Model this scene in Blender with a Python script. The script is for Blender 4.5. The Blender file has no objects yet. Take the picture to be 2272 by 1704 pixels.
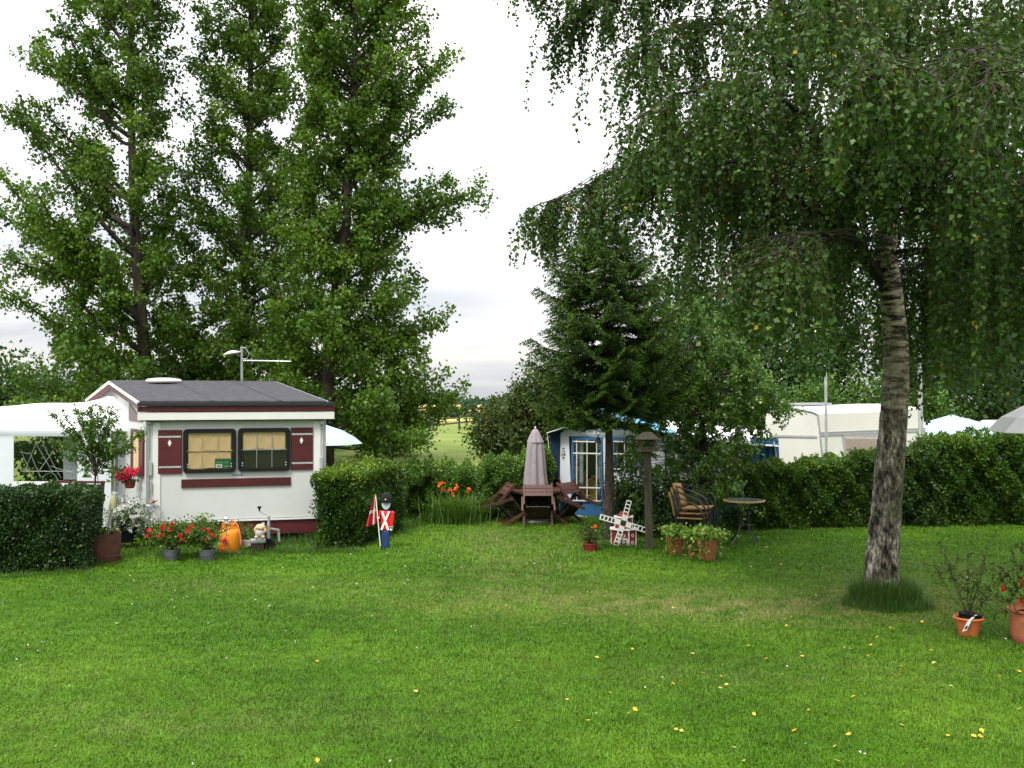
import bpy, math, random
import numpy as np
from mathutils import Vector, Matrix

# ------------------------------------------------------------------ camera, sky, sun, exposure
S = bpy.context.scene
COL = S.collection
EYE, PITCH, F = 2.4, math.atan(18 / 2250), 2250.0
cam = bpy.data.objects.new('camera', bpy.data.cameras.new('camera'))
COL.objects.link(cam)
cam.location = (0, 0, EYE)
cam.rotation_euler = (math.pi / 2 + PITCH, 0, 0)
cam.data.sensor_width = 36
cam.data.lens = 36 * F / 2272
cam.data.clip_start = 0.1
cam.data.clip_end = 6000
S.camera = cam

SUN_EL, SUN_AZ = math.radians(56), math.radians(205)     # azimuth clockwise from +Y
world = bpy.data.worlds.new('World'); S.world = world; world.use_nodes = True
nt = world.node_tree; nt.nodes.clear()
def N(t, **k):
    n = nt.nodes.new(t)
    for a, b in k.items(): setattr(n, a, b)
    return n
sky = N('ShaderNodeTexSky', sky_type='NISHITA', sun_disc=False, sun_elevation=SUN_EL, sun_rotation=SUN_AZ)
tc = N('ShaderNodeTexCoord'); sep = N('ShaderNodeSeparateXYZ'); nt.links.new(tc.outputs['Generated'], sep.inputs[0])
# cloud sheet: direction projected on a plane overhead so that bands flatten towards the horizon
addz = N('ShaderNodeMath', operation='ADD'); addz.inputs[1].default_value = 0.30
absz = N('ShaderNodeMath', operation='ABSOLUTE'); nt.links.new(sep.outputs[2], absz.inputs[0]); nt.links.new(absz.outputs[0], addz.inputs[0])
dx = N('ShaderNodeMath', operation='DIVIDE'); dy = N('ShaderNodeMath', operation='DIVIDE')
nt.links.new(sep.outputs[0], dx.inputs[0]); nt.links.new(addz.outputs[0], dx.inputs[1])
nt.links.new(sep.outputs[1], dy.inputs[0]); nt.links.new(addz.outputs[0], dy.inputs[1])
cmb = N('ShaderNodeCombineXYZ'); nt.links.new(dx.outputs[0], cmb.inputs[0]); nt.links.new(dy.outputs[0], cmb.inputs[1])
mp = N('ShaderNodeMapping'); mp.inputs['Scale'].default_value = (0.8, 2.2, 1); mp.inputs['Location'].default_value = (1.7, 0.55, 0)
nt.links.new(cmb.outputs[0], mp.inputs[0])
no = N('ShaderNodeTexNoise'); no.inputs['Scale'].default_value = 1.25; no.inputs['Detail'].default_value = 7; no.inputs['Roughness'].default_value = 0.52
no.inputs['Distortion'].default_value = 0.4
nt.links.new(mp.outputs[0], no.inputs[0])
cr = N('ShaderNodeValToRGB')
cr.color_ramp.elements[0].position = 0.36; cr.color_ramp.elements[0].color = (6.9, 7.1, 7.6, 1)
cr.color_ramp.elements[1].position = 0.60; cr.color_ramp.elements[1].color = (10.2, 9.9, 9.5, 1)
e = cr.color_ramp.elements.new(0.47); e.color = (8.3, 8.4, 8.7, 1)
nt.links.new(no.outputs[0], cr.inputs[0])
mixs = N('ShaderNodeMixRGB'); mixs.inputs[0].default_value = 0.95
# standard overcast luminance: the zenith is several times as bright as the horizon
grd = N('ShaderNodeMath', operation='MULTIPLY_ADD'); grd.inputs[1].default_value = 0.95; grd.inputs[2].default_value = 0.30
mxz = N('ShaderNodeMath', operation='MAXIMUM'); mxz.inputs[1].default_value = 0.0
nt.links.new(sep.outputs[2], mxz.inputs[0]); nt.links.new(mxz.outputs[0], grd.inputs[0])
vml = N('ShaderNodeVectorMath', operation='SCALE'); nt.links.new(cr.outputs[0], vml.inputs[0]); nt.links.new(grd.outputs[0], vml.inputs['Scale'])
nt.links.new(sky.outputs[0], mixs.inputs[1]); nt.links.new(vml.outputs[0], mixs.inputs[2])
bg = N('ShaderNodeBackground'); bg.inputs[1].default_value = 0.15
nt.links.new(mixs.outputs[0], bg.inputs[0])
wo = N('ShaderNodeOutputWorld'); nt.links.new(bg.outputs[0], wo.inputs[0])

sun = bpy.data.objects.new('sun', bpy.data.lights.new('sun', 'SUN')); COL.objects.link(sun)
sun.data.energy = 2.0; sun.data.angle = math.radians(16); sun.data.color = (1.0, 0.96, 0.88)
sd = Vector((math.sin(SUN_AZ) * math.cos(SUN_EL), math.cos(SUN_AZ) * math.cos(SUN_EL), math.sin(SUN_EL)))
sun.rotation_euler = sd.to_track_quat('Z', 'Y').to_euler()
sun.location = sd * 60

S.view_settings.view_transform = 'Standard'; S.view_settings.look = 'None'
S.view_settings.exposure = 1.0; S.view_settings.gamma = 1.0; S.view_settings.use_curve_mapping = False
S.cycles.max_bounces = 6; S.cycles.diffuse_bounces = 3; S.cycles.glossy_bounces = 2
S.cycles.transmission_bounces = 4; S.cycles.transparent_max_bounces = 6

# ------------------------------------------------------------------ helpers
def W(px, py, Y):
    x = (px - 1136) / F; z = (852 - py) / F
    t = Y / (math.cos(PITCH) - z * math.sin(PITCH))
    return Vector((x * t, Y, EYE + (z * math.cos(PITCH) + math.sin(PITCH)) * t))
def G(px, py):
    x = (px - 1136) / F; z = (852 - py) / F
    t = -EYE / (z * math.cos(PITCH) + math.sin(PITCH))
    return Vector((x * t, (math.cos(PITCH) - z * math.sin(PITCH)) * t, 0))
ORG = {}
def tag(o, label=None, cat=None, group=None, kind=None):
    if label: o['label'] = label
    if cat: o['category'] = cat
    if group: o['group'] = group
    if kind: o['kind'] = kind
    return o
def empty(name, loc, label=None, cat=None, group=None, parent=None):
    o = bpy.data.objects.new(name, None); COL.objects.link(o); o.empty_display_size = 0.2
    loc = Vector(loc); ORG[o.name] = loc
    if parent: o.parent = parent; o.location = loc - ORG[parent.name]
    else: o.location = loc
    return tag(o, label, cat, group)
def link_mesh(name, me, mat, parent=None, origin=None):
    o = bpy.data.objects.new(name, me); COL.objects.link(o)
    if mat: me.materials.append(mat)
    origin = Vector(origin or (0, 0, 0)); ORG[o.name] = origin
    if parent: o.parent = parent; o.location = origin - ORG[parent.name]
    else: o.location = origin
    return o
def unit(v):
    v = Vector(v); return v.normalized()
class MB:
    def __init__(s): s.v = []; s.f = []; s.m = []; s.mi = 0
    def add(s, vs, fs):
        b = len(s.v); s.v += [Vector(p) for p in vs]; s.f += [tuple(i + b for i in f) for f in fs]; s.m += [s.mi] * len(fs)
        return s
    def box(s, c, d, M=None):
        x, y, z = d[0] / 2, d[1] / 2, d[2] / 2; c = Vector(c)
        vs = [Vector(p) for p in ((-x,-y,-z),(x,-y,-z),(x,y,-z),(-x,y,-z),(-x,-y,z),(x,-y,z),(x,y,z),(-x,y,z))]
        if M is not None: vs = [M @ p for p in vs]
        return s.add([c + p for p in vs], [(0,3,2,1),(4,5,6,7),(0,1,5,4),(1,2,6,5),(2,3,7,6),(3,0,4,7)])
    def beam(s, p, q, w, h, up=(0, 0, 1)):
        p, q = Vector(p), Vector(q); d = (q - p).normalized(); up = Vector(up)
        a = d.cross(up)
        if a.length < 1e-4: a = d.cross(Vector((0, 1, 0)))
        a.normalize(); b = a.cross(d).normalized(); a *= w / 2; b *= h / 2
        vs = [p-a-b, p+a-b, p+a+b, p-a+b, q-a-b, q+a-b, q+a+b, q-a+b]
        return s.add(vs, [(0,1,2,3),(7,6,5,4),(0,4,5,1),(1,5,6,2),(2,6,7,3),(3,7,4,0)])
    def slab(s, o, u, v, n):            # parallelepiped spanned by three vectors
        o, u, v, n = map(Vector, (o, u, v, n))
        vs = [o, o+u, o+u+v, o+v, o+n, o+u+n, o+u+v+n, o+v+n]
        return s.add(vs, [(0,3,2,1),(4,5,6,7),(0,1,5,4),(1,2,6,5),(2,3,7,6),(3,0,4,7)])
    def prism(s, pts, n):               # polygon pts extruded along n
        n = Vector(n); k = len(pts); a = [Vector(p) for p in pts]
        return s.add(a + [p + n for p in a], [tuple(range(k))[::-1], tuple(range(k, 2*k))] + [(i, (i+1) % k, (i+1) % k + k, i + k) for i in range(k)])
    def tube(s, pts, r, n=8, caps=True):
        pts = [Vector(p) for p in pts]; k = len(pts)
        if not hasattr(r, '__len__'): r = [r] * k
        vs = []; ref = None
        for i, p in enumerate(pts):
            d = (pts[min(i+1, k-1)] - pts[max(i-1, 0)]).normalized()
            if ref is None:
                ref = d.cross(Vector((0, 0, 1)));
                if ref.length < .05: ref = d.cross(Vector((1, 0, 0)))
            a = (ref - d * ref.dot(d)).normalized(); ref = a; b = d.cross(a)
            for j in range(n):
                t = 2 * math.pi * j / n; vs.append(p + (a * math.cos(t) + b * math.sin(t)) * r[i])
        fs = [(i*n+j, i*n+(j+1) % n, (i+1)*n+(j+1) % n, (i+1)*n+j) for i in range(k-1) for j in range(n)]
        if caps: fs += [tuple(range(n))[::-1], tuple((k-1)*n + j for j in range(n))]
        return s.add(vs, fs)
    def lathe(s, prof, c=(0, 0, 0), n=20, M=None, wob=None, cap=True):
        c = Vector(c); vs = []
        for r, z in prof:
            for j in range(n):
                t = 2 * math.pi * j / n; rr = r * (wob(t, z) if wob else 1)
                p = Vector((rr * math.cos(t), rr * math.sin(t), z)); vs.append(c + (M @ p if M is not None else p))
        k = len(prof)
        fs = [(i*n+j, i*n+(j+1) % n, (i+1)*n+(j+1) % n, (i+1)*n+j) for i in range(k-1) for j in range(n)]
        if cap and prof[0][0] > 1e-5: fs.append(tuple(range(n))[::-1])
        if cap and prof[-1][0] > 1e-5: fs.append(tuple((k-1)*n + j for j in range(n)))
        return s.add(vs, fs)
    def sphere(s, c, r, n=12, sq=(1, 1, 1)):
        m = n // 2 + 1
        prof = [(math.sin(math.pi * i / m), -math.cos(math.pi * i / m)) for i in range(m + 1)]
        b = len(s.v); s.lathe([(max(a, 1e-4), z) for a, z in prof], n=n)
        for i in range(b, len(s.v)):
            p = s.v[i]; s.v[i] = Vector(c) + Vector((p.x * r * sq[0], p.y * r * sq[1], p.z * r * sq[2]))
        return s
    def build(s, name, mat, parent=None, smooth=False, bevel=0, local=False, kind=None, label=None):
        mn = Vector((min(p.x for p in s.v), min(p.y for p in s.v), min(p.z for p in s.v)))
        mx = Vector((max(p.x for p in s.v), max(p.y for p in s.v), max(p.z for p in s.v)))
        c = Vector(((mn.x + mx.x) / 2, (mn.y + mx.y) / 2, mn.z))
        me = bpy.data.meshes.new(name); me.from_pydata([p - c for p in s.v], [], s.f)
        if local:
            o = bpy.data.objects.new(name, me); COL.objects.link(o); o.parent = parent; o.location = c
        else:
            o = link_mesh(name, me, None, parent, c)
        for m in (mat if isinstance(mat, (list, tuple)) else [mat]): me.materials.append(m)
        if isinstance(mat, (list, tuple)): me.polygons.foreach_set('material_index', s.m)
        if smooth:
            me.polygons.foreach_set('use_smooth', [True] * len(me.polygons))
            try: me.set_sharp_from_angle(angle=math.radians(40))
            except Exception: pass
        if bevel:
            b = o.modifiers.new('bevel', 'BEVEL'); b.width = bevel; b.segments = 2; b.limit_method = 'ANGLE'
        if kind: o['kind'] = kind
        if label: o['label'] = label
        return o
def mesh_np(name, V, k, tint=None, smooth=False):
    """V (n*k,3) faces of k consecutive vertices"""
    n = len(V) // k; me = bpy.data.meshes.new(name)
    me.vertices.add(len(V)); me.vertices.foreach_set('co', V.astype(np.float32).ravel())
    me.loops.add(n * k); me.loops.foreach_set('vertex_index', np.arange(n * k, dtype=np.int32))
    me.polygons.add(n); me.polygons.foreach_set('loop_start', np.arange(0, n * k, k, dtype=np.int32))
    me.update(calc_edges=True)
    if tint is not None:
        a = me.attributes.new('tint', 'FLOAT', 'FACE'); a.data.foreach_set('value', tint.astype(np.float32))
    return me
def nrm(a): return a / (np.linalg.norm(a, axis=1, keepdims=True) + 1e-9)
def leaves(rng, P, D, size, width=.72, up=.6, fold=.12):
    n = len(P); D = nrm(D)
    nr = rng.normal(size=(n, 3)); nr[:, 2] += up
    side = nrm(np.cross(D, nr)); nn = np.cross(side, D)
    s = (size * (0.7 + 0.6 * rng.random(n)))[:, None]
    a = P; b = P + D * s * .42 + side * s * width / 2 + nn * s * fold
    c = P + D * s - nn * s * .08; d = P + D * s * .42 - side * s * width / 2 + nn * s * fold
    return np.stack([a, b, c, d], 1).reshape(-1, 3)
def leaf_obj(name, V, tint, mat, parent=None, origin=(0, 0, 0), kind='stuff', label=None):
    org = np.array(origin); me = mesh_np(name, V - org, 4, tint)
    o = link_mesh(name, me, mat, parent, origin)
    if kind: o['kind'] = kind
    if label: o['label'] = label
    return o

# ------------------------------------------------------------------ materials
def newmat(name):
    m = bpy.data.materials.new(name); m.use_nodes = True; t = m.node_tree; t.nodes.clear()
    out = t.nodes.new('ShaderNodeOutputMaterial'); return m, t, out
def ramp(t, stops):
    r = t.nodes.new('ShaderNodeValToRGB'); el = r.color_ramp.elements
    el[0].position, el[0].color = stops[0][0], (*stops[0][1], 1)
    el[1].position, el[1].color = stops[-1][0], (*stops[-1][1], 1)
    for p, c in stops[1:-1]: e = el.new(p); e.color = (*c, 1)
    return r
def solid(name, col, rough=.6, var=.12, scale=6, bump=.0, bscale=60, metal=0, spec=.4, stretch=(1, 1, 1), dirt=None, dirt_amt=.5):
    m, t, out = newmat(name); L = t.links.new
    b = t.nodes.new('ShaderNodeBsdfPrincipled'); L(b.outputs[0], out.inputs[0])
    b.inputs['Roughness'].default_value = rough; b.inputs['Metallic'].default_value = metal
    b.inputs['Specular IOR Level'].default_value = spec
    c = t.nodes.new('ShaderNodeTexCoord'); mp = t.nodes.new('ShaderNodeMapping'); mp.inputs['Scale'].default_value = stretch
    L(c.outputs['Object'], mp.inputs[0])
    n = t.nodes.new('ShaderNodeTexNoise'); n.inputs['Scale'].default_value = scale; n.inputs['Detail'].default_value = 6; L(mp.outputs[0], n.inputs[0])
    lo = tuple(max(0, x * (1 - var)) for x in col); hi = tuple(min(1, x * (1 + var)) for x in col)
    r = ramp(t, [(.3, lo), (.7, hi)]); L(n.outputs[0], r.inputs[0]); colout = r.outputs[0]
    if dirt:
        n2 = t.nodes.new('ShaderNodeTexNoise'); n2.inputs['Scale'].default_value = scale * .7; n2.inputs['Detail'].default_value = 9; n2.inputs['Roughness'].default_value = .7
        L(mp.outputs[0], n2.inputs[0])
        r2 = ramp(t, [(.50, (0, 0, 0)), (.75, (dirt_amt,) * 3)]); L(n2.outputs[0], r2.inputs[0])
        mx = t.nodes.new('ShaderNodeMixRGB'); L(r2.outputs[0], mx.inputs[0]); L(colout, mx.inputs[1]); mx.inputs[2].default_value = (*dirt, 1)
        colout = mx.outputs[0]
    L(colout, b.inputs['Base Color'])
    if bump:
        nb = t.nodes.new('ShaderNodeTexNoise'); nb.inputs['Scale'].default_value = bscale; nb.inputs['Detail'].default_value = 5; L(mp.outputs[0], nb.inputs[0])
        bp = t.nodes.new('ShaderNodeBump'); bp.inputs['Strength'].default_value = bump; bp.inputs['Distance'].default_value = .02
        L(nb.outputs[0], bp.inputs['Height']); L(bp.outputs[0], b.inputs['Normal'])
    return m
def leafmat(name, stops, trans=.30, rough=.45, spec=.35, tcol=(1.5, 1.45, .6)):
    m, t, out = newmat(name); L = t.links.new
    a = t.nodes.new('ShaderNodeAttribute'); a.attribute_name = 'tint'
    r = ramp(t, stops); L(a.outputs['Fac'], r.inputs[0])
    b = t.nodes.new('ShaderNodeBsdfPrincipled'); b.inputs['Roughness'].default_value = rough; b.inputs['Specular IOR Level'].default_value = spec
    L(r.outputs[0], b.inputs['Base Color'])
    mu = t.nodes.new('ShaderNodeMixRGB'); mu.blend_type = 'MULTIPLY'; mu.inputs[0].default_value = 1; L(r.outputs[0], mu.inputs[1]); mu.inputs[2].default_value = (*tcol, 1)
    tr = t.nodes.new('ShaderNodeBsdfTranslucent'); L(mu.outputs[0], tr.inputs[0])
    mx = t.nodes.new('ShaderNodeMixShader'); mx.inputs[0].default_value = trans; L(b.outputs[0], mx.inputs[1]); L(tr.outputs[0], mx.inputs[2])
    L(mx.outputs[0], out.inputs[0]); return m
def bark(name, c1, c2, scale=8, stretch=(1, 1, .25), bump=.6):
    m, t, out = newmat(name); L = t.links.new
    b = t.nodes.new('ShaderNodeBsdfPrincipled'); b.inputs['Roughness'].default_value = .9; b.inputs['Specular IOR Level'].default_value = .15; L(b.outputs[0], out.inputs[0])
    g = t.nodes.new('ShaderNodeNewGeometry'); mp = t.nodes.new('ShaderNodeMapping'); mp.inputs['Scale'].default_value = stretch; L(g.outputs['Position'], mp.inputs[0])
    n = t.nodes.new('ShaderNodeTexNoise'); n.inputs['Scale'].default_value = scale; n.inputs['Detail'].default_value = 8; n.inputs['Roughness'].default_value = .65; L(mp.outputs[0], n.inputs[0])
    r = ramp(t, [(.35, c1), (.65, c2)]); L(n.outputs[0], r.inputs[0]); L(r.outputs[0], b.inputs['Base Color'])
    bp = t.nodes.new('ShaderNodeBump'); bp.inputs['Strength'].default_value = bump; bp.inputs['Distance'].default_value = .03; L(n.outputs[0], bp.inputs['Height']); L(bp.outputs[0], b.inputs['Normal'])
    return m
def glass(name, tint=(.8, .85, .85), alpha=.35, rough=.04):
    m, t, out = newmat(name); L = t.links.new
    g = t.nodes.new('ShaderNodeBsdfGlossy'); g.inputs['Roughness'].default_value = rough; g.inputs[0].default_value = (.9, .95, 1, 1)
    tr = t.nodes.new('ShaderNodeBsdfTransparent'); tr.inputs[0].default_value = (*tint, 1)
    f = t.nodes.new('ShaderNodeLayerWeight'); f.inputs[0].default_value = .25
    ad = t.nodes.new('ShaderNodeMath'); ad.operation = 'MULTIPLY_ADD'; ad.inputs[1].default_value = .18; ad.inputs[2].default_value = alpha * .12; L(f.outputs['Facing'], ad.inputs[0])
    mx = t.nodes.new('ShaderNodeMixShader'); L(ad.outputs[0], mx.inputs[0]); L(tr.outputs[0], mx.inputs[1]); L(g.outputs[0], mx.inputs[2]); L(mx.outputs[0], out.inputs[0])
    return m
def wood(name, c1, c2, stretch=(1, 12, 12), rough=.55, scale=3):
    m, t, out = newmat(name); L = t.links.new
    b = t.nodes.new('ShaderNodeBsdfPrincipled'); b.inputs['Roughness'].default_value = rough; b.inputs['Specular IOR Level'].default_value = .3; L(b.outputs[0], out.inputs[0])
    c = t.nodes.new('ShaderNodeTexCoord'); mp = t.nodes.new('ShaderNodeMapping'); mp.inputs['Scale'].default_value = stretch; L(c.outputs['Object'], mp.inputs[0])
    oi = t.nodes.new('ShaderNodeObjectInfo'); ad = t.nodes.new('ShaderNodeVectorMath'); ad.operation = 'ADD'
    cm = t.nodes.new('ShaderNodeMath'); cm.operation = 'MULTIPLY'; cm.inputs[1].default_value = 40; L(oi.outputs['Random'], cm.inputs[0])
    L(mp.outputs[0], ad.inputs[0]); L(cm.outputs[0], ad.inputs[1])
    n = t.nodes.new('ShaderNodeTexNoise'); n.inputs['Scale'].default_value = scale; n.inputs['Detail'].default_value = 7; L(ad.outputs[0], n.inputs[0])
    r = ramp(t, [(.3, c1), (.7, c2)]); L(n.outputs[0], r.inputs[0])
    hs = t.nodes.new('ShaderNodeHueSaturation'); L(r.outputs[0], hs.inputs['Color'])
    mr = t.nodes.new('ShaderNodeMapRange'); mr.inputs['To Min'].default_value = .75; mr.inputs['To Max'].default_value = 1.2; L(oi.outputs['Random'], mr.inputs[0]); L(mr.outputs[0], hs.inputs['Value'])
    L(hs.outputs[0], b.inputs['Base Color'])
    bp = t.nodes.new('ShaderNodeBump'); bp.inputs['Strength'].default_value = .25; bp.inputs['Distance'].default_value = .005; L(n.outputs[0], bp.inputs['Height']); L(bp.outputs[0], b.inputs['Normal'])
    return m
M = {}
M['white'] = solid('white_panel', (.50, .515, .51), .45, .03, 2.5, .05, 90, dirt=(.36, .40, .32), dirt_amt=.38)
M['white_clean'] = solid('white_plastic', (.62, .62, .60), .4, .03, 4)
M['cream'] = solid('cream_panel', (.62, .61, .56), .4, .04, 2, dirt=(.5, .5, .42), dirt_amt=.3)
M['maroon'] = wood('maroon_board', (.060, .010, .012), (.088, .016, .018), (1, 1, 6), .45, 4)
M['roof'] = solid('roofing_felt', (.040, .039, .048), .9, .16, 9, .35, 220, dirt=(.14, .14, .13), dirt_amt=.4)
M['black'] = solid('black_rubber', (.009, .009, .010), .7, .2, 8, spec=.15)
M['blackmetal'] = solid('black_tube_metal', (.012, .013, .016), .32, .2, 8, spec=.5)
M['grey'] = solid('grey_metal', (.35, .36, .36), .4, .12, 9, .1, 60, metal=.6)
M['greyplastic'] = solid('grey_plastic', (.32, .33, .34), .5, .08, 9)
M['galv'] = solid('galvanised_steel', (.45, .46, .46), .45, .2, 14, .1, 60, metal=.5)
M['curtain'] = solid('cream_curtain', (.58, .41, .22), .85, .10, 14, .3, 40, stretch=(6, 6, .6))
M['orange'] = solid('orange_paint', (.68, .23, .012), .42, .08, 7, dirt=(.45, .16, .03), dirt_amt=.2)
M['red'] = solid('red_paint', (.60, .012, .014), .5, .08, 9)
M['redtoy'] = solid('brick_red_paint', (.19, .022, .016), .55, .15, 9, dirt=(.15, .04, .02), dirt_amt=.5)
M['bluepaint'] = solid('dark_blue_paint', (.008, .035, .13), .5, .12, 9)
M['whitepaint'] = solid('white_paint', (.75, .74, .70), .5, .05, 9, dirt=(.5, .48, .4), dirt_amt=.4)
M['blackpaint'] = solid('black_paint', (.012, .013, .014), .6, .2, 12)
M['face'] = solid('pale_grey_paint', (.42, .43, .50), .6, .05, 12)
M['green_sign'] = solid('green_print', (.012, .10, .045), .4, .1, 12)
M['terracotta'] = solid('terracotta', (.34, .10, .045), .8, .16, 10, .2, 70, dirt=(.40, .24, .17), dirt_amt=.5)
M['rust'] = solid('rusty_steel', (.085, .032, .024), .8, .25, 9, .35, 40, dirt=(.16, .06, .035), dirt_amt=.7)
M['soil'] = solid('soil', (.02, .014, .01), .95, .3, 30, .8, 60)
M['zinc'] = solid('zinc_bucket_metal', (.17, .18, .20), .5, .2, 12, .1, 40, metal=.4, dirt=(.1, .08, .06), dirt_amt=.5)
M['stain'] = wood('stained_wood', (.045, .019, .013), (.10, .042, .029), (4, 4, 4), .45, 6)
M['stain_dark'] = wood('dark_stained_wood', (.012, .008, .008), (.035, .018, .015), (4, 4, 4), .5, 6)
M['oldwood'] = wood('weathered_wood', (.042, .038, .026), (.10, .09, .062), (10, 10, 1), .85, 5)
M['rattan'] = solid('rattan_weave', (.38, .23, .09), .6, .18, 30, .5, 160, stretch=(1, 1, 3))
M['canvas'] = solid('white_canvas', (.72, .72, .72), .7, .02, 2, .08, 14)
M['greycanvas'] = solid('grey_canvas', (.60, .63, .68), .8, .04, 3, .06, 12)
M['bluecanvas'] = solid('blue_canvas', (.028, .11, .25), .75, .07, 4, .15, 10)
M['bluedark'] = solid('navy_canvas', (.008, .028, .065), .8, .08, 4, .1, 10)
M['blueroof'] = solid('light_blue_canvas', (.10, .33, .48), .6, .06, 4, .1, 10)
M['paleblue'] = solid('pale_blue_canvas', (.33, .48, .58), .7, .03, 3, .05, 12)
M['mauve'] = solid('mauve_parasol_cloth', (.26, .225, .24), .8, .08, 6, .15, 30)
M['glass'] = glass('window_glass', (.92, .93, .92), .15)
M['plastic_pane'] = glass('clear_vinyl_pane', (.86, .88, .86), .15, .12)
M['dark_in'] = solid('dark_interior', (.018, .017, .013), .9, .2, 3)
M['fabric'] = solid('upholstery', (.42, .27, .08), .8, .1, 5)
M['yellowcloth'] = solid('yellow_cloth', (.50, .30, .02), .8, .1, 5)
M['bronze'] = solid('dull_bronze', (.09, .08, .06), .5, .2, 14, metal=.5)
M['solarlens'] = solid('yellowed_lens', (.52, .50, .28), .35, .05, 10)
M['plush'] = solid('cream_plush', (.62, .44, .25), .95, .18, 22, .8, 90)
M['plush2'] = solid('grey_plush', (.40, .38, .38), .95, .18, 22, .8, 90)
M['bark_poplar'] = bark('poplar_bark', (.022, .019, .015), (.075, .062, .05), 5, (1, 1, .3))
M['bark_dark'] = bark('dark_bark', (.014, .012, .009), (.05, .04, .03), 9, (1, 1, .3))
M['bark_spruce'] = bark('spruce_bark', (.028, .02, .016), (.085, .066, .052), 22, (1, 1, .5))
M['twig'] = bark('twig_bark', (.03, .02, .014), (.07, .05, .03), 20)

# leaf palettes (real leaf reflectances, save the lightened shrub leaf)
M['l_poplar'] = leafmat('poplar_leaf', [(0, (.032, .070, .006)), (.5, (.066, .134, .011)), (.85, (.115, .20, .020)), (1, (.17, .25, .05))], .36, .45, .3)
M['l_birch'] = leafmat('birch_leaf', [(0, (.022, .055, .010)), (.5, (.044, .094, .016)), (.90, (.098, .165, .026)), (.985, (.14, .21, .035)), (1, (.42, .28, .02))], .28, .5, .25)
M['l_spruce'] = leafmat('spruce_needles', [(0, (.016, .036, .006)), (.6, (.040, .082, .010)), (1, (.11, .20, .022))], .10, .6, .25)
M['l_hedge_dark'] = leafmat('privet_leaf', [(0, (.014, .038, .009)), (.6, (.030, .072, .014)), (1, (.07, .13, .025))], .22, .38, .45)
M['l_hedge'] = leafmat('hornbeam_leaf', [(0, (.026, .062, .010)), (.5, (.056, .122, .014)), (.85, (.13, .225, .022)), (1, (.26, .34, .04))], .30, .45, .35)
M['l_shrub2'] = leafmat('lightened_shrub_leaf', [(0, (.026, .070, .014)), (.5, (.070, .150, .024)), (.85, (.15, .25, .04)), (1, (.28, .38, .08))], .34, .32, .5)  # brightness put into the leaf colour to make up for shade on the shrub
M['l_hedge_mid'] = leafmat('mid_green_leaf', [(0, (.018, .048, .008)), (.5, (.040, .095, .012)), (.85, (.10, .19, .020)), (1, (.26, .34, .04))], .30, .45, .3)
M['l_hedge_brown'] = leafmat('brown_tinged_leaf', [(0, (.025, .055, .014)), (.6, (.06, .12, .02)), (.9, (.11, .17, .03)), (1, (.16, .075, .03))], .28, .5, .35)
M['l_shrub'] = leafmat('glossy_shrub_leaf', [(0, (.022, .060, .014)), (.5, (.052, .115, .022)), (.85, (.12, .205, .035)), (1, (.24, .34, .06))], .28, .28, .6)
M['l_haw'] = leafmat('hawthorn_leaf', [(0, (.024, .045, .010)), (.6, (.055, .085, .016)), (.9, (.10, .12, .02)), (1, (.15, .09, .03))], .25, .5, .3)
M['l_back'] = leafmat('far_tree_leaf', [(0, (.018, .048, .012)), (.6, (.040, .090, .018)), (1, (.10, .17, .035))], .28, .5, .3)
M['l_bright'] = leafmat('bright_shrub_leaf', [(0, (.035, .085, .012)), (.6, (.075, .155, .022)), (1, (.16, .26, .05))], .3, .5, .3)
M['l_ivy'] = leafmat('ivy_leaf', [(0, (.06, .15, .018)), (.6, (.15, .27, .04)), (1, (.34, .42, .10))], .3, .4, .4)
M['l_far'] = leafmat('distant_leaf', [(0, (.03, .06, .03)), (1, (.07, .12, .06))], .2, .7, .2)
M['petal_red'] = leafmat('red_petal', [(0, (.50, .008, .012)), (1, (.80, .03, .05))], .3, .5, .2, (1, .6, .6))
M['petal_pink'] = leafmat('crimson_petal', [(0, (.55, .004, .045)), (1, (.85, .03, .14))], .3, .5, .2, (1, .6, .6))
M['petal_orange'] = leafmat('orange_petal', [(0, (.75, .14, .01)), (1, (.9, .25, .04))], .3, .5, .2, (1, .8, .6))
M['petal_white'] = leafmat('white_petal', [(0, (.72, .72, .68)), (1, (.85, .85, .8))], .3, .6, .2, (1, 1, .9))
M['leaf_yellow'] = leafmat('fallen_leaf_yellow', [(0, (.50, .27, .02)), (.5, (.62, .42, .04)), (1, (.55, .45, .14))], .2, .6, .2, (1, .9, .5))
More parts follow.
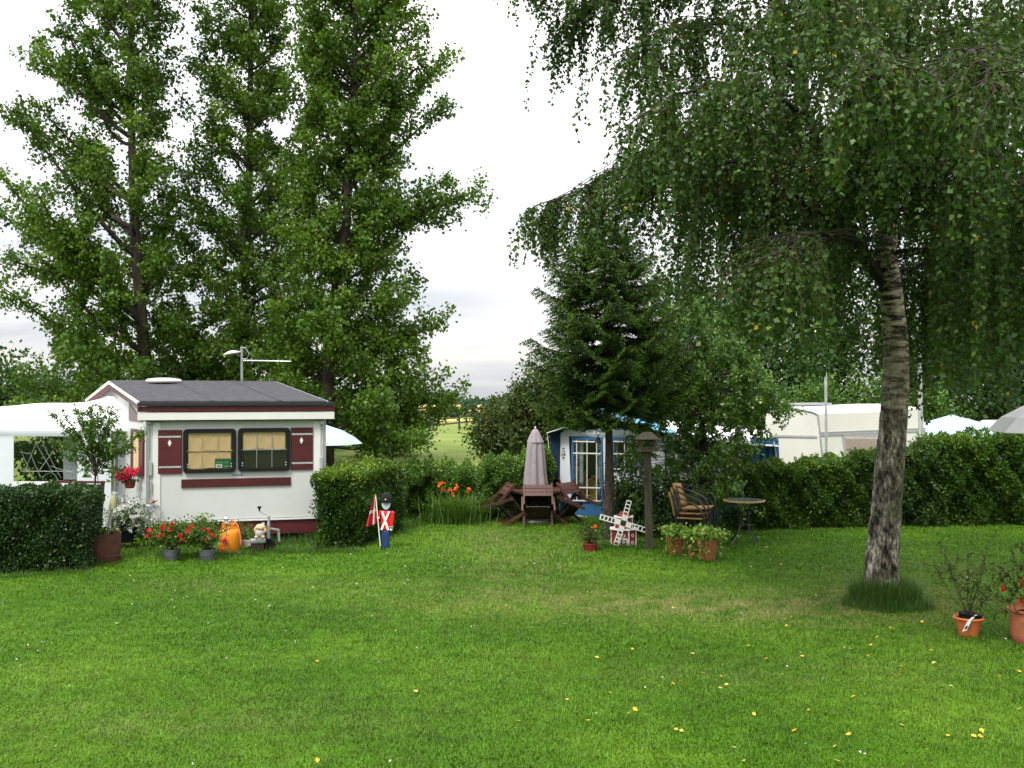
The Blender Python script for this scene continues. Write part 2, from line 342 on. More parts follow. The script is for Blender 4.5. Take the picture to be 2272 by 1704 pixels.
# ------------------------------------------------------------------ ground
def lawn_color(t, bright=1.0, rnd=None):
    """colour of the turf at a world position: fresh, tired and strawy patches"""
    L = t.links.new
    g = t.nodes.new('ShaderNodeNewGeometry'); pos = g.outputs['Position']
    n1 = t.nodes.new('ShaderNodeTexNoise'); n1.inputs['Scale'].default_value = .42; n1.inputs['Detail'].default_value = 6; n1.inputs['Roughness'].default_value = .6; L(pos, n1.inputs[0])
    n2 = t.nodes.new('ShaderNodeTexNoise'); n2.inputs['Scale'].default_value = 5.5; n2.inputs['Detail'].default_value = 5; L(pos, n2.inputs[0])
    r1 = ramp(t, [(.38, (.068*bright, .170*bright, .005*bright)), (.50, (.088*bright, .206*bright, .007*bright)), (.64, (.132*bright, .258*bright, .014*bright))]); L(n1.outputs[0], r1.inputs[0])
    ov = t.nodes.new('ShaderNodeMixRGB'); ov.blend_type = 'OVERLAY'; ov.inputs[0].default_value = .55; L(r1.outputs[0], ov.inputs[1]); L(n2.outputs[0], ov.inputs[2])
    col = ov.outputs[0]
    sx = t.nodes.new('ShaderNodeSeparateXYZ'); L(pos, sx.inputs[0])
    def math_(op, a, b=None):
        m = t.nodes.new('ShaderNodeMath'); m.operation = op
        for i, v in enumerate((a, b)):
            if v is None: continue
            if isinstance(v, (int, float)): m.inputs[i].default_value = v
            else: L(v, m.inputs[i])
        return m.outputs[0]
    acc = None
    for cx, cy, rx, ry, k in ((1.0, 11.6, 2.3, .9, 1.0), (3.0, 11.1, 1.8, .8, .8), (.15, 14.2, .9, 1.9, .7), (-.35, 16.6, .5, 1.6, .6), (-3.2, 12.6, 1.8, .5, .45), (4.6, 11.8, 1.3, 1.0, .8), (-2.2, 7.4, 1.6, .5, .35), (2.2, 8.6, 2.0, .5, .3), (1.1, 16.6, 1.5, .7, .4), (6.2, 13.6, 2.2, .6, .5)):
        ex = math_('POWER', math_('ABSOLUTE', math_('DIVIDE', math_('SUBTRACT', sx.outputs[0], cx), rx)), 2.0)
        ey = math_('POWER', math_('ABSOLUTE', math_('DIVIDE', math_('SUBTRACT', sx.outputs[1], cy), ry)), 2.0)
        v = math_('MULTIPLY', math_('POWER', 2.718, math_('MULTIPLY', math_('ADD', ex, ey), -1.0)), k)
        acc = v if acc is None else math_('ADD', acc, v)
    n3 = t.nodes.new('ShaderNodeTexNoise'); n3.inputs['Scale'].default_value = 2.4; n3.inputs['Detail'].default_value = 8; n3.inputs['Roughness'].default_value = .7; L(pos, n3.inputs[0])
    rr = t.nodes.new('ShaderNodeMapRange'); rr.inputs['From Min'].default_value = .38; rr.inputs['From Max'].default_value = .68; L(n3.outputs[0], rr.inputs[0])
    fac = math_('MULTIPLY', math_('MULTIPLY', acc, rr.outputs[0]), .85)
    fac = math_('MINIMUM', fac, .85)
    mx = t.nodes.new('ShaderNodeMixRGB'); L(fac, mx.inputs[0]); L(col, mx.inputs[1]); mx.inputs[2].default_value = (.30*bright, .30*bright, .10*bright, 1)
    return mx.outputs[0], pos, sx, math_
m, t, out = newmat('lawn_and_meadow'); L = t.links.new
colr, pos, sx, math_ = lawn_color(t, .74)
nf = t.nodes.new('ShaderNodeTexNoise'); nf.inputs['Scale'].default_value = 45; nf.inputs['Detail'].default_value = 6; L(pos, nf.inputs[0])
rf = ramp(t, [(.3, (.55, .55, .5)), (.7, (1.25, 1.25, 1.2))]); L(nf.outputs[0], rf.inputs[0])
ml = t.nodes.new('ShaderNodeMixRGB'); ml.blend_type = 'MULTIPLY'; ml.inputs[0].default_value = 1; L(colr, ml.inputs[1]); L(rf.outputs[0], ml.inputs[2])
nm = t.nodes.new('ShaderNodeTexNoise'); nm.inputs['Scale'].default_value = .35; nm.inputs['Detail'].default_value = 9; nm.inputs['Roughness'].default_value = .7; L(pos, nm.inputs[0])
rm = ramp(t, [(.30, (.10, .165, .03)), (.5, (.15, .20, .045)), (.68, (.21, .22, .085))]); L(nm.outputs[0], rm.inputs[0])
mr = t.nodes.new('ShaderNodeMapRange'); mr.inputs['From Min'].default_value = 19.5; mr.inputs['From Max'].default_value = 23; L(sx.outputs[1], mr.inputs[0])
mm = t.nodes.new('ShaderNodeMixRGB'); L(mr.outputs[0], mm.inputs[0]); L(ml.outputs[0], mm.inputs[1]); L(rm.outputs[0], mm.inputs[2])
b = t.nodes.new('ShaderNodeBsdfPrincipled'); b.inputs['Roughness'].default_value = .95; b.inputs['Specular IOR Level'].default_value = .1
L(mm.outputs[0], b.inputs['Base Color']); L(b.outputs[0], out.inputs[0])
bp = t.nodes.new('ShaderNodeBump'); bp.inputs['Strength'].default_value = .8; bp.inputs['Distance'].default_value = .03; L(nf.outputs[0], bp.inputs['Height']); L(bp.outputs[0], b.inputs['Normal'])
M['ground'] = m
def terrain(x, y):
    z = 0.0
    if y > 156: z -= (y - 156) * .055 if y < 600 else (24.4 + (y - 600) * .03)
    if y > 24: z += .12 * math.sin(x * .11 + 1) * math.sin(y * .07) * min(1, (y - 24) / 20)
    return z
ys = [-40, -10, 0] + [4 + i * .8 for i in range(25)] + [24 * 1.09 ** i for i in range(1, 62)]
vs = []; fs = []; NX = 49
for y in ys:
    half = max(40, y * 1.15 + 20)
    for i in range(NX):
        u = (i / (NX - 1) * 2 - 1); x = half * math.copysign(abs(u) ** 1.6, u)
        vs.append((x, y, terrain(x, y)))
for j in range(len(ys) - 1):
    for i in range(NX - 1):
        a = j * NX + i; fs.append((a, a + 1, a + NX + 1, a + NX))
me = bpy.data.meshes.new('ground'); me.from_pydata(vs, [], fs)
me.polygons.foreach_set('use_smooth', [True] * len(fs))
g = link_mesh('ground', me, M['ground']); tag(g, kind='structure')

# wheat field on the rise, darker tramlines are gaps between the standing crop
M['wheat'] = solid('ripe_wheat', (.62, .40, .14), .95, .12, .12, .3, 3)
M['stubble'] = solid('dry_verge_grass', (.40, .33, .10), .95, .2, .4, .3, 3)
def sheet(name, x0, x1, y0, y1, h, mat, cuts=None):
    mb = MB()
    if cuts is None: mb.box(((x0 + x1) / 2, (y0 + y1) / 2, h / 2 - .15), (x1 - x0, y1 - y0, h + .3))
    else:
        xs = [x0] + cuts + [x1]
        for a, b in zip(xs[:-1], xs[1:]): mb.slab((a, y0, -.15), (b - a - .5, 0, 0), (6, y1 - y0, 0), (0, 0, h + .3))
    o = mb.build(name, mat); tag(o, kind='structure'); return o
sheet('wheat_field', -70, 16, 103, 154, .35, M['wheat'], [-30, -14, -9.5, -5.2, 10])
sheet('dry_verge', -50, 12, 80, 86, .12, M['stubble'])

# ------------------------------------------------------------------ mown grass (instanced tufts) and rough grass
def grass_mat(name, bright, straw=.06, k=(.82, 1.15)):
    m, t, out = newmat(name); L = t.links.new
    c, pos, sx, math_ = lawn_color(t, bright)
    a = t.nodes.new('ShaderNodeAttribute'); a.attribute_name = 'tint'
    r = ramp(t, [(0, (k[0],) * 3), (.9, (k[1],) * 3), (1, (1.6, 1.45, 1.6))]); L(a.outputs['Fac'], r.inputs[0])
    mu = t.nodes.new('ShaderNodeMixRGB'); mu.blend_type = 'MULTIPLY'; mu.inputs[0].default_value = 1; L(c, mu.inputs[1]); L(r.outputs[0], mu.inputs[2])
    b = t.nodes.new('ShaderNodeBsdfPrincipled'); b.inputs['Roughness'].default_value = .5; b.inputs['Specular IOR Level'].default_value = .3; L(mu.outputs[0], b.inputs['Base Color'])
    tr = t.nodes.new('ShaderNodeBsdfTranslucent'); L(mu.outputs[0], tr.inputs[0])
    mx = t.nodes.new('ShaderNodeMixShader'); mx.inputs[0].default_value = .3; L(b.outputs[0], mx.inputs[1]); L(tr.outputs[0], mx.inputs[2]); L(mx.outputs[0], out.inputs[0])
    return m
M['grass'] = grass_mat('mown_grass_blades', .97)
M['rough'] = leafmat('rough_grass_blade', [(0, (.020, .065, .010)), (.6, (.05, .12, .018)), (.93, (.10, .19, .04)), (1, (.30, .26, .12))], .3, .5, .3)
def blade_verts(rng, P, h, w, lean, az=None):
    n = len(P); az = rng.random(n) * 2 * np.pi if az is None else az
    d = np.stack([np.cos(az), np.sin(az), np.zeros(n)], 1); s = np.stack([-np.sin(az), np.cos(az), np.zeros(n)], 1)
    h = h[:, None]; w = w[:, None] if hasattr(w, '__len__') else w; ln = lean[:, None]
    up = np.array([[0, 0, 1.0]])
    a = P - s * w / 2; b = P + s * w / 2
    mid = P + up * h * .6 + d * ln * h * .35
    tip = P + up * h * (1 - .25 * ln) + d * ln * h
    m1, m2 = mid + s * w * .38, mid - s * w * .38
    return np.stack([a, b, m1, m2, m2, m1, tip + s * w * .04, tip - s * w * .04], 1)
def blades_obj(name, V5, tint, mat):
    V = V5.reshape(-1, 3); return mesh_np(name, V, 4, np.repeat(tint, 2))
src = bpy.data.collections.new('tuft_sources')
for k in range(5):
    rng = np.random.default_rng(100 + k); n = 60
    r = np.sqrt(rng.random(n)) * .075; a = rng.random(n) * 6.283
    P = np.stack([r * np.cos(a), r * np.sin(a), np.full(n, -.004)], 1)
    V = blade_verts(rng, P, .018 + .026 * rng.random(n) ** 1.4, .0042 + .002 * rng.random(n), .2 + .9 * rng.random(n))
    me = blades_obj('grass_tuft', V, rng.random(n), None); me.materials.append(M['grass'])
    o = bpy.data.objects.new('grass_tuft', me); src.objects.link(o)
rng = np.random.default_rng(5); pts = []
for y0, y1, s, sc in ((6.0, 9.2, .058, 1.0), (9.2, 13.2, .078, 1.15), (13.2, 22.5, .125, 1.5)):
    for y in np.arange(y0, y1, s):
        half = y * .53 + .5; xs = np.arange(-half, half, s)
        p = np.stack([xs, np.full(len(xs), y), np.zeros(len(xs)), np.full(len(xs), sc)], 1)
        p[:, :2] += rng.uniform(-s * .5, s * .5, (len(xs), 2)); pts.append(p)
pts = np.concatenate(pts)
lump = .5 + .5 * np.sin(pts[:, 0] * 2.1 + 1.3 * np.sin(pts[:, 1] * 1.7)) * np.sin(pts[:, 1] * 2.6 + pts[:, 0])
me = bpy.data.meshes.new('mown_grass'); me.vertices.add(len(pts)); me.vertices.foreach_set('co', pts[:, :3].astype(np.float32).ravel())
at = me.attributes.new('sc', 'FLOAT', 'POINT'); at.data.foreach_set('value', (pts[:, 3] * (.75 + .35 * lump + .25 * rng.random(len(pts)))).astype(np.float32))
at = me.attributes.new('rz', 'FLOAT', 'POINT'); at.data.foreach_set('value', (rng.random(len(pts)) * 6.283).astype(np.float32))
lawn = link_mesh('mown_grass', me, None); tag(lawn, 'short mown green lawn grass', 'grass', kind='stuff')
ng = bpy.data.node_groups.new('scatter_grass', 'GeometryNodeTree')
ng.interface.new_socket('Geometry', in_out='INPUT', socket_type='NodeSocketGeometry'); ng.interface.new_socket('Geometry', in_out='OUTPUT', socket_type='NodeSocketGeometry')
gi = ng.nodes.new('NodeGroupInput'); go = ng.nodes.new('NodeGroupOutput')
ci = ng.nodes.new('GeometryNodeCollectionInfo'); ci.inputs['Collection'].default_value = src; ci.inputs['Separate Children'].default_value = True; ci.inputs['Reset Children'].default_value = True
ip = ng.nodes.new('GeometryNodeInstanceOnPoints'); ip.inputs['Pick Instance'].default_value = True
m2p = ng.nodes.new('GeometryNodeMeshToPoints')
def named(n):
    a = ng.nodes.new('GeometryNodeInputNamedAttribute'); a.data_type = 'FLOAT'; a.inputs['Name'].default_value = n
    return [s for s in a.outputs if s.name == 'Attribute' and s.enabled][0]
cx = ng.nodes.new('ShaderNodeCombineXYZ'); ng.links.new(named('rz'), cx.inputs[2])
ng.links.new(gi.outputs[0], m2p.inputs[0]); ng.links.new(m2p.outputs[0], ip.inputs['Points']); ng.links.new(ci.outputs[0], ip.inputs['Instance'])
ng.links.new(cx.outputs[0], ip.inputs['Rotation']); ng.links.new(named('sc'), ip.inputs['Scale']); ng.links.new(ip.outputs[0], go.inputs[0])
md = lawn.modifiers.new('scatter', 'NODES'); md.node_group = ng

def rough_grass(name, spots, label, seed):
    """spots: (x, y, rx, ry, count, hmin, hmax)"""
    rng = np.random.default_rng(seed); Vs = []; T = []
    for x, y, rx, ry, n, h0, h1 in spots:
        r = np.sqrt(rng.random(n)); a = rng.random(n) * 6.283
        P = np.stack([x + r * rx * np.cos(a), y + r * ry * np.sin(a), np.full(n, -.01)], 1)
        h = h0 + (h1 - h0) * rng.random(n) ** 1.3
        h *= 1.1 - .45 * r
        az = a + rng.normal(size=n) * 1.5
        Vs.append(blade_verts(rng, P, h, .0026 + .002 * rng.random(n), .1 + .75 * rng.random(n) ** 2, az)); T.append(rng.random(n))
    V = np.concatenate(Vs); T = np.concatenate(T)
    me = blades_obj(name, V, T, None); o = link_mesh(name, me, M['rough']); return tag(o, label, 'grass', kind='stuff')

# ------------------------------------------------------------------ trees
def tube_np(mb, pts, r, n=5): mb.tube(pts, r, n, caps=False)
def lerp_path(P, t):
    k = t * (len(P) - 1); i = min(int(k), len(P) - 2); return P[i].lerp(P[i + 1], k - i)
def trunk_at(P, z):
    for a, b in zip(P[:-1], P[1:]):
        if a.z <= z <= b.z: return a.lerp(b, (z - a.z) / (b.z - a.z + 1e-6))
    return P[-1].copy() if z > P[-1].z else P[0].copy()
def smooth_path(P, n=4):
    out = []
    for i in range(len(P) - 1):
        p0 = P[max(i-1, 0)]; p1 = P[i]; p2 = P[i+1]; p3 = P[min(i+2, len(P)-1)]
        for k in range(n):
            t = k / n
            out.append(.5 * ((2*p1) + (p2-p0)*t + (2*p0-5*p1+4*p2-p3)*t*t + (3*p1-p0-3*p2+p3)*t*t*t))
    out.append(P[-1]); return out
class Fol:                                # collects leaf bases, directions, tints
    def __init__(s): s.P = []; s.D = []; s.T = []
    def put(s, P, D, T): s.P.append(P); s.D.append(D); s.T.append(T)
    def obj(s, rng, name, mat, size, parent, origin, width=.72, up=.6, label=None):
        P = np.concatenate(s.P); D = np.concatenate(s.D); T = np.clip(np.concatenate(s.T), 0, 1)
        return leaf_obj(name, leaves(rng, P, D, size, width, up), T, mat, parent, origin, label=label)
def rnd_dir(R):
    while True:
        v = Vector((R.uniform(-1, 1), R.uniform(-1, 1), R.uniform(-1, 1)))
        if .1 < v.length < 1: return v.normalized()

def poplar(seed, trunk, r0, r1, env, nl, zlo, zhi, label, lsz=.125, dens=86, extra=()):
    R = random.Random(seed); rng = np.random.default_rng(seed)
    T = smooth_path([Vector(p) for p in trunk], 3); k = len(T)
    root = empty('poplar_tree', (T[0].x, T[0].y, 0), label, 'tree', 'tall poplars behind the caravan')
    MB().tube(T, [r0 + (r1 - r0) * (i / (k - 1)) ** .8 for i in range(k)], 14).build('trunk', M['bark_poplar'], root, smooth=True)
    br = MB(); fo = Fol(); limbs = []
    for i in range(nl):
        zt = zlo + (zhi - zlo) * ((i + R.random()) / nl) ** .92; az = i * 2.399 + R.uniform(-.4, .4)
        r = env(zt, az) * R.uniform(.62, 1.02); e = math.radians(R.uniform(22, 52)) if zt > 5 else math.radians(R.uniform(12, 35))
        z0 = max(zlo * .5 + .4, zt - r * math.tan(e))
        limbs.append((z0, zt, az, r, 1.0))
    for ex in extra: limbs.append(ex)
    for z0, zt, az, r, dd in limbs:
        b = trunk_at(T, z0); tip = trunk_at(T, zt); tip = Vector((tip.x + r * math.cos(az), tip.y + r * math.sin(az), zt))
        n = 7; path = []
        perp = Vector((-math.sin(az), math.cos(az), 0)); w1 = R.uniform(-.45, .45); w2 = R.uniform(-.5, .7)
        for j in range(n + 1):
            t_ = j / n; p = b.lerp(tip, t_); p.z = b.z + (tip.z - b.z) * t_ ** (1.25 if zt - z0 > r * .5 else .8)
            p += perp * math.sin(t_ * 3.1) * w1 * r * .4 + Vector((0, 0, math.sin(t_ * 5) * w2 * .3)); path.append(p)
        Ln = sum((a - c).length for a, c in zip(path, path[1:]))
        rr = .018 + .016 * Ln; tube_np(br, path, [rr * (1 - .85 * j / n) for j in range(n + 1)], 5)
        ns = max(4, int(Ln * 4.5 * dd)); lt = R.uniform(-.22, .22)
        for q in range(ns):
            t_ = .33 + .67 * (q + R.random()) / ns; p = lerp_path(path, t_)
            tan = (lerp_path(path, min(1, t_ + .05)) - lerp_path(path, t_ - .05)).normalized()
            d = (tan * .5 + rnd_dir(R) * 1.1 + Vector((0, 0, .2))).normalized()
            ls = R.uniform(.35, 1.10) * (1.2 - .5 * t_) * (1 if zt > 5 else 1.15)
            p2 = p + d * ls; br.tube([p, p2], [.009, .003], 3, caps=False)
            m_ = int(ls * dens * .92 * R.uniform(.55, 1.4)) + 6
            tt = rng.random(m_) ** .8; P = np.array(p)[None] + np.array(d)[None] * (ls * tt)[:, None] + rng.normal(size=(m_, 3)) * .095 * (1 + ls * .5)
            D = rng.normal(size=(m_, 3)) + np.array([[0, 0, -.35]]); 
            fo.put(P, D, .42 + lt + R.uniform(-.2, .2) + rng.normal(size=m_) * .20)
    o = br.build('branches', M['bark_poplar'], root, kind='stuff')
    fo.obj(rng, 'crown', M['l_poplar'], lsz, root, (T[0].x, T[0].y, 0), .8, .5)
    return root
def prof(tbl, Y, xt):
    """table of (py, half width in px) -> radius in metres by height"""
    tb = sorted([(W(xt, py, Y).z, w * Y / F) for py, w in tbl])
    zs = [a for a, _ in tb]; ws = [b for _, b in tb]
    return lambda z: float(np.interp(z, zs, ws))
def env2(left, right):
    def f(z, az):
        c = math.cos(az); l, r = left(z), right(z)
        side = r if c > 0 else l; mid = (l + r) / 2
        return side * abs(c) + mid * (1 - abs(c))
    return f
YA, YB, YC = 34, 36, 33
poplar(11, [W(332, 1011+0, YA), W(326, 840, YA), W(305, 600, YA), W(295, 400, YA), W(290, 150, YA), W(291, -150, YA), W(295, -330, YA)], .27, .04,
       env2(prof([(1020, 260), (900, 310), (800, 300), (700, 265), (560, 300), (470, 300), (300, 275), (200, 260), (0, 190), (-150, 110), (-330, 25)], YA, 300),
            prof([(1020, 200), (900, 200), (700, 175), (560, 160), (400, 110), (270, 60), (150, 80), (0, 105), (-150, 80), (-330, 20)], YA, 300)),
       110, .8, W(290, -330, YA).z, 'leftmost tall poplar with wide gaps in its crown', extra=[(W(0, 700, YA).z, W(0, 560, YA).z, 3.14, 4.5, 1.2), (W(0, 450, YA).z, W(0, 225, YA).z, 3.0, 4.3, 1.0), (W(0, 620, YA).z, W(0, 480, YA).z, 3.3, 4.6, 1.0)])
poplar(23, [W(545, 1000, YB), W(543, 760, YB), W(545, 600, YB), W(553, 400, YB), W(556, 150, YB), W(560, -120, YB), W(565, -300, YB)], .24, .04,
       env2(prof([(1000, 240), (850, 240), (700, 215), (500, 195), (300, 135), (100, 140), (-100, 100), (-300, 20)], YB, 550),
            prof([(1000, 150), (700, 140), (400, 140), (100, 110), (-100, 80), (-300, 20)], YB, 550)),
       122, .8, W(560, -300, YB).z, 'middle of the three tall poplars, narrow crown')
poplar(37, [W(724, 1030, YC), W(727, 815, YC), W(745, 650, YC), W(768, 500, YC), W(775, 330, YC), W(786, 180, YC), W(792, -60, YC), W(800, -300, YC)], .26, .04,
       env2(prof([(1020, 170), (800, 160), (600, 150), (400, 150), (200, 155), (0, 140), (-150, 90), (-300, 20)], YC, 770),
            prof([(1020, 220), (970, 290), (880, 310), (830, 265), (770, 205), (700, 250), (640, 225), (560, 175), (490, 130), (455, 120), (330, 150), (260, 150), (200, 115), (120, 200), (50, 180), (-100, 130), (-300, 20)], YC, 770)),
       158, .6, W(790, -300, YC).z, 'right hand tall poplar with a long branch reaching right', dens=88,
       extra=[(W(0, 560, YC).z, W(0, 425, YC).z, .05, 4.3, 1.3), (W(0, 540, YC).z, W(0, 400, YC).z, -.25, 3.4, 1.2), (W(0, 560, YC).z, W(0, 455, YC).z, .25, 3.2, .9), (W(0, 320, YC).z, W(0, 120, YC).z, .1, 3.1, 1.1), (W(0, 380, YC).z, W(0, 240, YC).z, -.1, 3.2, 1.1),
              (W(0, 840, YC).z, W(0, 700, YC).z, 0, 3.6, 1.3), (W(0, 960, YC).z, W(0, 880, YC).z, .1, 4.1, 1.3), (W(0, 900, YC).z, W(0, 830, YC).z, -.2, 3.9, 1.1)])

def crown_tree(name, seed, x, y, z0, z1, rx, ry, n, lsz, mat, label, cat='tree', group=None, trunk_r=.12, clumps=60, csz=.17, trunk=True, th=None, up=.5, barkm='bark_dark', lean=0):
    R = random.Random(seed); rng = np.random.default_rng(seed)
    root = empty(name, (x, y, terrain(x, y)), label, cat, group)
    zc = (z0 + z1) / 2; rz = (z1 - z0) / 2
    base = Vector((x, y, terrain(x, y))); top = Vector((x + lean, y, zc + rz * .6))
    if trunk:
        mid = base.lerp(top, .5) + Vector((R.uniform(-.1, .1) * rx, 0, 0)); P = smooth_path([base, mid, top], 3)
        MB().tube(P, [trunk_r * (1 - .8 * i / (len(P) - 1)) for i in range(len(P))], 8).build('trunk', M[barkm], root, smooth=True)
    br = MB(); fo = Fol(); per = n // clumps
    for i in range(clumps):
        d = rnd_dir(R); s = R.random() ** .33 * .9
        c = Vector((x + lean * .6 + d.x * rx * s, y + d.y * ry * s, zc + d.z * rz * s))
        if c.z < base.z + .15: c.z = base.z + .15 + R.random() * .3
        b = base.lerp(top, max(.1, min(.95, (c.z - base.z) / (top.z - base.z + .01) - .25)))
        br.tube([b, b.lerp(c, .5) + Vector((0, 0, .05 * rz)), c], [trunk_r * .3, trunk_r * .18, .006], 4, caps=False)
        m_ = int(per * R.uniform(.6, 1.4)); cs = csz * R.uniform(.6, 1.35)
        g_ = rng.normal(size=(m_, 3)); P = np.array(c)[None] + g_ * np.array([[rx * cs, ry * cs, rz * cs * .8]])
        P[:, 2] = np.maximum(P[:, 2], base.z + .02)
        D = g_ * .6 + rng.normal(size=(m_, 3)); fo.put(P, D, .40 + R.uniform(-.22, .25) + rng.normal(size=m_) * .2)
    br.build('branches', M[barkm], root, kind='stuff')
    fo.obj(rng, 'crown', mat, lsz, root, (x, y, terrain(x, y)), .75, up)
    return root
def ct_px(name, seed, px0, px1, pyt, Y, n, lsz, mat, label, pyb=None, **k):
    a = W(px0, pyt, Y); b = W(px1, pyt, Y); x = (a.x + b.x) / 2
    z0 = max(.1, W(px0, pyb, Y).z) if pyb else .1
    return crown_tree(name, seed, x, Y, z0, a.z, (b.x - a.x) / 2, (b.x - a.x) / 2 * k.pop('dep', .8), n, lsz, M[mat], label, **k)
# wood edge and bushes behind the poplars, left
ct_px('bushy_tree', 51, -150, 130, 765, 46, 6000, .20, 'l_back', 'grey green tree at the far left behind the poplars', group='trees behind the poplars')
ct_px('bushy_tree', 52, 60, 330, 800, 44, 6000, .18, 'l_back', 'low tree between the left edge and the leftmost poplar', group='trees behind the poplars')
ct_px('bushy_tree', 53, 330, 560, 850, 44, 5000, .18, 'l_back', 'low bush seen under the middle poplar over the caravan roof', group='trees behind the poplars')
ct_px('bushy_tree', 54, 540, 800, 850, 42, 6000, .17, 'l_back', 'low bush behind the right hand poplar', group='trees behind the poplars')
ct_px('bushy_tree', 55, 760, 960, 880, 38, 6000, .13, 'l_back', 'bush at the foot of the right hand poplar beside the meadow', group='trees behind the poplars')
# hawthorn and its neighbours behind the folded parasol
ct_px('hawthorn_tree', 61, 1035, 1190, 880, 27, 7500, .085, 'l_haw', 'brownish hawthorn beside the meadow gap', pyb=1030, clumps=80)
ct_px('hawthorn_tree', 62, 1120, 1260, 800, 25, 9000, .085, 'l_haw', 'taller hawthorn between the meadow gap and the spruce', pyb=1040, clumps=90)
ct_px('bushy_tree', 63, 1230, 1420, 760, 25, 6000, .10, 'l_back', 'dark tree behind the spruce and the blue awning')
ct_px('bushy_tree', 56, 290, 430, 790, 41, 5000, .16, 'l_back', 'bush behind the caravan roof vent and leftmost poplar trunk', group='trees behind the poplars')
# dark wood behind the white caravans
for i, (a, b, c, Y, nn, mt, lb) in enumerate((
    (1380, 1640, 600, 34, 9000, 'l_back', 'dark tree behind the leafy shrub, left end of the wood'),
    (1560, 1820, 560, 33, 10000, 'l_back', 'tree behind the flagpole, dark crown above the white caravan'),
    (1740, 1960, 520, 36, 9000, 'l_back', 'tree left of the birch trunk behind the white caravan'),
    (1930, 2150, 640, 35, 8000, 'l_back', 'tree right of the birch trunk behind the tall pole'),
    (2080, 2330, 560, 32, 9000, 'l_back', 'tree behind the pale blue tent'),
    (2200, 2480, 480, 28, 9000, 'l_hedge_dark', 'very dark tree at the right edge above the tall hedge'))):
    ct_px('broadleaf_tree', 70 + i, a, b, c, Y, nn, .15, mt, lb, group='trees behind the white caravans', clumps=80, trunk_r=.2)
for i, (a, b, c, Y, mt, lb) in enumerate((
    (1740, 1900, 830, 29, 'l_bright', 'bright green bush behind the roof vent of the white caravan'),
    (1880, 2010, 815, 29, 'l_bright', 'bright green bush behind the birch trunk'),
    (1990, 2130, 850, 28, 'l_bright', 'yellowish bush behind the pale blue tent roof'))):
    ct_px('round_bush', 90 + i, a, b, c, Y, 6000, .09, mt, lb, cat='bush', group='bright bushes behind the white caravans', clumps=60, trunk=False)
# distance: hedgerow bushes in the wheat gap and the wood on the skyline
for i, (px, Y, w, h) in enumerate(((1008, 97, 2.6, 1.0), (1038, 97, 2.1, 1.3), (1090, 97, 3, 1.2), (975, 97, 2.5, 1.1))):
    p = G(px, 925); crown_tree('field_bush', 130 + i, W(px, 900, Y).x, Y, 0, h, w / 2, w / 2, 500, .3, M['l_far'],
        ['round bush on the wheat field edge left of the small one', 'round bush on the wheat field edge behind the fence rail', 'bush on the wheat field edge behind the hawthorn', 'bush on the wheat field edge beside the poplar'][i], 'bush', 'bushes on the wheat field edge', trunk=False, clumps=14)
rw = random.Random(4); mbw = Fol(); rngw = np.random.default_rng(8)
for i in range(70):
    Y = rw.uniform(186, 215); x = rw.uniform(-75, 65); zt = W(0, rw.uniform(881, 892), Y).z; zb = terrain(x, Y)
    rr = rw.uniform(2.5, 4); m_ = 260; g_ = rngw.normal(size=(m_, 3)); g_ /= np.linalg.norm(g_, axis=1, keepdims=True)
    P = np.array([[x, Y, (zt + zb) / 2 ]]) + g_ * np.array([[rr, rr, (zt - zb) / 2]]) ; mbw.put(P, rngw.normal(size=(m_, 3)), rngw.random(m_))
o = mbw.obj(rngw, 'distant_wood', M['l_far'], 1.3, None, (0, 200, 0)); tag(o, 'hazy dark wood on the skyline beyond the wheat', 'wood')

